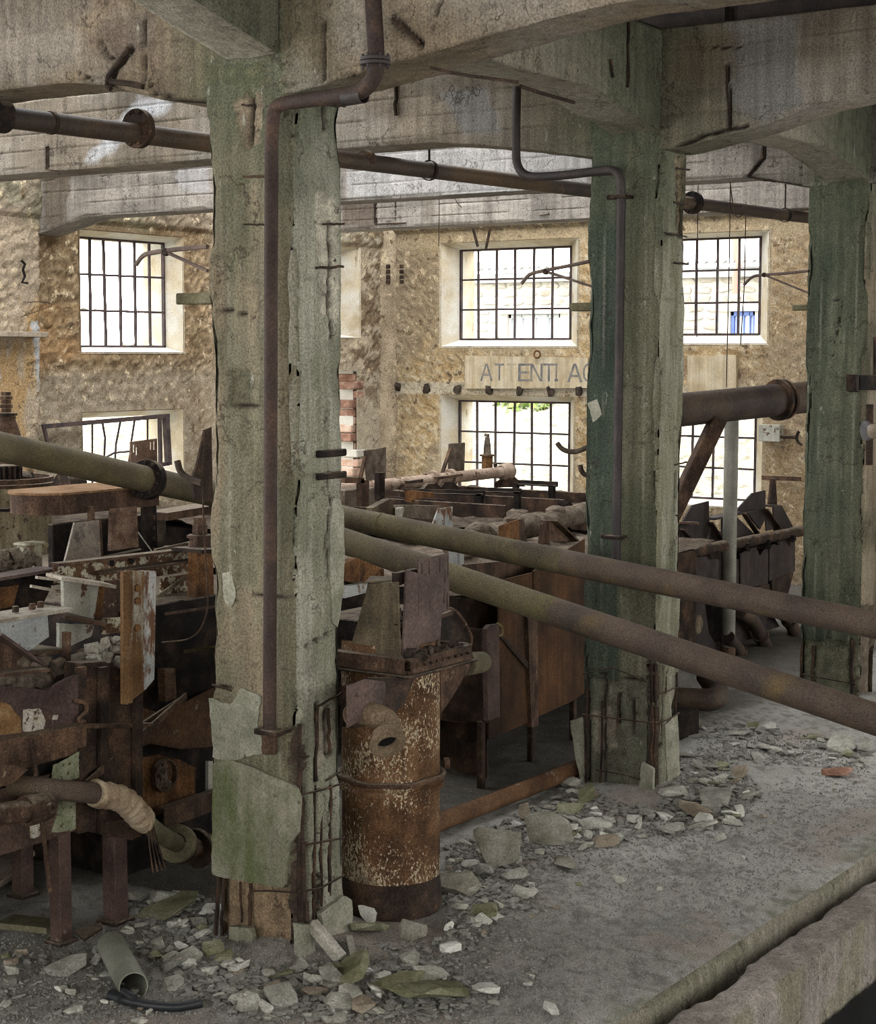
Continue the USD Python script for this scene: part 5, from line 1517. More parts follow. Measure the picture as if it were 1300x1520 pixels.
t = thing('pump_casing', 'orange rusty casing with a clogged round port behind the front column', 'machine')
PB = 1.35
t.add('body', box3((.35, PB + .05, .40), (1.7, 2.4, 1.40)), 'rust_black', smooth=False)
t.add('upper_plate', plate([(205, 1048), (240, 1060), (318, 1020), (318, 1108), (270, 1112), (224, 1104), (205, 1110)], 'b', PB, .014), 'rust_panel_dark', smooth=False)
surface('rust_panel_dark', [(.035, .022, .016), (.075, .040, .022), (.12, .062, .03)], scale=3, grain=.4, bump=.3, rough=.8, spec=.2, paint=((.26, .23, .19), .64, .68, 9))
t.add('side_plate', plate([(208, 1125), (236, 1120), (268, 1128), (290, 1140), (290, 1190), (228, 1212), (208, 1190)], 'b', PB + .02, .014), 'rust_orange', smooth=False)
c = at(241, 1150, 'b', PB)
t.add('port_ring', lathe([(.075, 0), (.085, 0), (.085, .03), (.075, .03), (.075, 0)], c, [0, -1., 0], 32), 'rust_brown')
t.add('port_clog', cat_(*[rock(c + [g.uniform(-.05, .05), -.01, g.uniform(-.05, .05)], (.05, .04, .05), 800 + i, 12) for i in range(16)]), 'dust', kind='stuff')
t.add('low_rail', sweep(channel(.06, .10, .012, -1), at(238, 1214, 'b', PB - .05), at(325, 1184, 'b', PB - .05)), 'rust_brown', smooth=False)
t.add('small_post', plate([(244, 994), (260, 992), (262, 1036), (246, 1042)], 'b', PB - .03, .05), 'rust_brown', smooth=False)
t.add('white_edge', plate([(309, 1130), (316, 1130), (316, 1172), (309, 1176)], 'b', PB - .02, .02), 'paint_pale', smooth=False)
t.add('base_box', box3((.35, PB + .1, .02), (1.6, 2.3, .40)), 'rust_black', smooth=False)

t = thing('lagged_pipe', 'bent pipe with a beige wrapped elbow below the steel tank', 'pipe')
LB = FB - .14
path = bend([at(20, 1165, 'b', LB + .16), at(60, 1170, 'b', LB), at(145, 1178, 'b', LB), at(185, 1186, 'b', LB), at(205, 1210, 'b', LB), at(238, 1240, 'b', LB + .05), at(262, 1252, 'b', LB + .12)], .10, 8)
path = np.array(path)
xs_ = pix(path)[:, 0]
dark_ = path[xs_ < 146]
lag_ = path[(xs_ > 136) & (xs_ < 222)]
ol_ = path[xs_ > 208]
t.add('dark_length', tube(dark_, .047, 22), 'rust_pipe_brown')
t.add('lagging', tube(lag_, [.060 + .004 * math.sin(i * 1.9) for i in range(len(lag_))], 26), 'lagging', label='beige cloth wrapping')
for q in (lag_[1], lag_[-2]):
    t.add('binding', lathe([(.061, -.012), (.068, -.006), (.068, .006), (.061, .012)], q, lag_[-1] - lag_[0] if q is lag_[-2] else np.array([1., 0, 0]), 22), 'lagging')
t.add('olive_length', tube(ol_, .043, 22), 'olive_pipe', label='olive green length')
dd = ol_[-1] - ol_[-3]
t.add('flange', disc(ol_[-1], dd, .095, .03, 30), 'olive_pipe')
t.add('flange', disc(ol_[-1] + dd / np.linalg.norm(dd) * .035, dd, .09, .03, 30), 'rust_dark')
q = at(300, 1262, 'b', LB + .25)
t.add('tail', tube([ol_[-1], q, q + [.3, .1, -.02]], .05, 20), 'rust_dark')
t.add('flange', disc(at(290, 1260, 'b', LB + .22), [1., .1, 0], .10, .03, 30), 'rust_dark')
t.add('end_band', disc(at(302, 1260, 'b', LB + .22), [1., .1, 0], .06, .12, 26), 'olive_pipe')
for i in range(4):
    a_ = at(219 + i * 2, 1218, 'b', LB - .03)
    t.add('wire_tail', tube([a_, a_ + [.01 * i, -.01, -.12], a_ + [.02 * i, -.03, -.24]], .004, 5), 'rust_brown')
t = thing('branch_pipe', 'short brown branch pipe with a ring at the left edge below the tank', 'pipe')
p0, p1 = at(-60, 1214, 'b', LB - .02), at(42, 1203, 'b', LB - .02)
t.add('tube', line_tube(p0, p1, .048, 10, 22), 'rust_brown')
t.add('socket', lathe([(.05, 0), (.066, .0), (.068, .05), (.062, .08), (.066, .1), (.060, .13), (.0, .13)], p1 - [.02, 0, 0], [1., 0, 0], 26), 'rust_brown')
t.add('ring', lathe([(.012, 0), (.024, 0), (.024, .02), (.012, .02), (.012, 0)], at(74, 1199, 'b', LB - .08), [0, -1., 0], 16), 'rust_brown')
t.add('bracket', plate([(-60, 1140), (0, 1132), (42, 1142), (20, 1162), (-10, 1172), (-60, 1180)], 'b', LB, .05), 'rust_brown', smooth=False)

# ------------------------------------------------------------------ left: stacked steelwork above the tank
t = thing('pale_beam', 'pale painted steel beam with studs, lying along the tank at the left edge', 'steel beam')
p0, p1 = at(-60, 950, 'b', 1.3), at(84, 926, 'b', 1.3)
t.add('web', plate([(-60, 928), (70, 905), (73, 945), (40, 968), (-60, 972)], 'b', 1.3, .014), 'paint_blue_grey', smooth=False)
t.add('top_flange', sweep(rect(.20, .016), at(-60, 926, 'b', 1.3), at(86, 902, 'b', 1.3)), 'wood_pale_steel', smooth=False)
surface('wood_pale_steel', [(.20, .165, .13), (.30, .265, .22), (.38, .35, .30)], scale=7, grain=.3, bump=.3, rough=.9, spec=.15, paint=((.09, .05, .035), .6, .66, 10))
t.add('bottom_flange', sweep(rect(.20, .016), at(-60, 985, 'b', 1.3), at(78, 962, 'b', 1.3)), 'rust_brown', smooth=False)
for x, y in ((23, 905), (48, 901), (60, 898)):
    t.add('stud', disc(at(x, y + 4, 'b', 1.27), Z, .016, .03, 6), 'rust_dark')
t = thing('steel_bracket', 'rusty triangular steel bracket with stiffeners at the left edge', 'bracket')
t.add('web', plate([(-40, 942), (0, 948), (52, 985), (54, 1000), (-40, 1000)], 'b', 1.12, .014), 'rust_brown', smooth=False)
t.add('flange', sweep(rect(.11, .014), at(-10, 940, 'b', 1.12), at(54, 985, 'b', 1.12)), 'rust_purple', smooth=False)
t.add('foot', sweep(rect(.16, .014), at(-40, 1002, 'b', 1.08), at(56, 992, 'b', 1.08)), 'rust_brown', smooth=False)
t = thing('dirt_heap', 'brown dirt heaped on top of the steel tank', 'dirt', kind='stuff')
t.add('dirt', cat_(*[rock(at(g.uniform(0, 118), g.uniform(985, 1022), 'b', 1.12) + [0, g.uniform(0, .12), 0], g.uniform(.05, .16, 3), 820 + i, 14) for i in range(40)]), 'dust', smooth=False)
t.one = True
t = thing('painted_rail', 'pale green painted rail behind the torn tank plate', 'steel beam')
t.add('rail', sweep(rect(.05, .022), at(54, 993, 'b', 1.2), at(125, 972, 'b', 1.2)), 'wood_pale_steel', smooth=False)
t.add('web', plate([(74, 992), (120, 978), (120, 1002), (74, 1020)], 'b', 1.22, .012), 'paint_blue_grey', smooth=False)
t = thing('stub_beam', 'short pale steel beam end with flanges beside the vertical channel', 'steel beam')
t.add('web', plate([(94, 862), (150, 868), (148, 918), (142, 920), (95, 907)], 'b', 1.35, .02), 'paint_pale', smooth=False)
t.add('top_flange', sweep(rect(.20, .016), at(80, 856, 'b', 1.40), at(160, 868, 'b', 1.30)), 'wood_pale_steel', smooth=False)
t.add('bottom_flange', sweep(rect(.20, .016), at(88, 912, 'b', 1.40), at(152, 924, 'b', 1.30)), 'rust_brown', smooth=False)
t.add('end_edge', plate([(150, 864), (157, 866), (150, 924), (142, 922)], 'b', 1.30, .012), 'rust_orange', smooth=False)
t.add('side_plate', plate([(157, 862), (187, 860), (187, 915), (150, 920)], 'b', 1.42, .012), 'rust_brown', smooth=False)
t = thing('stub_beam', 'lower pale steel stub with torn rusty web under the beam end', 'steel beam')
t.add('web', plate([(88, 925), (140, 928), (136, 945), (122, 952), (88, 966)], 'b', 1.33, .02, jag=.003), 'paint_pale', smooth=False)
t.add('upright', sweep(rect(.03, .03), at(98, 1008, 'b', 1.16), at(99, 938, 'b', 1.16)), 'rust_brown', smooth=False)
t.add('angle_piece', plate([(155, 918), (187, 916), (187, 938), (155, 942)], 'b', 1.3, .02), 'paint_flaking', smooth=False)

t = thing('vertical_channel', 'upright rusty steel channel with bolt holes and a slanted cut end', 'steel channel')
CB = .90
t.add('web', plate([(187, 846), (219, 848), (216, 1024), (203, 1034), (189, 1046), (187, 1000)], 'b', CB, .012), 'channel_steel', smooth=False)
surface('channel_steel', [(.12, .065, .028), (.20, .115, .052), (.27, .175, .095)], scale=3, grain=.35, bump=.25, rough=.8, spec=.2, streak=.3, paint=((.33, .31, .26), .56, .64, 5, (1, 1, .4)))
t.add('flange', plate([(219, 848), (232, 848), (229, 1008), (216, 1024)], 'b', CB - .02, .055), 'paint_blue_grey', smooth=False)
t.add('edge', sweep(rect(.02, .06), at(188, 1044, 'b', CB - .01), at(187.5, 848, 'b', CB - .01)), 'channel_steel', smooth=False)
for y in (873, 892, 932):
    t.add('rivet', disc(at(203, y, 'b', CB), [0, -1., 0], .018, .010, 12), 'rust_orange')
t = thing('long_channel', 'long rusty channel with flaking paint running behind the vertical channel', 'steel channel')
p0, p1 = at(80, 849, 'b', 1.6), at(292, 823, 'b', 1.6)
t.add('web', plate([(80, 838), (292, 813), (292, 846), (230, 856), (172, 866), (82, 866)], 'b', 1.6, .012), 'paint_flaking', smooth=False)
t.add('top_lip', sweep(rect(.07, .014), at(80, 838, 'b', 1.57), at(292, 814, 'b', 1.57)), 'rust_brown', smooth=False)
t.add('mid_lip', sweep(rect(.10, .012), at(150, 850, 'b', 1.55), at(292, 831, 'b', 1.55)), 'rust_brown', smooth=False)
for x, y in ((166, 836), (195, 833)):
    t.add('bolt_hole', disc(at(x, y, 'b', 1.592), [0, -1., 0], .016, .004, 12), 'pit')
t = thing('rusty_post', 'upright orange post with a valve spindle beside the front column', 'post')
t.add('post', plate([(292, 818), (316, 816), (318, 905), (290, 906)], 'b', 1.42, .06), 'rust_orange', smooth=False)
t.add('cap_plate', sweep(rect(.22, .02), at(277, 817, 'b', 1.45), at(318, 814, 'b', 1.45)), 'rust_dark', smooth=False)
q = at(297, 812, 'b', 1.50)
t.add('spindle', lathe([(.06, -.02), (.06, .05), (.075, .052), (.075, .066), (.042, .068), (.042, .12), (.034, .122), (.034, .16), (.018, .165), (0, .17)], q, Z, 6), 'rust_brown')
t.add('web_plate', plate([(240, 858), (290, 850), (292, 905), (238, 912)], 'b', 1.62, .012), 'paint_flaking', smooth=False)
t.add('brace', plate([(234, 884), (274, 856), (278, 858), (236, 890)], 'b', 1.58, .012), 'hood_steel', smooth=False)
t.add('back_plate', plate([(232, 815), (280, 805), (280, 822), (232, 830)], 'b', 1.75, .02), 'hood_steel', smooth=False)
t = thing('lower_channel', 'pale channel lying level between the vertical channel and the front column', 'steel channel')
t.add('web', plate([(230, 912), (318, 899), (318, 918), (230, 930)], 'b', 1.5, .014), 'paint_pale_worn', smooth=False)
surface('paint_pale_worn', [(.20, .185, .13), (.28, .265, .20), (.36, .34, .28)], scale=5, grain=.3, bump=.25, rough=.85, spec=.2, paint=((.11, .06, .03), .53, .6, 9), streak=.25)
t.add('top_flange', sweep(rect(.14, .014), at(230, 910, 'b', 1.46), at(318, 897, 'b', 1.46)), 'rust_brown', smooth=False)
for i, (x, y) in enumerate(((255, 897), (270, 900), (263, 895))):
    t.add('rubble_piece', rock(at(x, y, 'b', 1.46), (.09, .07, .04), 850 + i, 14), 'dust')
t = thing('dark_box', 'black steel box under the pale channel beside the front column', 'machine')
t.add('body', box3(at(228, 1000, 'b', 1.62), at(325, 932, 'b', 1.62) + [.3, .5, 0]), 'rust_black', smooth=False)
t.add('ledge', sweep(rect(.12, .02), at(228, 974, 'b', 1.5), at(320, 958, 'b', 1.5)), 'wood_moss', smooth=False)
surface('wood_moss', [(.10, .085, .045), (.17, .145, .075), (.24, .20, .11)], scale=7, grain=.35, bump=.4, rough=.95, spec=.1)
t.add('ledge', sweep(rect(.10, .02), at(262, 966, 'b', 1.45), at(320, 957, 'b', 1.45)), 'wood_moss', smooth=False)
t.add('hinge', plate([(256, 978), (282, 974), (282, 988), (256, 992)], 'b', 1.55, .05), 'rust_brown', smooth=False)
t = thing('concrete_lump', 'dark block capped with crumbled plaster on the tank beside the vertical channel', 'concrete')
t.add('block', box3(at(145, 990, 'b', 1.12), at(187, 960, 'b', 1.12) + [0.04, .16, 0], .02), 'rust_dark', smooth=False)
t.add('crumbs', cat_(*[rock(at(g.uniform(128, 186), g.uniform(950, 985), 'b', 1.10), g.uniform(.03, .09, 3), 860 + i, 12) for i in range(22)]), 'pale_concrete', kind='stuff', smooth=False)
t = thing('sloping_plate', 'dark sloping plate with a rusty lip behind the pale beam', 'plate')
t.add('plate', plate([(-60, 866), (0, 858), (70, 842), (76, 872), (60, 905), (-60, 915)], 'b', 1.75, .014), 'rust_black', smooth=False)
t.add('lip', sweep(rect(.14, .016), at(-60, 866, 'b', 1.72), at(72, 844, 'b', 1.72)), 'rust_purple', smooth=False)
t.add('rust_patch', plate([(-60, 880), (0, 872), (28, 868), (20, 900), (-60, 916)], 'b', 1.735, .008), 'rust_orange', smooth=False)
t = thing('junction_box', 'small pale cast junction box on the rim of the round vat', 'box')
q = at(53, 818, 'b', 2.0)
t.add('box', box3(q + [-.06, 0, -.045], q + [.05, .08, .03]), 'paint_pale_worn', smooth=False)
t.add('lid', box3(q + [-.075, -.01, .03], q + [.065, .09, .045]), 'paint_pale_worn', smooth=False)
t.add('lug', disc(q + [.07, .03, .02], [1., 0, 0], .014, .04, 10), 'wood_moss')
t = thing('bent_bars', 'two bent thin bars sticking out left of the beam end', 'bar')
t.add('bar', sweep(rect(.02, .014), at(54, 857, 'b', 1.4), at(96, 862, 'b', 1.38)), 'wood_pale_steel', smooth=False)
t.add('bar', sweep(rect(.02, .014), at(46, 870, 'b', 1.4), at(94, 879, 'b', 1.38)), 'wood_pale_steel', smooth=False)
t = thing('caked_ledge', 'rusty ledge caked with dirt in front of the round vat', 'ledge')
t.add('ledge', plate([(-60, 830), (40, 818), (48, 842), (-60, 862)], 'b', 1.95, .06, jag=.004), 'rust_brown', smooth=False)
t.add('dirt', cat_(*[rock(at(g.uniform(-20, 55), g.uniform(820, 848), 'b', 1.92), g.uniform(.04, .11, 3), 890 + i, 12) for i in range(22)]), 'dust', kind='stuff', smooth=False)

# round vat, valve, hood and brackets farther back
VB = 2.75
q = at(80, 770, ((0, 0, 0), (1., 0, 0)) if False else 'b', VB)
vr = .40
vc = np.array(deep(-5, 835, 11.6))
px_ = m_per_px(vc)
vr = 84 * px_
zt, zl = deep(-5, 712, 11.6)[2], deep(-5, 840, 11.6)[2]
t = thing('round_vat', 'round steel vat with streaked buff paint and a rusty rim at the left edge', 'vat')
t.add('shell', lathe([(vr, zl - .5 - vc[2]), (vr, zt - vc[2]), (vr - .012, zt - vc[2]), (vr - .012, zl - vc[2]), (0, zl - vc[2])], vc, Z, 64), 'vat_steel')
t.add('rim', lathe([(vr - .02, 0), (vr + .025, 0), (vr + .025, .02), (vr + .006, .024), (vr + .006, .055), (vr - .02, .055), (vr - .02, 0)], np.array([vc[0], vc[1], zt - .03]), Z, 64), 'rust_brown')
t.add('foot_rim', lathe([(vr, 0), (vr + .03, 0), (vr + .03, .018), (vr, .018)], np.array([vc[0], vc[1], zl - .03]), Z, 64), 'rust_dark')
t.add('handle', tube(bend([deep(x, y, 11.15) for x, y in ((-20, 757), (14, 757), (20, 751))], .03), .012, 8), 'rust_black')
t = thing('vat_motor', 'black gear lump inside the round vat under the slanting pipe', 'motor')
q = deep(8, 706, 11.5)
t.add('casing', box3(q + [-.12, -.08, -.06], q + [.08, .1, .07]), 'rust_black', smooth=False)
for i in range(4):
    t.add('fin', box3(q + [-.10 + i * .045, -.10, -.06], q + [-.085 + i * .045, -.08, .07]), 'rust_dark', smooth=False)
t.add('lever', rock(q + [.15, 0, .0], (.18, .1, .06), 905, 16), 'rust_black')
q = deep(10, 644, 12.2)
t = thing('valve_spindle', 'stacked rusty valve spindle standing behind the slanting pipe at the left edge', 'valve')
pxm = 12.2 / F_PX
t.add('bonnet', lathe([(22 * pxm, -60 * pxm), (20 * pxm, 0), (13 * pxm, 22 * pxm), (14 * pxm, 26 * pxm), (0, 26 * pxm)], q, Z, 28), 'rust_brown')
t.add('flange', disc(q + [0, 0, 27 * pxm], Z, 16 * pxm, 4 * pxm, 28), 'rust_dark')
for i in range(5):
    t.add('nut', disc(q + [0, 0, (32 + i * 6.2) * pxm], Z, (9.5 if i % 2 else 7.5) * pxm, 5.6 * pxm, 8), 'rust_brown')

HB = 2.45
t = thing('launder_hood', 'rusty shallow round-ended hood under the slanting pipe flange', 'hood')
zt, zl = at(150, 730, 'b', HB)[2], at(150, 759, 'b', HB)[2]
p0, p1 = at(68, 745, 'b', HB), at(236, 740, 'b', HB)
P_ = shapely.box(p0[0] + .12, HB, p1[0], HB + .42)
P_ = P_.union(Point(p0[0] + .21, HB + .21).buffer(.21))
t.add('skirt', poly_slab(P_, np.array([0, 0, zl]), np.array([1., 0, 0]), np.array([0, 1., 0]), Z, zt - zl), 'rust_brown', smooth=35)
t.add('top_plate', poly_slab(P_.buffer(.012), np.array([0, 0, zt]), np.array([1., 0, 0]), np.array([0, 1., 0]), Z, .012), 'rust_orange_top', smooth=False)
surface('rust_orange_top', [(.15, .085, .04), (.23, .135, .07), (.30, .20, .12)], scale=5, grain=.3, bump=.3, rough=.9, spec=.15)
t.add('lug', sweep(rect(.03, .03), at(135, 795, 'b', HB - .04), at(135, 752, 'b', HB - .04)), 'rust_brown', smooth=False)
t = thing('dark_cabinet', 'black steel frame standing under the round-ended hood', 'frame')
CBb = 2.75
t.add('body', box3(at(80, 850, 'b', CBb), at(230, 762, 'b', CBb) + [0, .05, 0]), 'rust_black', smooth=False)
t.add('bolted_post', plate([(218, 752), (232, 750), (234, 820), (230, 830), (218, 822)], 'b', CBb - .25, .05), 'rust_black', smooth=False)
for y in (768, 784, 800, 815):
    t.add('bolt', disc(at(227, y, 'b', CBb - .25), [0, -1., 0], .014, .012, 6), 'rust_dark')
t.add('floor_bar', sweep(rect(.06, .03), at(150, 831, 'b', CBb - .2), at(226, 815, 'b', CBb - .2)), 'rust_black', smooth=False)
t.add('wire', tube([at(205, 790, 'b', CBb - .3), at(228, 822, 'b', CBb - .3)], .004, 5), 'paint_pale')
t = thing('tapered_bracket', 'silvery tapered bracket plate under the hood', 'bracket')
t.add('plate', plate([(111, 776), (147, 772), (150, 832), (96, 836)], 'b', HB - .08, .014), 'silver_flake', smooth=False)
surface('silver_flake', [(.12, .095, .07), (.22, .18, .14), (.34, .30, .25)], scale=9, grain=.35, bump=.6, bump_scale=25, rough=.5, spec=.5, mottle=((.07, .05, .038), .5, .62, 9))
t.add('edge', plate([(147, 772), (151, 772), (153, 832), (150, 834)], 'b', HB - .08, .06), 'rust_dark', smooth=False)
t = thing('square_bracket', 'square mottled rust plate under the hood', 'bracket')
t.add('plate', plate([(167, 755), (203, 751), (206, 812), (165, 818)], 'b', HB - .05, .03), 'rust_mottled', smooth=False)
surface('rust_mottled', [(.07, .042, .03), (.13, .08, .055), (.20, .135, .095)], scale=14, grain=.45, bump=.4, rough=.85, spec=.2)
t = thing('slotted_bracket', 'upright rusty slotted plate in front of the lower left window', 'bracket')
SB = 4.2
hol = [[(x - 1.2, y0_), (x + 1.2, y0_), (x + 1.2, y1_), (x - 1.2, y1_)] for x, y0_, y1_ in ((199, 660, 672), (203, 664, 676), (224, 656, 668), (229, 655, 668))]
t.add('plate', plate([(194, 656), (233, 651), (234, 700), (195, 712)], 'b', SB, .012, holes=hol), 'rust_orange_brown', smooth=False)
surface('rust_orange_brown', [(.075, .045, .03), (.13, .08, .055), (.20, .14, .105)], scale=6, grain=.4, bump=.3, rough=.85, spec=.2)
t.add('gusset', plate([(190, 690), (196, 664), (197, 700)], 'b', SB + .02, .012), 'rust_orange_brown', smooth=False)
t = thing('leaning_plate', 'dark steel plate leaning against the back of the front column', 'plate')
t.add('plate', plate([(304, 638), (314, 634), (316, 745), (288, 741), (286, 712), (294, 684)], 'b', 1.0, .012), 'rust_dark', smooth=False)
t = thing('far_rail', 'low rusty ledge and bars in front of the left wall', 'ledge')
t.add('ledge', sweep(rect(.2, .05), at(232, 766, 'b', 3.2), at(318, 752, 'b', 3.2)), 'rust_brown', smooth=False)
t.add('bar', sweep(rect(.05, .04), at(80, 722, 'b', 3.6), at(135, 726, 'b', 3.6)), 'rust_dark', smooth=False)
t.add('drum_end', tube([at(92, 722, 'b', 3.5), at(116, 720, 'b', 3.5)], .085, 20), 'rust_dark')
t = thing('machine_bank', 'dark bodies of a second row of flotation machines behind the tank', 'machine')
t.add('body', box3((-1.6, 2.9, 0), (2.6, 4.6, 1.36)), 'rust_dark', smooth=False)
t.add('body_top', box3((-.2, 4.7, 0), (4.2, 6.0, 1.42)), 'dust_dark', smooth=False)
t.add('body_low', box3((-2.6, 2.30, .3), (1.9, 2.6, 1.25)), 'rust_black', smooth=False)

surface('rust_hook', [(.025, .018, .014), (.05, .036, .027), (.09, .066, .048)], scale=9, grain=.4, bump=.2, rough=.85, spec=.2)

# ------------------------------------------------------------------ middle machine bank
NP = np.array([-.131, .991, 0.])
FP = (np.array([3.06, .95, 0.]), NP)
t = thing('flotation_bank', 'orange brown rusty machine bank between the drum and the middle column', 'machine')
bk = np.array([3.15, 1.12, 0.])
t.add('body', box3((3.12, 1.16, .36), (6.4, 4.3, 1.16)), 'rust_dark', smooth=False)
t.add('front_panel', plate([(741, 862), (790, 850), (790, 1074), (743, 1090)], *FP, .012) if False else plate([(741, 862), (790, 850), (790, 1070), (725, 1098), (725, 930), (741, 926)], FP, None, .012), 'rust_panel', smooth=False)
t.add('front_panel', plate([(792, 848), (868, 800), (868, 1028), (851, 1040), (800, 1063), (792, 1068)], FP, None, .012), 'rust_panel', smooth=False)
t.add('upper_panel', plate([(690, 838), (868, 822), (868, 862), (741, 872), (690, 880)], (np.array([3.06, 1.12, 0.]), NP), None, .02), 'rust_brown', smooth=False)
t.add('end_panel', plate([(630, 925), (722, 935), (722, 1073), (640, 1068), (630, 1066)], 'a', 3.02, .012), 'rust_dark', smooth=False)
t.add('corner_post', plate([(722, 934), (727, 928), (741, 926), (742, 1064), (724, 1070)], (np.array([3.02, .91, 0.]), NP), None, .03), 'rust_purple', smooth=False)
t.add('stiffener', plate([(783, 914), (798, 916), (799, 1077), (789, 1080)], (np.array([3.04, .925, 0.]), NP), None, .05), 'rust_brown', smooth=False)
t.add('diagonal_rib', plate([(742, 945), (748, 945), (786, 985), (786, 996)], (np.array([3.05, .935, 0.]), NP), None, .012), 'rust_dark', smooth=False)
for x, y0_, y1_ in ((722, 1068, 1172), (796, 1040, 1080), (858, 1020, 1065)):
    p, q = at(x - 6, y1_, FP), at(x + 6, y0_, FP)
    c = (p + q) / 2
    t.add('leg', box3((c[0] - .022, c[1] + .02, -.01), (c[0] + .022, c[1] + .06, .42)), 'rust_dark', smooth=False)
t.add('under_plate', plate([(640, 1068), (722, 1073), (723, 1150), (722, 1172), (655, 1130)], 'a', 3.25, .012), 'rust_dark', smooth=False)
t.add('knob_ring', tube(bend([at(x, y, (np.array([3.0, .90, 0.]), NP)) for x, y in ((738, 925), (746, 930), (746, 942), (740, 944))], .03), .007, 6), 'wood_moss')
# trough top with caked dust
gx, gy = np.meshgrid(np.linspace(3.05, 6.6, 70), np.linspace(1.10, 4.4, 60), indexing='ij')
gz = 1.17 + .16 * (fbm(np.stack([gx, gy, gx * 0], -1), 1.7, 501) - .35) + .05 * fbm(np.stack([gx, gy, gx * 0], -1), 7, 502)
f = grid_faces(70, 60)
V3 = np.stack([gx, gy, gz], -1).reshape(-1, 3)
if np.cross(V3[f[0, 1]] - V3[f[0, 0]], V3[f[0, 2]] - V3[f[0, 0]])[2] < 0:
    f = f[:, ::-1]
t.add('caked_dust', (V3, f), 'dust', smooth=True)


t2 = thing('rear_trough', 'dust filled dark troughs behind the machine bank, under the windows', 'machine')
t2.add('body', box3((5.1, 3.0, 0), (9.7, 6.3, 1.2)), 'soot', smooth=False)
gx, gy = np.meshgrid(np.linspace(5.05, 9.75, 90), np.linspace(2.95, 6.35, 70), indexing='ij')
gz = 1.20 + .18 * (fbm(np.stack([gx, gy * .5, gx * 0], -1), 2.4, 504) - .42) + .06 * fbm(np.stack([gx, gy, gx * 0], -1), 8, 505)
f = grid_faces(90, 70)
V3 = np.stack([gx, gy, gz], -1).reshape(-1, 3)
if np.cross(V3[f[0, 1]] - V3[f[0, 0]], V3[f[0, 2]] - V3[f[0, 0]])[2] < 0:
    f = f[:, ::-1]
t2.add('caked_dust', (V3, f), 'dust_mid', smooth=True)
surface('dust_mid', [(.05, .04, .031), (.085, .068, .053), (.13, .105, .083)], scale=9, grain=.35, bump=.9, bump_scale=30, rough=1.0, spec=.05, dist=.03)
for k, a_ in enumerate((5.6, 6.6, 7.6, 8.6)):
    t2.add('partition', box3((a_, 3.05, 1.1), (a_ + .02, 5.6, 1.42 - .02 * k)), 'rust_dark', smooth=False)


def lumpy(pts, r, seed, amp=.3, n=60):
    P = np.array([pts[0] + (pts[1] - pts[0]) * s for s in np.linspace(0, 1, n)])
    v, f = tube(P, r, 26)
    c = v - np.clip(((v - pts[0]) @ (pts[1] - pts[0])) / np.dot(pts[1] - pts[0], pts[1] - pts[0]), 0, 1)[:, None] * (pts[1] - pts[0]) - pts[0]
    k = 1 + amp * (fbm(v, 7, seed) - .45) * 2 + amp * .6 * (fbm(v, 22, seed + 1) - .5)
    return v + c * (k - 1)[:, None], f


for lab, a_, b_, r, s in (('nearer dust caked shaft along the machine bank', (672, 812), (742, 788), .075, 511), ('middle dust caked shaft along the machine bank', (722, 800), (800, 776), .085, 513), ('farther dust caked shaft reaching towards the middle column', (772, 786), (872, 760), .085, 515)):
    p, q = at(*a_, 'z', 1.32), at(*b_, 'z', 1.34)
    t = thing('dusty_shaft', lab, 'shaft')
    t.add('shaft', lumpy((p, q), r, s), 'dust', smooth=True)
    t.add('dust_cone', mound(p + (q - p) * .5 + [0, 0, .07], .10, .08, .05, s), 'dust', smooth=True)
gg = np.random.default_rng(55)
for k, (lab, b0_, b1_, lx, l0, l1) in enumerate((('nearest black angle frame over the machine bank', (576, 741), (657, 745), 653, 745, 764), ('second black angle frame over the machine bank', (598, 729), (718, 732), 712, 732, 764), ('third black angle frame over the machine bank', (709, 727), (772, 729), 768, 729, 764), ('farthest black angle frame, below the lower middle window', (766, 716), (826, 719), 819, 720, 752))):
    a_ = at(lx, l1, 'z', 1.24)[0]
    t = thing('angle_frame', lab, 'frame')
    p, q = at(*b0_, 'a', a_), at(*b1_, 'a', a_)
    w = 6 * m_per_px(p)
    t.add('top_bar', sweep(angle(w * 1.3, w * 1.2, .012), p, q), 'rust_black', smooth=False)
    e0_, e1_ = at(lx, l0, 'a', a_), at(lx, l1, 'a', a_)
    t.add('leg', sweep(angle(w * 1.4, w * 1.3, .012), e1_, e0_), 'rust_black', smooth=False)
    lo = np.array([p[0], p[1], e1_[2]])
    t.add('leg', sweep(angle(w * 1.2, w * 1.2, .012), lo, p), 'rust_black', smooth=False)
    t.add('dust_foot', mound(e1_ + [0, 0, .0], .10, .10, .055, 540 + k), 'dust', smooth=True)
t = thing('rusty_gate', 'orange rusty plate lying under the black angle frames', 'plate')
t.add('plate', plate([(600, 729), (607, 728), (640, 731), (640, 738), (612, 742), (610, 746), (600, 744)], 'a', 5.2, .03), 'rust_orange', smooth=False)

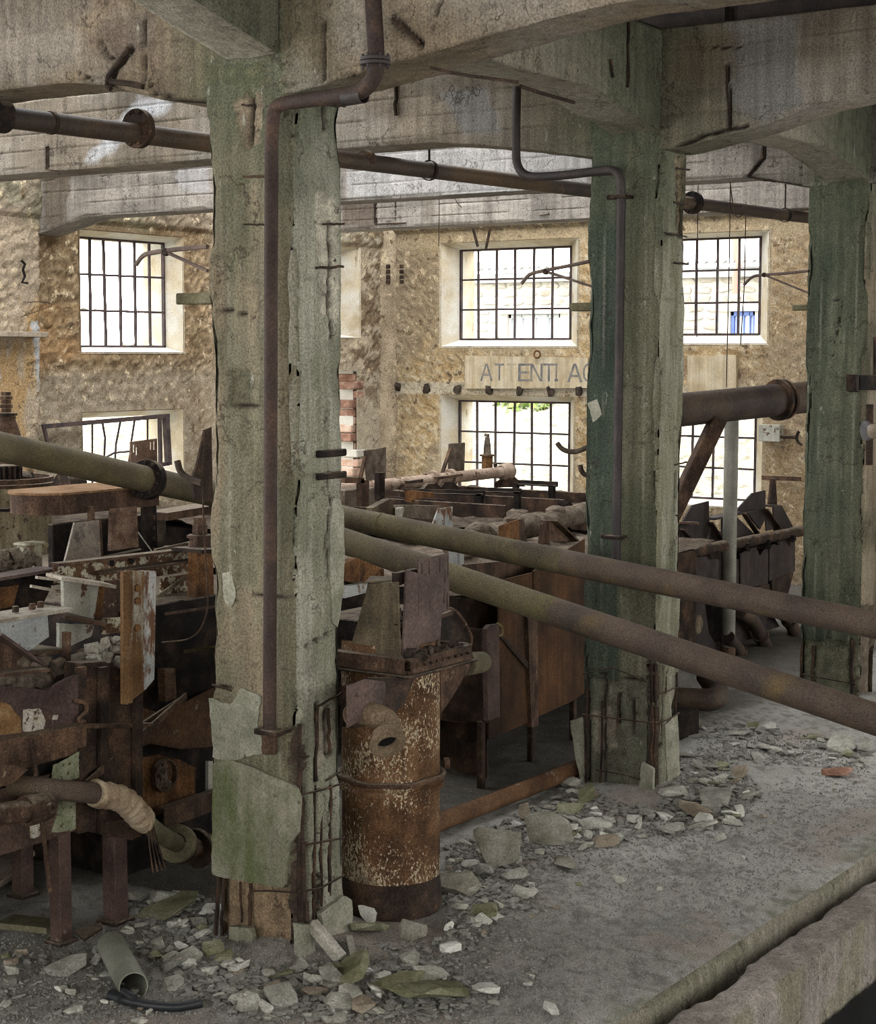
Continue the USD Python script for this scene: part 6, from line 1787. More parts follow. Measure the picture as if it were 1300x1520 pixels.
LBk = 4.75
t = thing('clay_shaft', 'pale clay coated shaft pipe with ring bearings in front of the windows', 'shaft')
p, q = at(505, 727, 'b', LBk), at(752, 700, 'b', LBk)
t.add('shaft', lumpy((p, q), 9.2 * m_per_px(p), 521, .12, 80), 'clay_pipe', smooth=True)
dv = (q - p) / np.linalg.norm(q - p)
for x, y in ((641, 712), (666, 710)):
    c = p + dv * np.dot(at(x, y, 'b', LBk) - p, dv)
    t.add('ring', disc(c, dv, .088, .05, 28), 'clay_pipe')
    t.add('saddle', plate([(x - 15, y + 18), (x - 6, y + 6), (x + 6, y + 5), (x + 20, y + 17)], 'b', LBk - .10, .08), 'rust_dark', smooth=False)
c = p + dv * np.dot(at(752, 700, 'b', LBk) - p, dv)
t.add('end_bell', lathe([(.062, -.12), (.085, -.08), (.092, .02), (.08, .06), (.05, .09), (0, .10)], c, dv, 30), 'clay_pipe')
t.add('end_web', plate([(738, 716), (752, 708), (762, 706), (780, 722), (738, 724)], 'b', LBk - .02, .03), 'rust_dark', smooth=False)
t.add('oil_cup', disc(at(735, 693, 'b', LBk), Z, .02, .04, 12), 'rust_dark')
t.add('oil_cup', disc(at(631, 709, 'b', LBk), Z, .02, .04, 12), 'rust_dark')
t.add('cover_strip', plate([(606, 714), (628, 711), (628, 716), (606, 718)], 'b', LBk - .09, .05), 'rust_dark', smooth=False)
t.add('cover_strip', plate([(649, 708), (687, 703), (687, 707), (649, 712)], 'b', LBk - .09, .05), 'rust_brown', smooth=False)
for lab, pts, br, bb in (('upright dirty steel plate with brace behind the front column', [(541, 669), (573, 664), (573, 716), (545, 718)], [(534, 712), (542, 678)], 5.2), ('upright dirty steel plate with brace at the left of the lower middle window', [(667, 659), (690, 657), (689, 706), (666, 705)], [(655, 706), (669, 664)], 5.2)):
    t = thing('upright_plate', lab, 'plate')
    t.add('plate', plate(pts, 'b', bb, .014, jag=.002), 'rust_mottled_grey', smooth=False)
    t.add('brace', sweep(rect(.035, .02), at(*br[0], 'b', bb), at(*br[1], 'b', bb)), 'rust_brown', smooth=False)
surface('rust_mottled_grey', [(.065, .048, .038), (.115, .09, .07), (.18, .145, .115)], scale=9, grain=.35, bump=.3, rough=.9, spec=.15)
t = thing('spindle_head', 'red rusty spindle head standing before the lower middle window', 'valve')
c = at(723, 699, 'b', 5.0)
k = m_per_px(c)
t.add('body', lathe([(8 * k, 0), (8 * k, 22 * k), (0, 22 * k)], c, Z, 22), 'rust_orange')
t.add('flange', disc(c + [0, 0, 22 * k], Z, 11 * k, 2.5 * k, 20), 'rust_brown')
t.add('neck', lathe([(6 * k, 0), (5 * k, 14 * k), (3.4 * k, 26 * k), (0, 26 * k)], c + [0, 0, 24 * k], Z, 18), 'rust_mottled_grey')
t.add('cap', tube([c + [0, 0, 49 * k], c + [0, -1.5 * k, 53 * k], c + [0, 4 * k, 53.5 * k]], 2.6 * k, 8), 'rust_mottled_grey')
t = thing('end_frame', 'rusty angle frame close to the right edge of the front column', 'frame')
t.add('top_bar', plate([(512, 708), (540, 709), (541, 717), (512, 717)], 'b', 3.4, .06), 'rust_brown', smooth=False)
t.add('leg', plate([(536, 711), (548, 714), (547, 752), (537, 752)], 'b', 3.4, .05), 'rust_brown', smooth=False)
t.add('dark_post', plate([(563, 702), (571, 702), (571, 742), (563, 744)], 'b', 3.6, .05), 'rust_black', smooth=False)
t.add('low_ledge', plate([(512, 728), (562, 724), (562, 752), (512, 756)], 'b', 3.9, .3, jag=.006), 'dust', smooth=False)
t = thing('tilted_box', 'tilted brown steel tray end above the upper long pipe', 'box')
t.add('face', plate([(553, 754), (578, 741), (590, 761), (584, 766), (556, 764)], 'b', 2.6, .06), 'hood_steel', smooth=False)
t.add('back_box', plate([(598, 750), (656, 751), (656, 772), (598, 768)], 'b', 3.0, .1), 'dust', smooth=False)
t.add('stone', rock(at(593, 762, 'b', 2.55), (.08, .08, .10), 561, 14), 'pale_concrete')
t = thing('pale_slotted_plate', 'pale grey slotted steel plate standing above the upper long pipe', 'plate')
hol = [[(x - 1.2, y0_), (x + 1.2, y0_), (x + 1.2, y1_), (x - 1.2, y1_)] for x, y0_, y1_ in ((657, 759, 765), (657, 772, 779), (667, 757, 764), (667, 771, 778))]
t.add('plate', plate([(640, 784), (651, 755), (672, 752), (672, 792), (640, 792)], 'b', 2.2, .012, holes=hol), 'paint_blue_grey', smooth=False)
t = thing('pale_posts', 'pair of narrow pale blue posts behind the slotted plate of the separator', 'post')
for x0_, x1_ in ((673, 679), (682, 689)):
    t.add('post', plate([(x0_, 800), (x1_, 800), (x1_ - 1, 918), (x0_, 912)], 'b', 1.5, .04), 'paint_blue_grey', smooth=False)
t = thing('orange_post', 'broad orange rusty post between the two long pipes', 'post')
t.add('face', plate([(742, 781), (770, 771), (771, 885), (742, 885)], 'b', 1.55, .012), 'rust_orange', smooth=False)
t.add('side', plate([(770, 771), (775, 772), (783, 806), (783, 880), (771, 885)], 'b', 1.57, .10), 'rust_brown', smooth=False)
t = thing('wedge_bracket', 'rusty wedge bracket beside the middle column above the upper long pipe', 'bracket')
t.add('web', plate([(812, 774), (818, 772), (852, 806), (846, 812), (812, 814)], 'b', 2.0, .02), 'rust_mottled', smooth=False)
t.add('flange', sweep(rect(.09, .014), at(820, 772, 'b', 1.98), at(856, 806, 'b', 1.98)), 'hood_steel', smooth=False)
t.add('post', plate([(811, 773), (815, 773), (814, 818), (805, 820)], 'b', 1.95, .05), 'rust_brown', smooth=False)
t.add('ledge', sweep(rect(.2, .03), at(820, 818, 'b', 1.95), at(872, 800, 'b', 1.95)), 'rust_brown', smooth=False)
t.add('front', plate([(820, 816), (868, 806), (868, 850), (820, 850)], 'b', 1.98, .02), 'rust_brown', smooth=False)
t = thing('tray', 'brown steel tray rim beside the middle column below the window', 'tray')
t.add('rim', sweep(rect(.05, .02), at(830, 757, 'b', 2.9), at(874, 756, 'b', 2.9)), 'rust_brown', smooth=False)
t.add('back', plate([(830, 757), (874, 756), (874, 788), (850, 786), (830, 772)], 'b', 2.95, .02), 'rust_brown', smooth=False)
t.add('lump', rock(at(840, 748, 'b', 3.0), (.14, .1, .1), 571, 16), 'rust_black')
t = thing('scrap', 'bright scraps of bent sheet lying on the bank between the two long pipes', 'scrap')
for i, (x, y) in enumerate(((712, 843), (728, 838), (745, 845), (705, 862), (815, 824), (722, 852))):
    v, f = rock(at(x, y, 'b', 1.45), (.22, .10, .03), 580 + i, 12)
    t.add('sheet', (v, f), 'wood_pale_steel' if i % 2 == 0 else 'wood_pale', smooth=False)
t = thing('rusty_block', 'orange rusty plate block right of the front column under the lower long pipe', 'plate')
t.add('block', plate([(512, 836), (530, 828), (570, 845), (570, 861), (530, 866), (512, 862)], 'b', .95, .05), 'rust_orange', smooth=False)
t.add('blue_bar', plate([(512, 872), (546, 864), (543, 880), (512, 888)], 'b', .9, .05), 'paint_blue_grey', smooth=False)
t.add('dark_back', plate([(512, 880), (560, 872), (610, 870), (610, 985), (512, 990)], 'b', 1.05, .05), 'rust_black', smooth=False)
t.add('pale_lump', plate([(512, 930), (526, 930), (528, 990), (512, 990)], 'b', .85, .08, jag=.006), 'pale_concrete', smooth=False)

# ------------------------------------------------------------------ right machine bank
t = thing('right_machine_bank', 'dark machine bank with pointed gusset plates between the middle and rear columns', 'machine')
RB = 1.75
t.add('body', box3((7.3, RB + .10, .42), (9.9, 3.3, .93)), 'soot', smooth=False)
t.add('low_body', box3((7.3, RB + .35, .02), (9.9, 3.2, .42)), 'soot', smooth=False)
t.add('pipe_rail', lumpy((at(1000, 824, 'b', RB - .02), at(1190, 788, 'b', RB - .02)), .048, 601, .18), 'rust_dark', smooth=True)
for i, (x, y) in enumerate(((1060, 822), (1104, 812), (1134, 808), (1152, 800), (1170, 797))):
    t.add('corroded_lump', rock(at(x, y, 'b', RB - .03), (.16, .08, .10), 610 + i, 18), 'rust_black', smooth=20)
for pts in ([(1008, 832), (1046, 826), (1064, 826), (1064, 880), (1008, 880)], [(1064, 826), (1076, 824), (1096, 830), (1096, 872), (1064, 876)], [(1099, 822), (1122, 812), (1128, 826), (1140, 811), (1140, 866), (1099, 874)], [(1142, 811), (1166, 802), (1172, 814), (1180, 798), (1180, 848), (1142, 862)]):
    t.add('front_panel', plate(pts, 'b', RB, .014, jag=.003), 'bank_panel', smooth=False)
surface('bank_panel', [(.022, .017, .016), (.038, .029, .028), (.058, .045, .042)], scale=4, grain=.4, bump=.25, rough=.75, spec=.25, streak=.25)
for pts in ([(1008, 782), (1028, 750), (1052, 744), (1053, 790), (1040, 818), (1012, 800)], [(1094, 757), (1117, 732), (1136, 728), (1136, 770), (1128, 786), (1110, 762)], [(1148, 752), (1160, 750), (1176, 780), (1178, 786), (1150, 790)], [(1055, 775), (1075, 812), (1052, 812)], [(1072, 766), (1072, 806), (1092, 800)], [(1094, 768), (1122, 795), (1094, 800)], [(1136, 758), (1156, 784), (1138, 788)]):
    t.add('gusset', plate(pts, 'b', RB + .12, .016), 'bank_panel', smooth=False)
for a_, b_ in (((1054, 776), (1076, 810)), ((1104, 762), (1124, 792)), ((1136, 756), (1158, 786)), ((1012, 786), (1040, 816))):
    t.add('brace', sweep(rect(.05, .016), at(*a_, 'b', RB + .08), at(*b_, 'b', RB + .08)), 'rust_dark', smooth=False)
t.add('top_rail', sweep(rect(.12, .02), at(1052, 770, 'b', RB + .15), at(1114, 757, 'b', RB + .15)), 'bank_panel', smooth=False)
t.add('top_rail', sweep(rect(.16, .02), at(1010, 776, 'b', RB + .1), at(1026, 776, 'b', RB + .1)), 'rust_brown', smooth=False)
surface('soot', [(.007, .006, .006), (.014, .011, .010), (.03, .021, .017)], scale=6, grain=.4, bump=.3, rough=.95, spec=.08)
c = at(1146, 752, 'b', RB + .25)
k = m_per_px(c)
t.add('cone_flange', disc(c, [.05, 0, 1.], 13 * k, 3 * k, 26), 'rust_dark')
t.add('cone', lathe([(7.5 * k, 0), (4.6 * k, 36 * k), (4.4 * k, 39 * k), (0, 39 * k)], c + [0, 0, 3 * k], Z, 20), 'rust_dark')
for pts in ([(1010, 890), (1046, 896), (1052, 940), (1068, 965), (1030, 980), (1005, 990)], [(1086, 890), (1100, 905), (1116, 948), (1092, 956), (1086, 955)], [(1120, 905), (1150, 918), (1157, 930), (1134, 938)]):
    t.add('hopper_plate', plate(pts, 'b', RB + .02, .014), 'bank_panel', smooth=False)
t.add('round_cap', disc(at(1028, 926, 'b', RB - .06), [0, -1., 0], .082, .06, 30), 'hood_steel', label='round olive brown end cap')
for pts in ([(1098, 908), (1116, 918), (1132, 950), (1140, 968)], [(1154, 908), (1170, 916), (1180, 940)], [(1080, 946), (1096, 965), (1102, 985)]):
    P3 = bend([at(x, y, 'b', RB - .08) for x, y in pts], .12)
    pp = t.add('drain_pipe', tube(P3, .062, 20), 'rust_brown_dark')
    m_ = len(P3) // 2
    t.add('pipe_band', disc(P3[m_], P3[m_ + 1] - P3[m_ - 1], .078, .03, 24), 'rust_dark', parent=pp)
    t.add('pipe_band', disc(P3[-1], P3[-1] - P3[-3], .085, .04, 24), 'rust_brown', parent=pp)
for pts in ([(1118, 872), (1142, 866), (1144, 900), (1120, 900)], [(1146, 860), (1178, 850), (1170, 880), (1164, 905), (1146, 900)]):
    t.add('shadow_plate', plate(pts, 'b', RB + .04, .02, jag=.004), 'rust_dark', smooth=False)
t = thing('dark_block', 'dark block on the floor right of the foot of the middle column', 'block')
p, q = at(1004, 1092, 'b', .55), at(1038, 1052, 'b', .55)
t.add('block', box3((p[0], .55, 0.0), (q[0], .95, q[2])), 'soot', smooth=False)
t.one = True

# fittings at the right edge on the rear column
t = thing('bracket_arm', 'dark channel bracket at the right edge on the rear column', 'bracket')
t.add('arm', sweep(channel(.05, .11, .012, -1), at(1272, 568, 'b', -.05), at(1345, 568, 'b', -.05)), 'rust_black', smooth=False)
t.add('end_plate', plate([(1271, 556), (1275, 556), (1275, 582), (1271, 580)], 'b', -.09, .08), 'rust_dark', smooth=False)
t.add('rod', tube([at(1298, 556, 'b', -.06), at(1298, 500, 'b', -.06)], .012, 8), 'rust_dark')
t = thing('gate_valve', 'grey flange with a pale round knob at the right edge on the rear column', 'valve')
c = at(1283, 640, 'b', -.06)
t.add('flange', disc(c, [.75, -.65, .1], .075, .03, 24), 'grey_iron')
surface('grey_iron', [(.07, .07, .075), (.11, .11, .115), (.15, .15, .15)], scale=6, grain=.3, bump=.2, rough=.6, spec=.4)
t.add('bolts', bolts(c + np.array([.75, -.65, .1]) * .03, np.array([.75, -.65, .1]) / 1.0, .055, 5, .012, .02), 'rust_dark', kind='stuff')
t.add('knob', lathe([(0, -.05), (.04, -.045), (.055, -.02), (.055, .02), (.04, .045), (0, .05)], at(1297, 640, 'b', -.16), [.3, -.9, .1], 24), 'wood_pale')
t.add('stem', tube([at(1290, 690, 'b', -.05), at(1291, 600, 'b', -.05)], .028, 12), 'rust_dark')

# ------------------------------------------------------------------ rubble
def on_floor(x, y, up=0.0):
    p = at(x, y, 'z', 0)
    p = at(x, y, 'z', float(floor_z(p[0], p[1])))
    p[2] = float(floor_z(p[0], p[1])) + up
    return p


def chunk(name, lab, px, size, mat, seed, n=20, cat='rubble', lift=.42, group=None, rot=True):
    p = on_floor(*px)
    v, f = rock((0, 0, 0), size, seed, n, rot)
    v = v + p + [0, 0, -v[:, 2].min() - .12 * size[2]]
    return single(name, (v, f), mat, lab, cat, group, smooth=12)


chunk('concrete_boulder', 'large grey green boulder of concrete right of the steel drum', (738, 1282), (.30, .22, .21), 'boulder', 911, 15)
surface('boulder', [(.14, .135, .10), (.215, .205, .16), (.31, .30, .255)], scale=5, grain=.3, bump=.5, rough=.95, spec=.1)
chunk('concrete_slab', 'large flat slab of broken concrete behind the boulder', (818, 1243), (.40, .30, .11), 'boulder', 912, 18)
chunk('concrete_slab', 'grey flat slab against the right side of the steel drum', (677, 1322), (.26, .24, .09), 'boulder', 913, 16)
chunk('concrete_chunk', 'light brown chunk right of the large flat slab', (898, 1254), (.17, .13, .07), 'brownish_rubble', 914)
surface('brownish_rubble', [(.19, .155, .115), (.28, .235, .18), (.36, .31, .25)], scale=6, grain=.3, bump=.5, rough=.95, spec=.1)
chunk('concrete_slab', 'green grey slab in front of the large flat slab', (842, 1286), (.22, .2, .06), 'boulder', 915)
chunk('concrete_slab', 'mossy thin slab below the steel drum', (720, 1358), (.20, .14, .045), 'mossy_rubble', 916)
chunk('concrete_slab', 'mossy green slab in front of the front column, biggest of its heap', (640, 1480), (.38, .26, .055), 'mossy_rubble', 917, 24)
chunk('concrete_slab', 'mossy green slab left of the biggest mossy slab', (586, 1468), (.26, .2, .05), 'mossy_rubble', 918, 22)
chunk('concrete_slab', 'broken slab with a green edge at the foot of the front column', (520, 1448), (.34, .16, .05), 'mossy_rubble', 919, 20)
chunk('concrete_slab', 'broad mossy flake on the floor left of the front column', (250, 1352), (.36, .26, .04), 'mossy_rubble', 920, 24)
chunk('concrete_chunk', 'white flat chunk on the gravel below the steel drum', (722, 1472), (.16, .12, .035), 'white_rubble', 921, 18)
chunk('concrete_chunk', 'small white chunk nearest the bottom edge of the photo', (818, 1505), (.09, .07, .035), 'white_rubble', 922, 16)
chunk('concrete_chunk', 'pale chunk left of the loose grey pipe', (98, 1442), (.20, .12, .06), 'pale_rubble', 923, 18)
chunk('concrete_chunk', 'whitish chunk leaning on the foot of the steel drum', (546, 1364), (.12, .10, .085), 'white_rubble', 924, 18)
chunk('concrete_slab', 'flat green slab at the foot of the steel drum', (548, 1388), (.20, .16, .05), 'mossy_rubble', 925, 18)
chunk('concrete_chunk', 'grey block in front of the foot of the steel drum', (612, 1392), (.16, .12, .06), 'boulder', 926, 18)
chunk('concrete_chunk', 'whitish chunk right of the mossy heap', (668, 1412), (.11, .09, .05), 'white_rubble', 927, 18)
chunk('concrete_slab', 'wide slab of the rubble heap right of the middle column', (1062, 1188), (.36, .22, .07), 'pale_rubble', 928, 20)
chunk('concrete_slab', 'curved slab at the foot of the middle column on its right', (1035, 1210), (.34, .18, .06), 'brownish_rubble', 929, 20)
p = on_floor(1243, 1152)
single('red_brick', rock(p + [0, 0, .03], (.22, .12, .06), 930, 30), 'brick', 'single red brick lying on the floor at the right', 'brick', smooth=False)
# prism of plaster leaning on the front column
p, q = on_floor(506, 1428), at(463, 1372, 'b', -.06)
single('plaster_prism', sweep(rect(.055, .06, .012), p + [0, 0, .02], q), 'pale_concrete', 'long pale prism of plaster leaning against the front column', 'rubble', smooth=False)
p, q = on_floor(458, 1430), at(458, 1370, 'b', -.05)
single('plaster_prism', flake(Polygon(uv_on([(448, 1372), (464, 1372), (470, 1428), (450, 1432)], 'b', -.07)), *[plane_axes('b', -.07)[i] for i in (0, 1, 2)], np.array([0, 1., 0]), .05, 933, .003), 'plaster_grey', 'upright pale shard of plaster standing at the corner of the front column', 'rubble', smooth=False)
single('plaster_prism', sweep(rect(.03, .03), on_floor(526, 1432) + [0, 0, .015], on_floor(518, 1402) + [0, 0, .03]), 'pale_concrete', 'short white stick of plaster beside the leaning prism', 'rubble', smooth=False)

REG = [('broken chunk in the rubble heap around the front column', 'rubble heap around the front column', [(330, 1425), (420, 1440), (520, 1425), (620, 1430), (680, 1470), (640, 1515), (380, 1515), (250, 1470)], 74, (.05, .17), .40),
       ('broken chunk in the rubble left of the front column', 'rubble left of the front column', [(180, 1330), (312, 1330), (322, 1425), (260, 1450), (190, 1400)], 36, (.05, .17), .40),
       ('broken chunk in the rubble beside the steel drum', 'rubble beside the steel drum', [(662, 1255), (780, 1235), (800, 1320), (720, 1395), (662, 1400)], 42, (.04, .13), .5),
       ('broken chunk in the rubble before the middle column', 'rubble before the middle column', [(690, 1250), (850, 1165), (960, 1200), (980, 1240), (820, 1275)], 52, (.05, .17), .42),
       ('flat broken piece in the rubble right of the middle column', 'rubble right of the middle column', [(975, 1205), (1012, 1120), (1080, 1125), (1130, 1175), (1100, 1225), (990, 1245)], 46, (.06, .20), .30),
       ('flat broken piece lying below the pipes before the rear column', 'rubble before the rear column', [(1020, 1070), (1120, 1075), (1290, 1110), (1290, 1145), (1040, 1130)], 26, (.06, .22), .25),
       ('small loose chunk on the gravel in the bottom left corner', 'loose chunks bottom left', [(0, 1420), (150, 1410), (260, 1500), (200, 1520), (0, 1520)], 22, (.04, .13), .45),
       ('small loose chunk scattered on the open floor', 'loose chunks on the open floor', [(790, 1290), (1000, 1240), (1260, 1160), (1250, 1220), (1000, 1340), (760, 1480)], 20, (.03, .10), .45)]
rr = np.random.default_rng(99)
MATS = ['pale_rubble'] * 9 + ['mossy_rubble'] * 1 + ['white_rubble'] * 2 + ['brownish_rubble'] * 1
LOOKS = {'pale_rubble': 'grey', 'mossy_rubble': 'mossy green', 'white_rubble': 'whitish', 'brownish_rubble': 'brownish'}
for lab, grp, poly, n, (s0, s1), flat_ in REG:
    P_ = Polygon(poly)
    x0_, y0_, x1_, y1_ = P_.bounds
    k = 0
    while k < n:
        x, y = rr.uniform(x0_, x1_), rr.uniform(y0_, y1_)
        if not P_.contains(Point(x, y)):
            continue
        s = s0 + (s1 - s0) * rr.power(.55) if rr.random() < .3 else s0 + (s1 - s0) * rr.uniform(0, .5)
        mt_ = MATS[rr.integers(len(MATS))]
        s *= 1.22
        s *= .75 if mt_ == 'white_rubble' else 1
        size = (s, s * rr.uniform(.55, .95), s * flat_ * rr.uniform(.6, 1.2))
        chunk('rubble_chunk', LOOKS[mt_] + ' ' + lab, (x, y), size, mt_, 2000 + int(x * 7 + y * 13), 14, group=LOOKS[mt_] + ' pieces, ' + grp)
        k += 1
# rubble bed: the smaller broken bits between the chunks
PROT = [rock((0, 0, 0), (1, 1, 1), 5000 + k, 11, False) for k in range(40)]
bv, bf, cnt = [], [], 0
for (poly, n, s0, s1) in [(REG[0][2], 1000, .018, .075), (REG[1][2], 500, .018, .07), (REG[2][2], 600, .016, .065), (REG[3][2], 700, .016, .07), (REG[4][2], 560, .02, .085), (REG[5][2], 160, .03, .10), (REG[6][2], 420, .012, .05), (REG[7][2], 320, .01, .04), ([(660, 1290), (760, 1240), (860, 1290), (740, 1420), (640, 1440)], 600, .012, .05), ([(560, 1400), (700, 1390), (760, 1470), (700, 1520), (560, 1500)], 500, .012, .06)]:
    P_ = Polygon(poly)
    x0_, y0_, x1_, y1_ = P_.bounds
    k = 0
    while k < n:
        x, y = rr.uniform(x0_, x1_), rr.uniform(y0_, y1_)
        if not P_.contains(Point(x, y)):
            continue
        k += 1
        p = on_floor(x, y)
        if p[1] < EDGE_B + .06:
            continue
        sz = s0 + (s1 - s0) * rr.power(.6)
        v, f = PROT[rr.integers(len(PROT))]
        v = v * [sz, sz * rr.uniform(.5, .95), sz * rr.uniform(.2, .5)]
        an = rr.uniform(0, 6.28)
        v = np.stack([v[:, 0] * math.cos(an) - v[:, 1] * math.sin(an), v[:, 0] * math.sin(an) + v[:, 1] * math.cos(an), v[:, 2] + v[:, 0] * rr.normal(0, .15)], 1)
        v = v + p + [0, 0, -v[:, 2].min() - .002]
        bv.append(v)
        bf.append(f + cnt)
        cnt += len(v)
single('rubble_bed', (np.vstack(bv), np.vstack(bf)), 'rubble_bed', 'small broken bits of concrete and plaster between the larger chunks', 'rubble', kind='stuff', smooth=False)
surface('rubble_bed', [(.30, .29, .255), (.39, .385, .345), (.48, .475, .43)], scale=5, grain=.25, bump=.3, rough=.95, spec=.1, island_geo=.42)
# gravel: too fine to pick apart
gv, gf, cnt = [], [], 0
tet = np.array([[1, 0, -.5], [-.5, .87, -.5], [-.5, -.87, -.5], [.1, .1, .8], [.3, -.5, .6]])
tf = np.array(trimesh.convex.convex_hull(tet).faces)
th_ = np.array(trimesh.convex.convex_hull(tet).vertices)
zones = [(r_[2], 1900) for r_ in REG[:6]] + [([(0, 1380), (330, 1380), (700, 1420), (900, 1500), (850, 1520), (0, 1520)], 6500), ([(660, 1260), (1000, 1220), (1290, 1120), (1290, 1230), (920, 1500), (660, 1460)], 7500)]
for poly, n in zones:
    P_ = Polygon(poly)
    x0_, y0_, x1_, y1_ = P_.bounds
    xs, ys = rr.uniform(x0_, x1_, n * 3), rr.uniform(y0_, y1_, n * 3)
    ok = shapely.contains_xy(P_, xs, ys)
    for x, y in list(zip(xs[ok], ys[ok]))[:n]:
        p = at(x, y, 'z', 0)
        if p[1] < EDGE_B + .03:
            continue
        s = .003 + .010 * rr.power(.35)
        a = rr.uniform(0, 6.28)
        v = th_ * s * rr.uniform(.6, 1.2, 3)
        v = np.stack([v[:, 0] * math.cos(a) - v[:, 1] * math.sin(a), v[:, 0] * math.sin(a) + v[:, 1] * math.cos(a), v[:, 2]], 1)
        gv.append(v + [p[0], p[1], 0])
        gf.append(tf + cnt)
        cnt += len(v)
gv = np.vstack(gv)
cen = gv.reshape(-1, len(th_), 3).mean(1)
gv[:, 2] += np.repeat(floor_z(cen[:, 0], cen[:, 1]) + .002, len(th_))
single('gravel', (gv, np.vstack(gf)), 'gravel', 'fine pale gravel and crumbs strewn over the floor', 'gravel', kind='stuff', smooth=False)
surface('gravel', [(.28, .275, .25), (.35, .345, .315), (.42, .415, .385)], scale=9, detail=2, grain=.2, bump=.1, rough=.95, spec=.1, island_geo=.45)
# weeds of moss
# loose pipe and hose in the foreground
p, q = on_floor(170, 1432, .062), on_floor(197, 1484, .062)
dv = (q - p) / np.linalg.norm(q - p)
t = thing('loose_pipe', 'short open length of grey green pipe lying on the rubble at the bottom left', 'pipe')
t.add('tube', line_tube(p - dv * .08, q + dv * .02, .062, 10, 30, wall=.005), 'loose_pipe_paint')
surface('loose_pipe_paint', [(.13, .135, .105), (.19, .195, .155), (.25, .255, .215)], scale=3, grain=.25, bump=.15, rough=.6, spec=.35)
t = thing('black_hose', 'black rubber hose end lying below the loose grey pipe', 'hose')
t.add('hose', tube(bend([on_floor(x, y, .022) for x, y in ((172, 1487), (190, 1493), (225, 1501), (265, 1503), (299, 1496))], .1), .020, 16), 'black_plastic')
t.add('cuff', tube([on_floor(166, 1484, .02), on_floor(182, 1492, .025)], .026, 14), 'black_plastic')
t.add('cuff', tube([on_floor(184, 1489, .05), on_floor(200, 1496, .04)], .018, 12), 'black_plastic')
for i, (lab, a_, b_, w) in enumerate((('weathered plank under the steel tank, nearer', (-30, 1302), (72, 1262), .16), ('weathered plank under the steel tank, farther', (-30, 1280), (120, 1252), .12), ('broken plank end at the left edge under the steel tank', (-20, 1325), (24, 1300), .14), ('dark board lying in front of the tank legs', (8, 1380), (82, 1392), .14))):
    single('plank', sweep(rect(w, .03, .004), on_floor(*a_, .04), on_floor(*b_, .05)), 'wood_pale' if i < 3 else 'wood', lab, 'plank', smooth=False)
single('debris_sheet', plate([(110, 1385), (150, 1372), (152, 1380), (125, 1398)], 'z', .06, .01), 'rust_dark', 'scrap of dark sheet between the two front tank legs', 'scrap', smooth=False)

# ------------------------------------------------------------------ outside the right wall
BA = 24.0
t = thing('stone_shed', 'sunlit stone building with a corrugated roof edge seen through the upper windows', 'building')
e0_, e1_ = at(697, 405, 'a', BA), at(1290, 382, 'a', BA)
ze = e0_[2]
bL, bR = e0_[1], -6.0
w1, w2 = rect_on('a', BA, 751, 829, 466, 540), rect_on('a', BA, 1081, 1118, 462, 530)
Pw = shapely.box(bR, .5, bL, ze - .1).difference(shapely.box(w1[0], 2.2, w1[1], w1[3])).difference(shapely.box(w2[0], 2.2, w2[1], w2[3]))
t.add('wall', poly_slab(Pw, np.array([BA + .05, 0, 0]), np.array([0, 1., 0]), Z, np.array([1., 0, 0]), .5), 'far_mortar', smooth=False)
gs = np.random.default_rng(31)
st_ = []
for row in range(16):
    z = 2.0 + row * .17
    b = bR + gs.uniform(0, .3)
    while b < bL - .3:
        w = gs.uniform(.22, .5)
        inw = any(w_[0] - .25 < b + w / 2 < w_[1] + .25 and 2.1 < z < w_[3] + .12 for w_ in (w1, w2))
        if not inw and z < ze - .2:
            st_.append(rock([BA + .05, b + w / 2, z], (.10, w * .95, .155), 3000 + len(st_), 16, False))
        b += w
t.add('stones', cat_(*st_), 'far_stone', kind='stuff', smooth=False)
xs = np.linspace(bR - .3, bL + .15, 520)
wv = .035 * np.sin(xs * 2 * np.pi / .19)
V3 = np.vstack([np.stack([np.full_like(xs, BA - .35), xs, ze + .05 + wv], 1), np.stack([np.full_like(xs, BA + 4), xs, ze + .9 + wv], 1), np.stack([np.full_like(xs, BA - .35), xs, ze + .035 + wv], 1), np.stack([np.full_like(xs, BA + 4), xs, ze + .885 + wv], 1)])
nx = len(xs)
i = np.arange(nx - 1)
def strip(a, b):
    return np.vstack([np.stack([a * nx + i, a * nx + i + 1, b * nx + i + 1], 1), np.stack([a * nx + i, b * nx + i + 1, b * nx + i], 1)])
t.add('corrugated_roof', (V3, np.vstack([strip(0, 1)[:, ::-1], strip(2, 3), strip(0, 2)])), 'corrugated', smooth=False)
t.add('fascia', box3((BA - .12, bR, ze - .22), (BA + .05, bL, ze - .04)), 'corrugated', smooth=False)
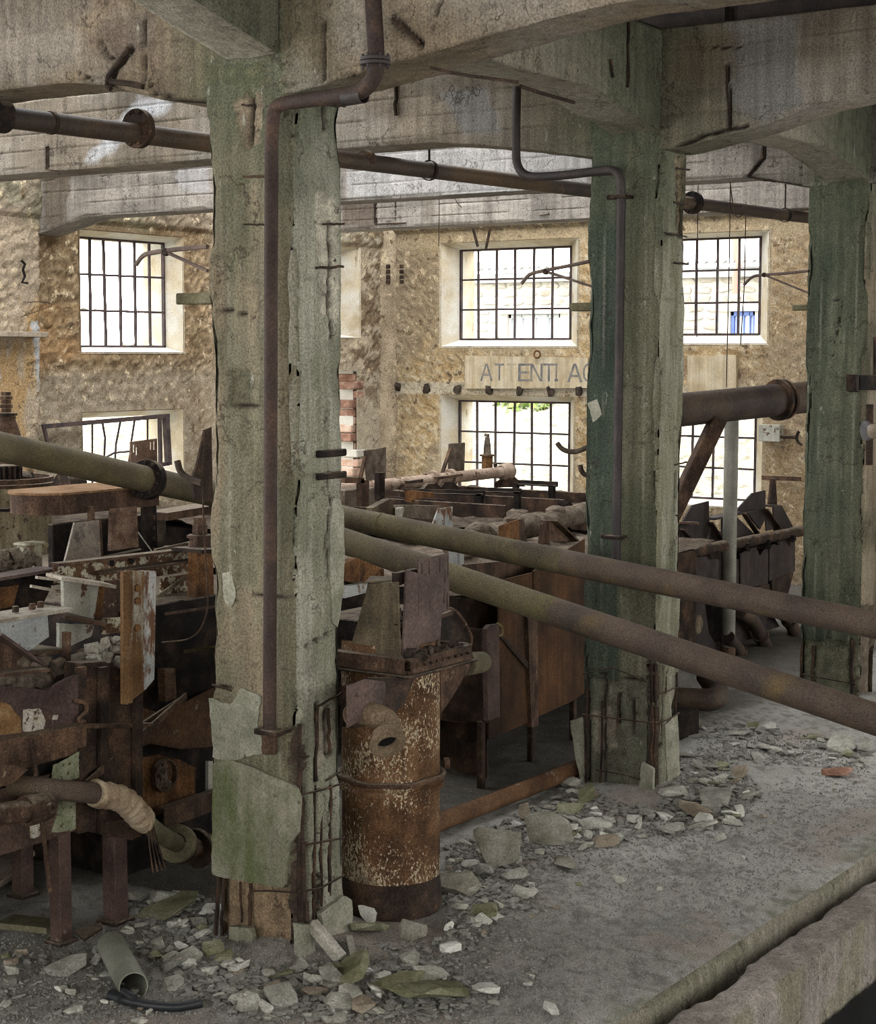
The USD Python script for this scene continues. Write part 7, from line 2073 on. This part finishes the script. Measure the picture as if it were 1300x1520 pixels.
for n_w, w_ in enumerate((w1, w2)):
    fr_ = t.add('window', cat_(*[box3(l, h) for l, h in (((BA + .1, w_[0], 2.2), (BA + .2, w_[0] + .06, w_[3])), ((BA + .1, w_[1] - .06, 2.2), (BA + .2, w_[1], w_[3])), ((BA + .1, w_[0], w_[3] - .08), (BA + .2, w_[1], w_[3])))] + [box3((BA + .1, w_[0] + (w_[1] - w_[0]) * k / 4 - .012, 2.2), (BA + .15, w_[0] + (w_[1] - w_[0]) * k / 4 + .012, w_[3])) for k in (1, 2, 3)] + [box3((BA + .1, w_[0], 2.2 + (w_[3] - 2.2) * .55), (BA + .15, w_[1], 2.2 + (w_[3] - 2.2) * .55 + .03))]), 'blue_frame' if n_w else 'corrugated', smooth=False)
    t.add('pane', box3((BA + .16, w_[0], 2.2), (BA + .18, w_[1], w_[3])), 'sky_pane', smooth=False, parent=fr_)
    t.add('lintel', box3((BA - .02, w_[0] - .2, w_[3]), (BA + .1, w_[1] + .2, w_[3] + .16)), 'sill', smooth=False)
LOOK['sky_pane'] = usdkit.material(stage, '/World/Looks/sky_pane', {'p': ('principled_bsdf', {'base_color': (.62, .68, .75), 'roughness': .1})}, [], surface='p.BSDF')
single('downpipe', tube(bend([at(x, y, 'a', BA - .5) for x, y in ((1092, 330), (1092, 380), (1098, 392), (1091, 404), (1091, 436))], .3), .06, 12), 'red_metal', 'red metal downpipe on the stone building outside the upper right window', 'downpipe')
def bush(name, lab, c, size, n, seed):
    g = np.random.default_rng(seed)
    d = g.normal(0, 1, (n, 3))
    d /= np.linalg.norm(d, axis=1, keepdims=True)
    pos = c + d * size * g.uniform(.45, 1, (n, 1)) ** .5
    s = g.uniform(.05, .12, n)
    V, F = [], []
    for i in range(n):
        u, v = g.normal(0, 1, 3), g.normal(0, 1, 3)
        u /= np.linalg.norm(u)
        v -= u * np.dot(u, v)
        v /= np.linalg.norm(v)
        V.append(np.array([pos[i], pos[i] + (u + v * .5) * s[i], pos[i] + u * 2 * s[i], pos[i] + (u - v * .5) * s[i]]))
        F.append(np.array([[0, 1, 2], [0, 2, 3]]) + 4 * i)
    t = thing(name, lab, 'bush')
    t.add('foliage', (np.vstack(V), np.vstack(F)), 'leaf', smooth=False, kind='stuff')
    t.add('stem', cat_(*[tube([c + [0, k * .15, -size[2] - .5], c + [0, k * .3, 0]], .03, 6) for k in (-1, 0, 1)]), 'wood', smooth=False)
bush('bush', 'light green bush on the bank outside the lower middle window', at(780, 608, 'a', 20.5), np.array([.5, .75, .28]), 900, 1)
bush('bush', 'grey green bush at the left of the lower middle window', at(712, 606, 'a', 20.8), np.array([.4, .35, .22]), 350, 2)
bush('bush', 'small green bush outside the lower right window', at(1106, 634, 'a', 20.0), np.array([.4, .5, .22]), 400, 3)
flush()
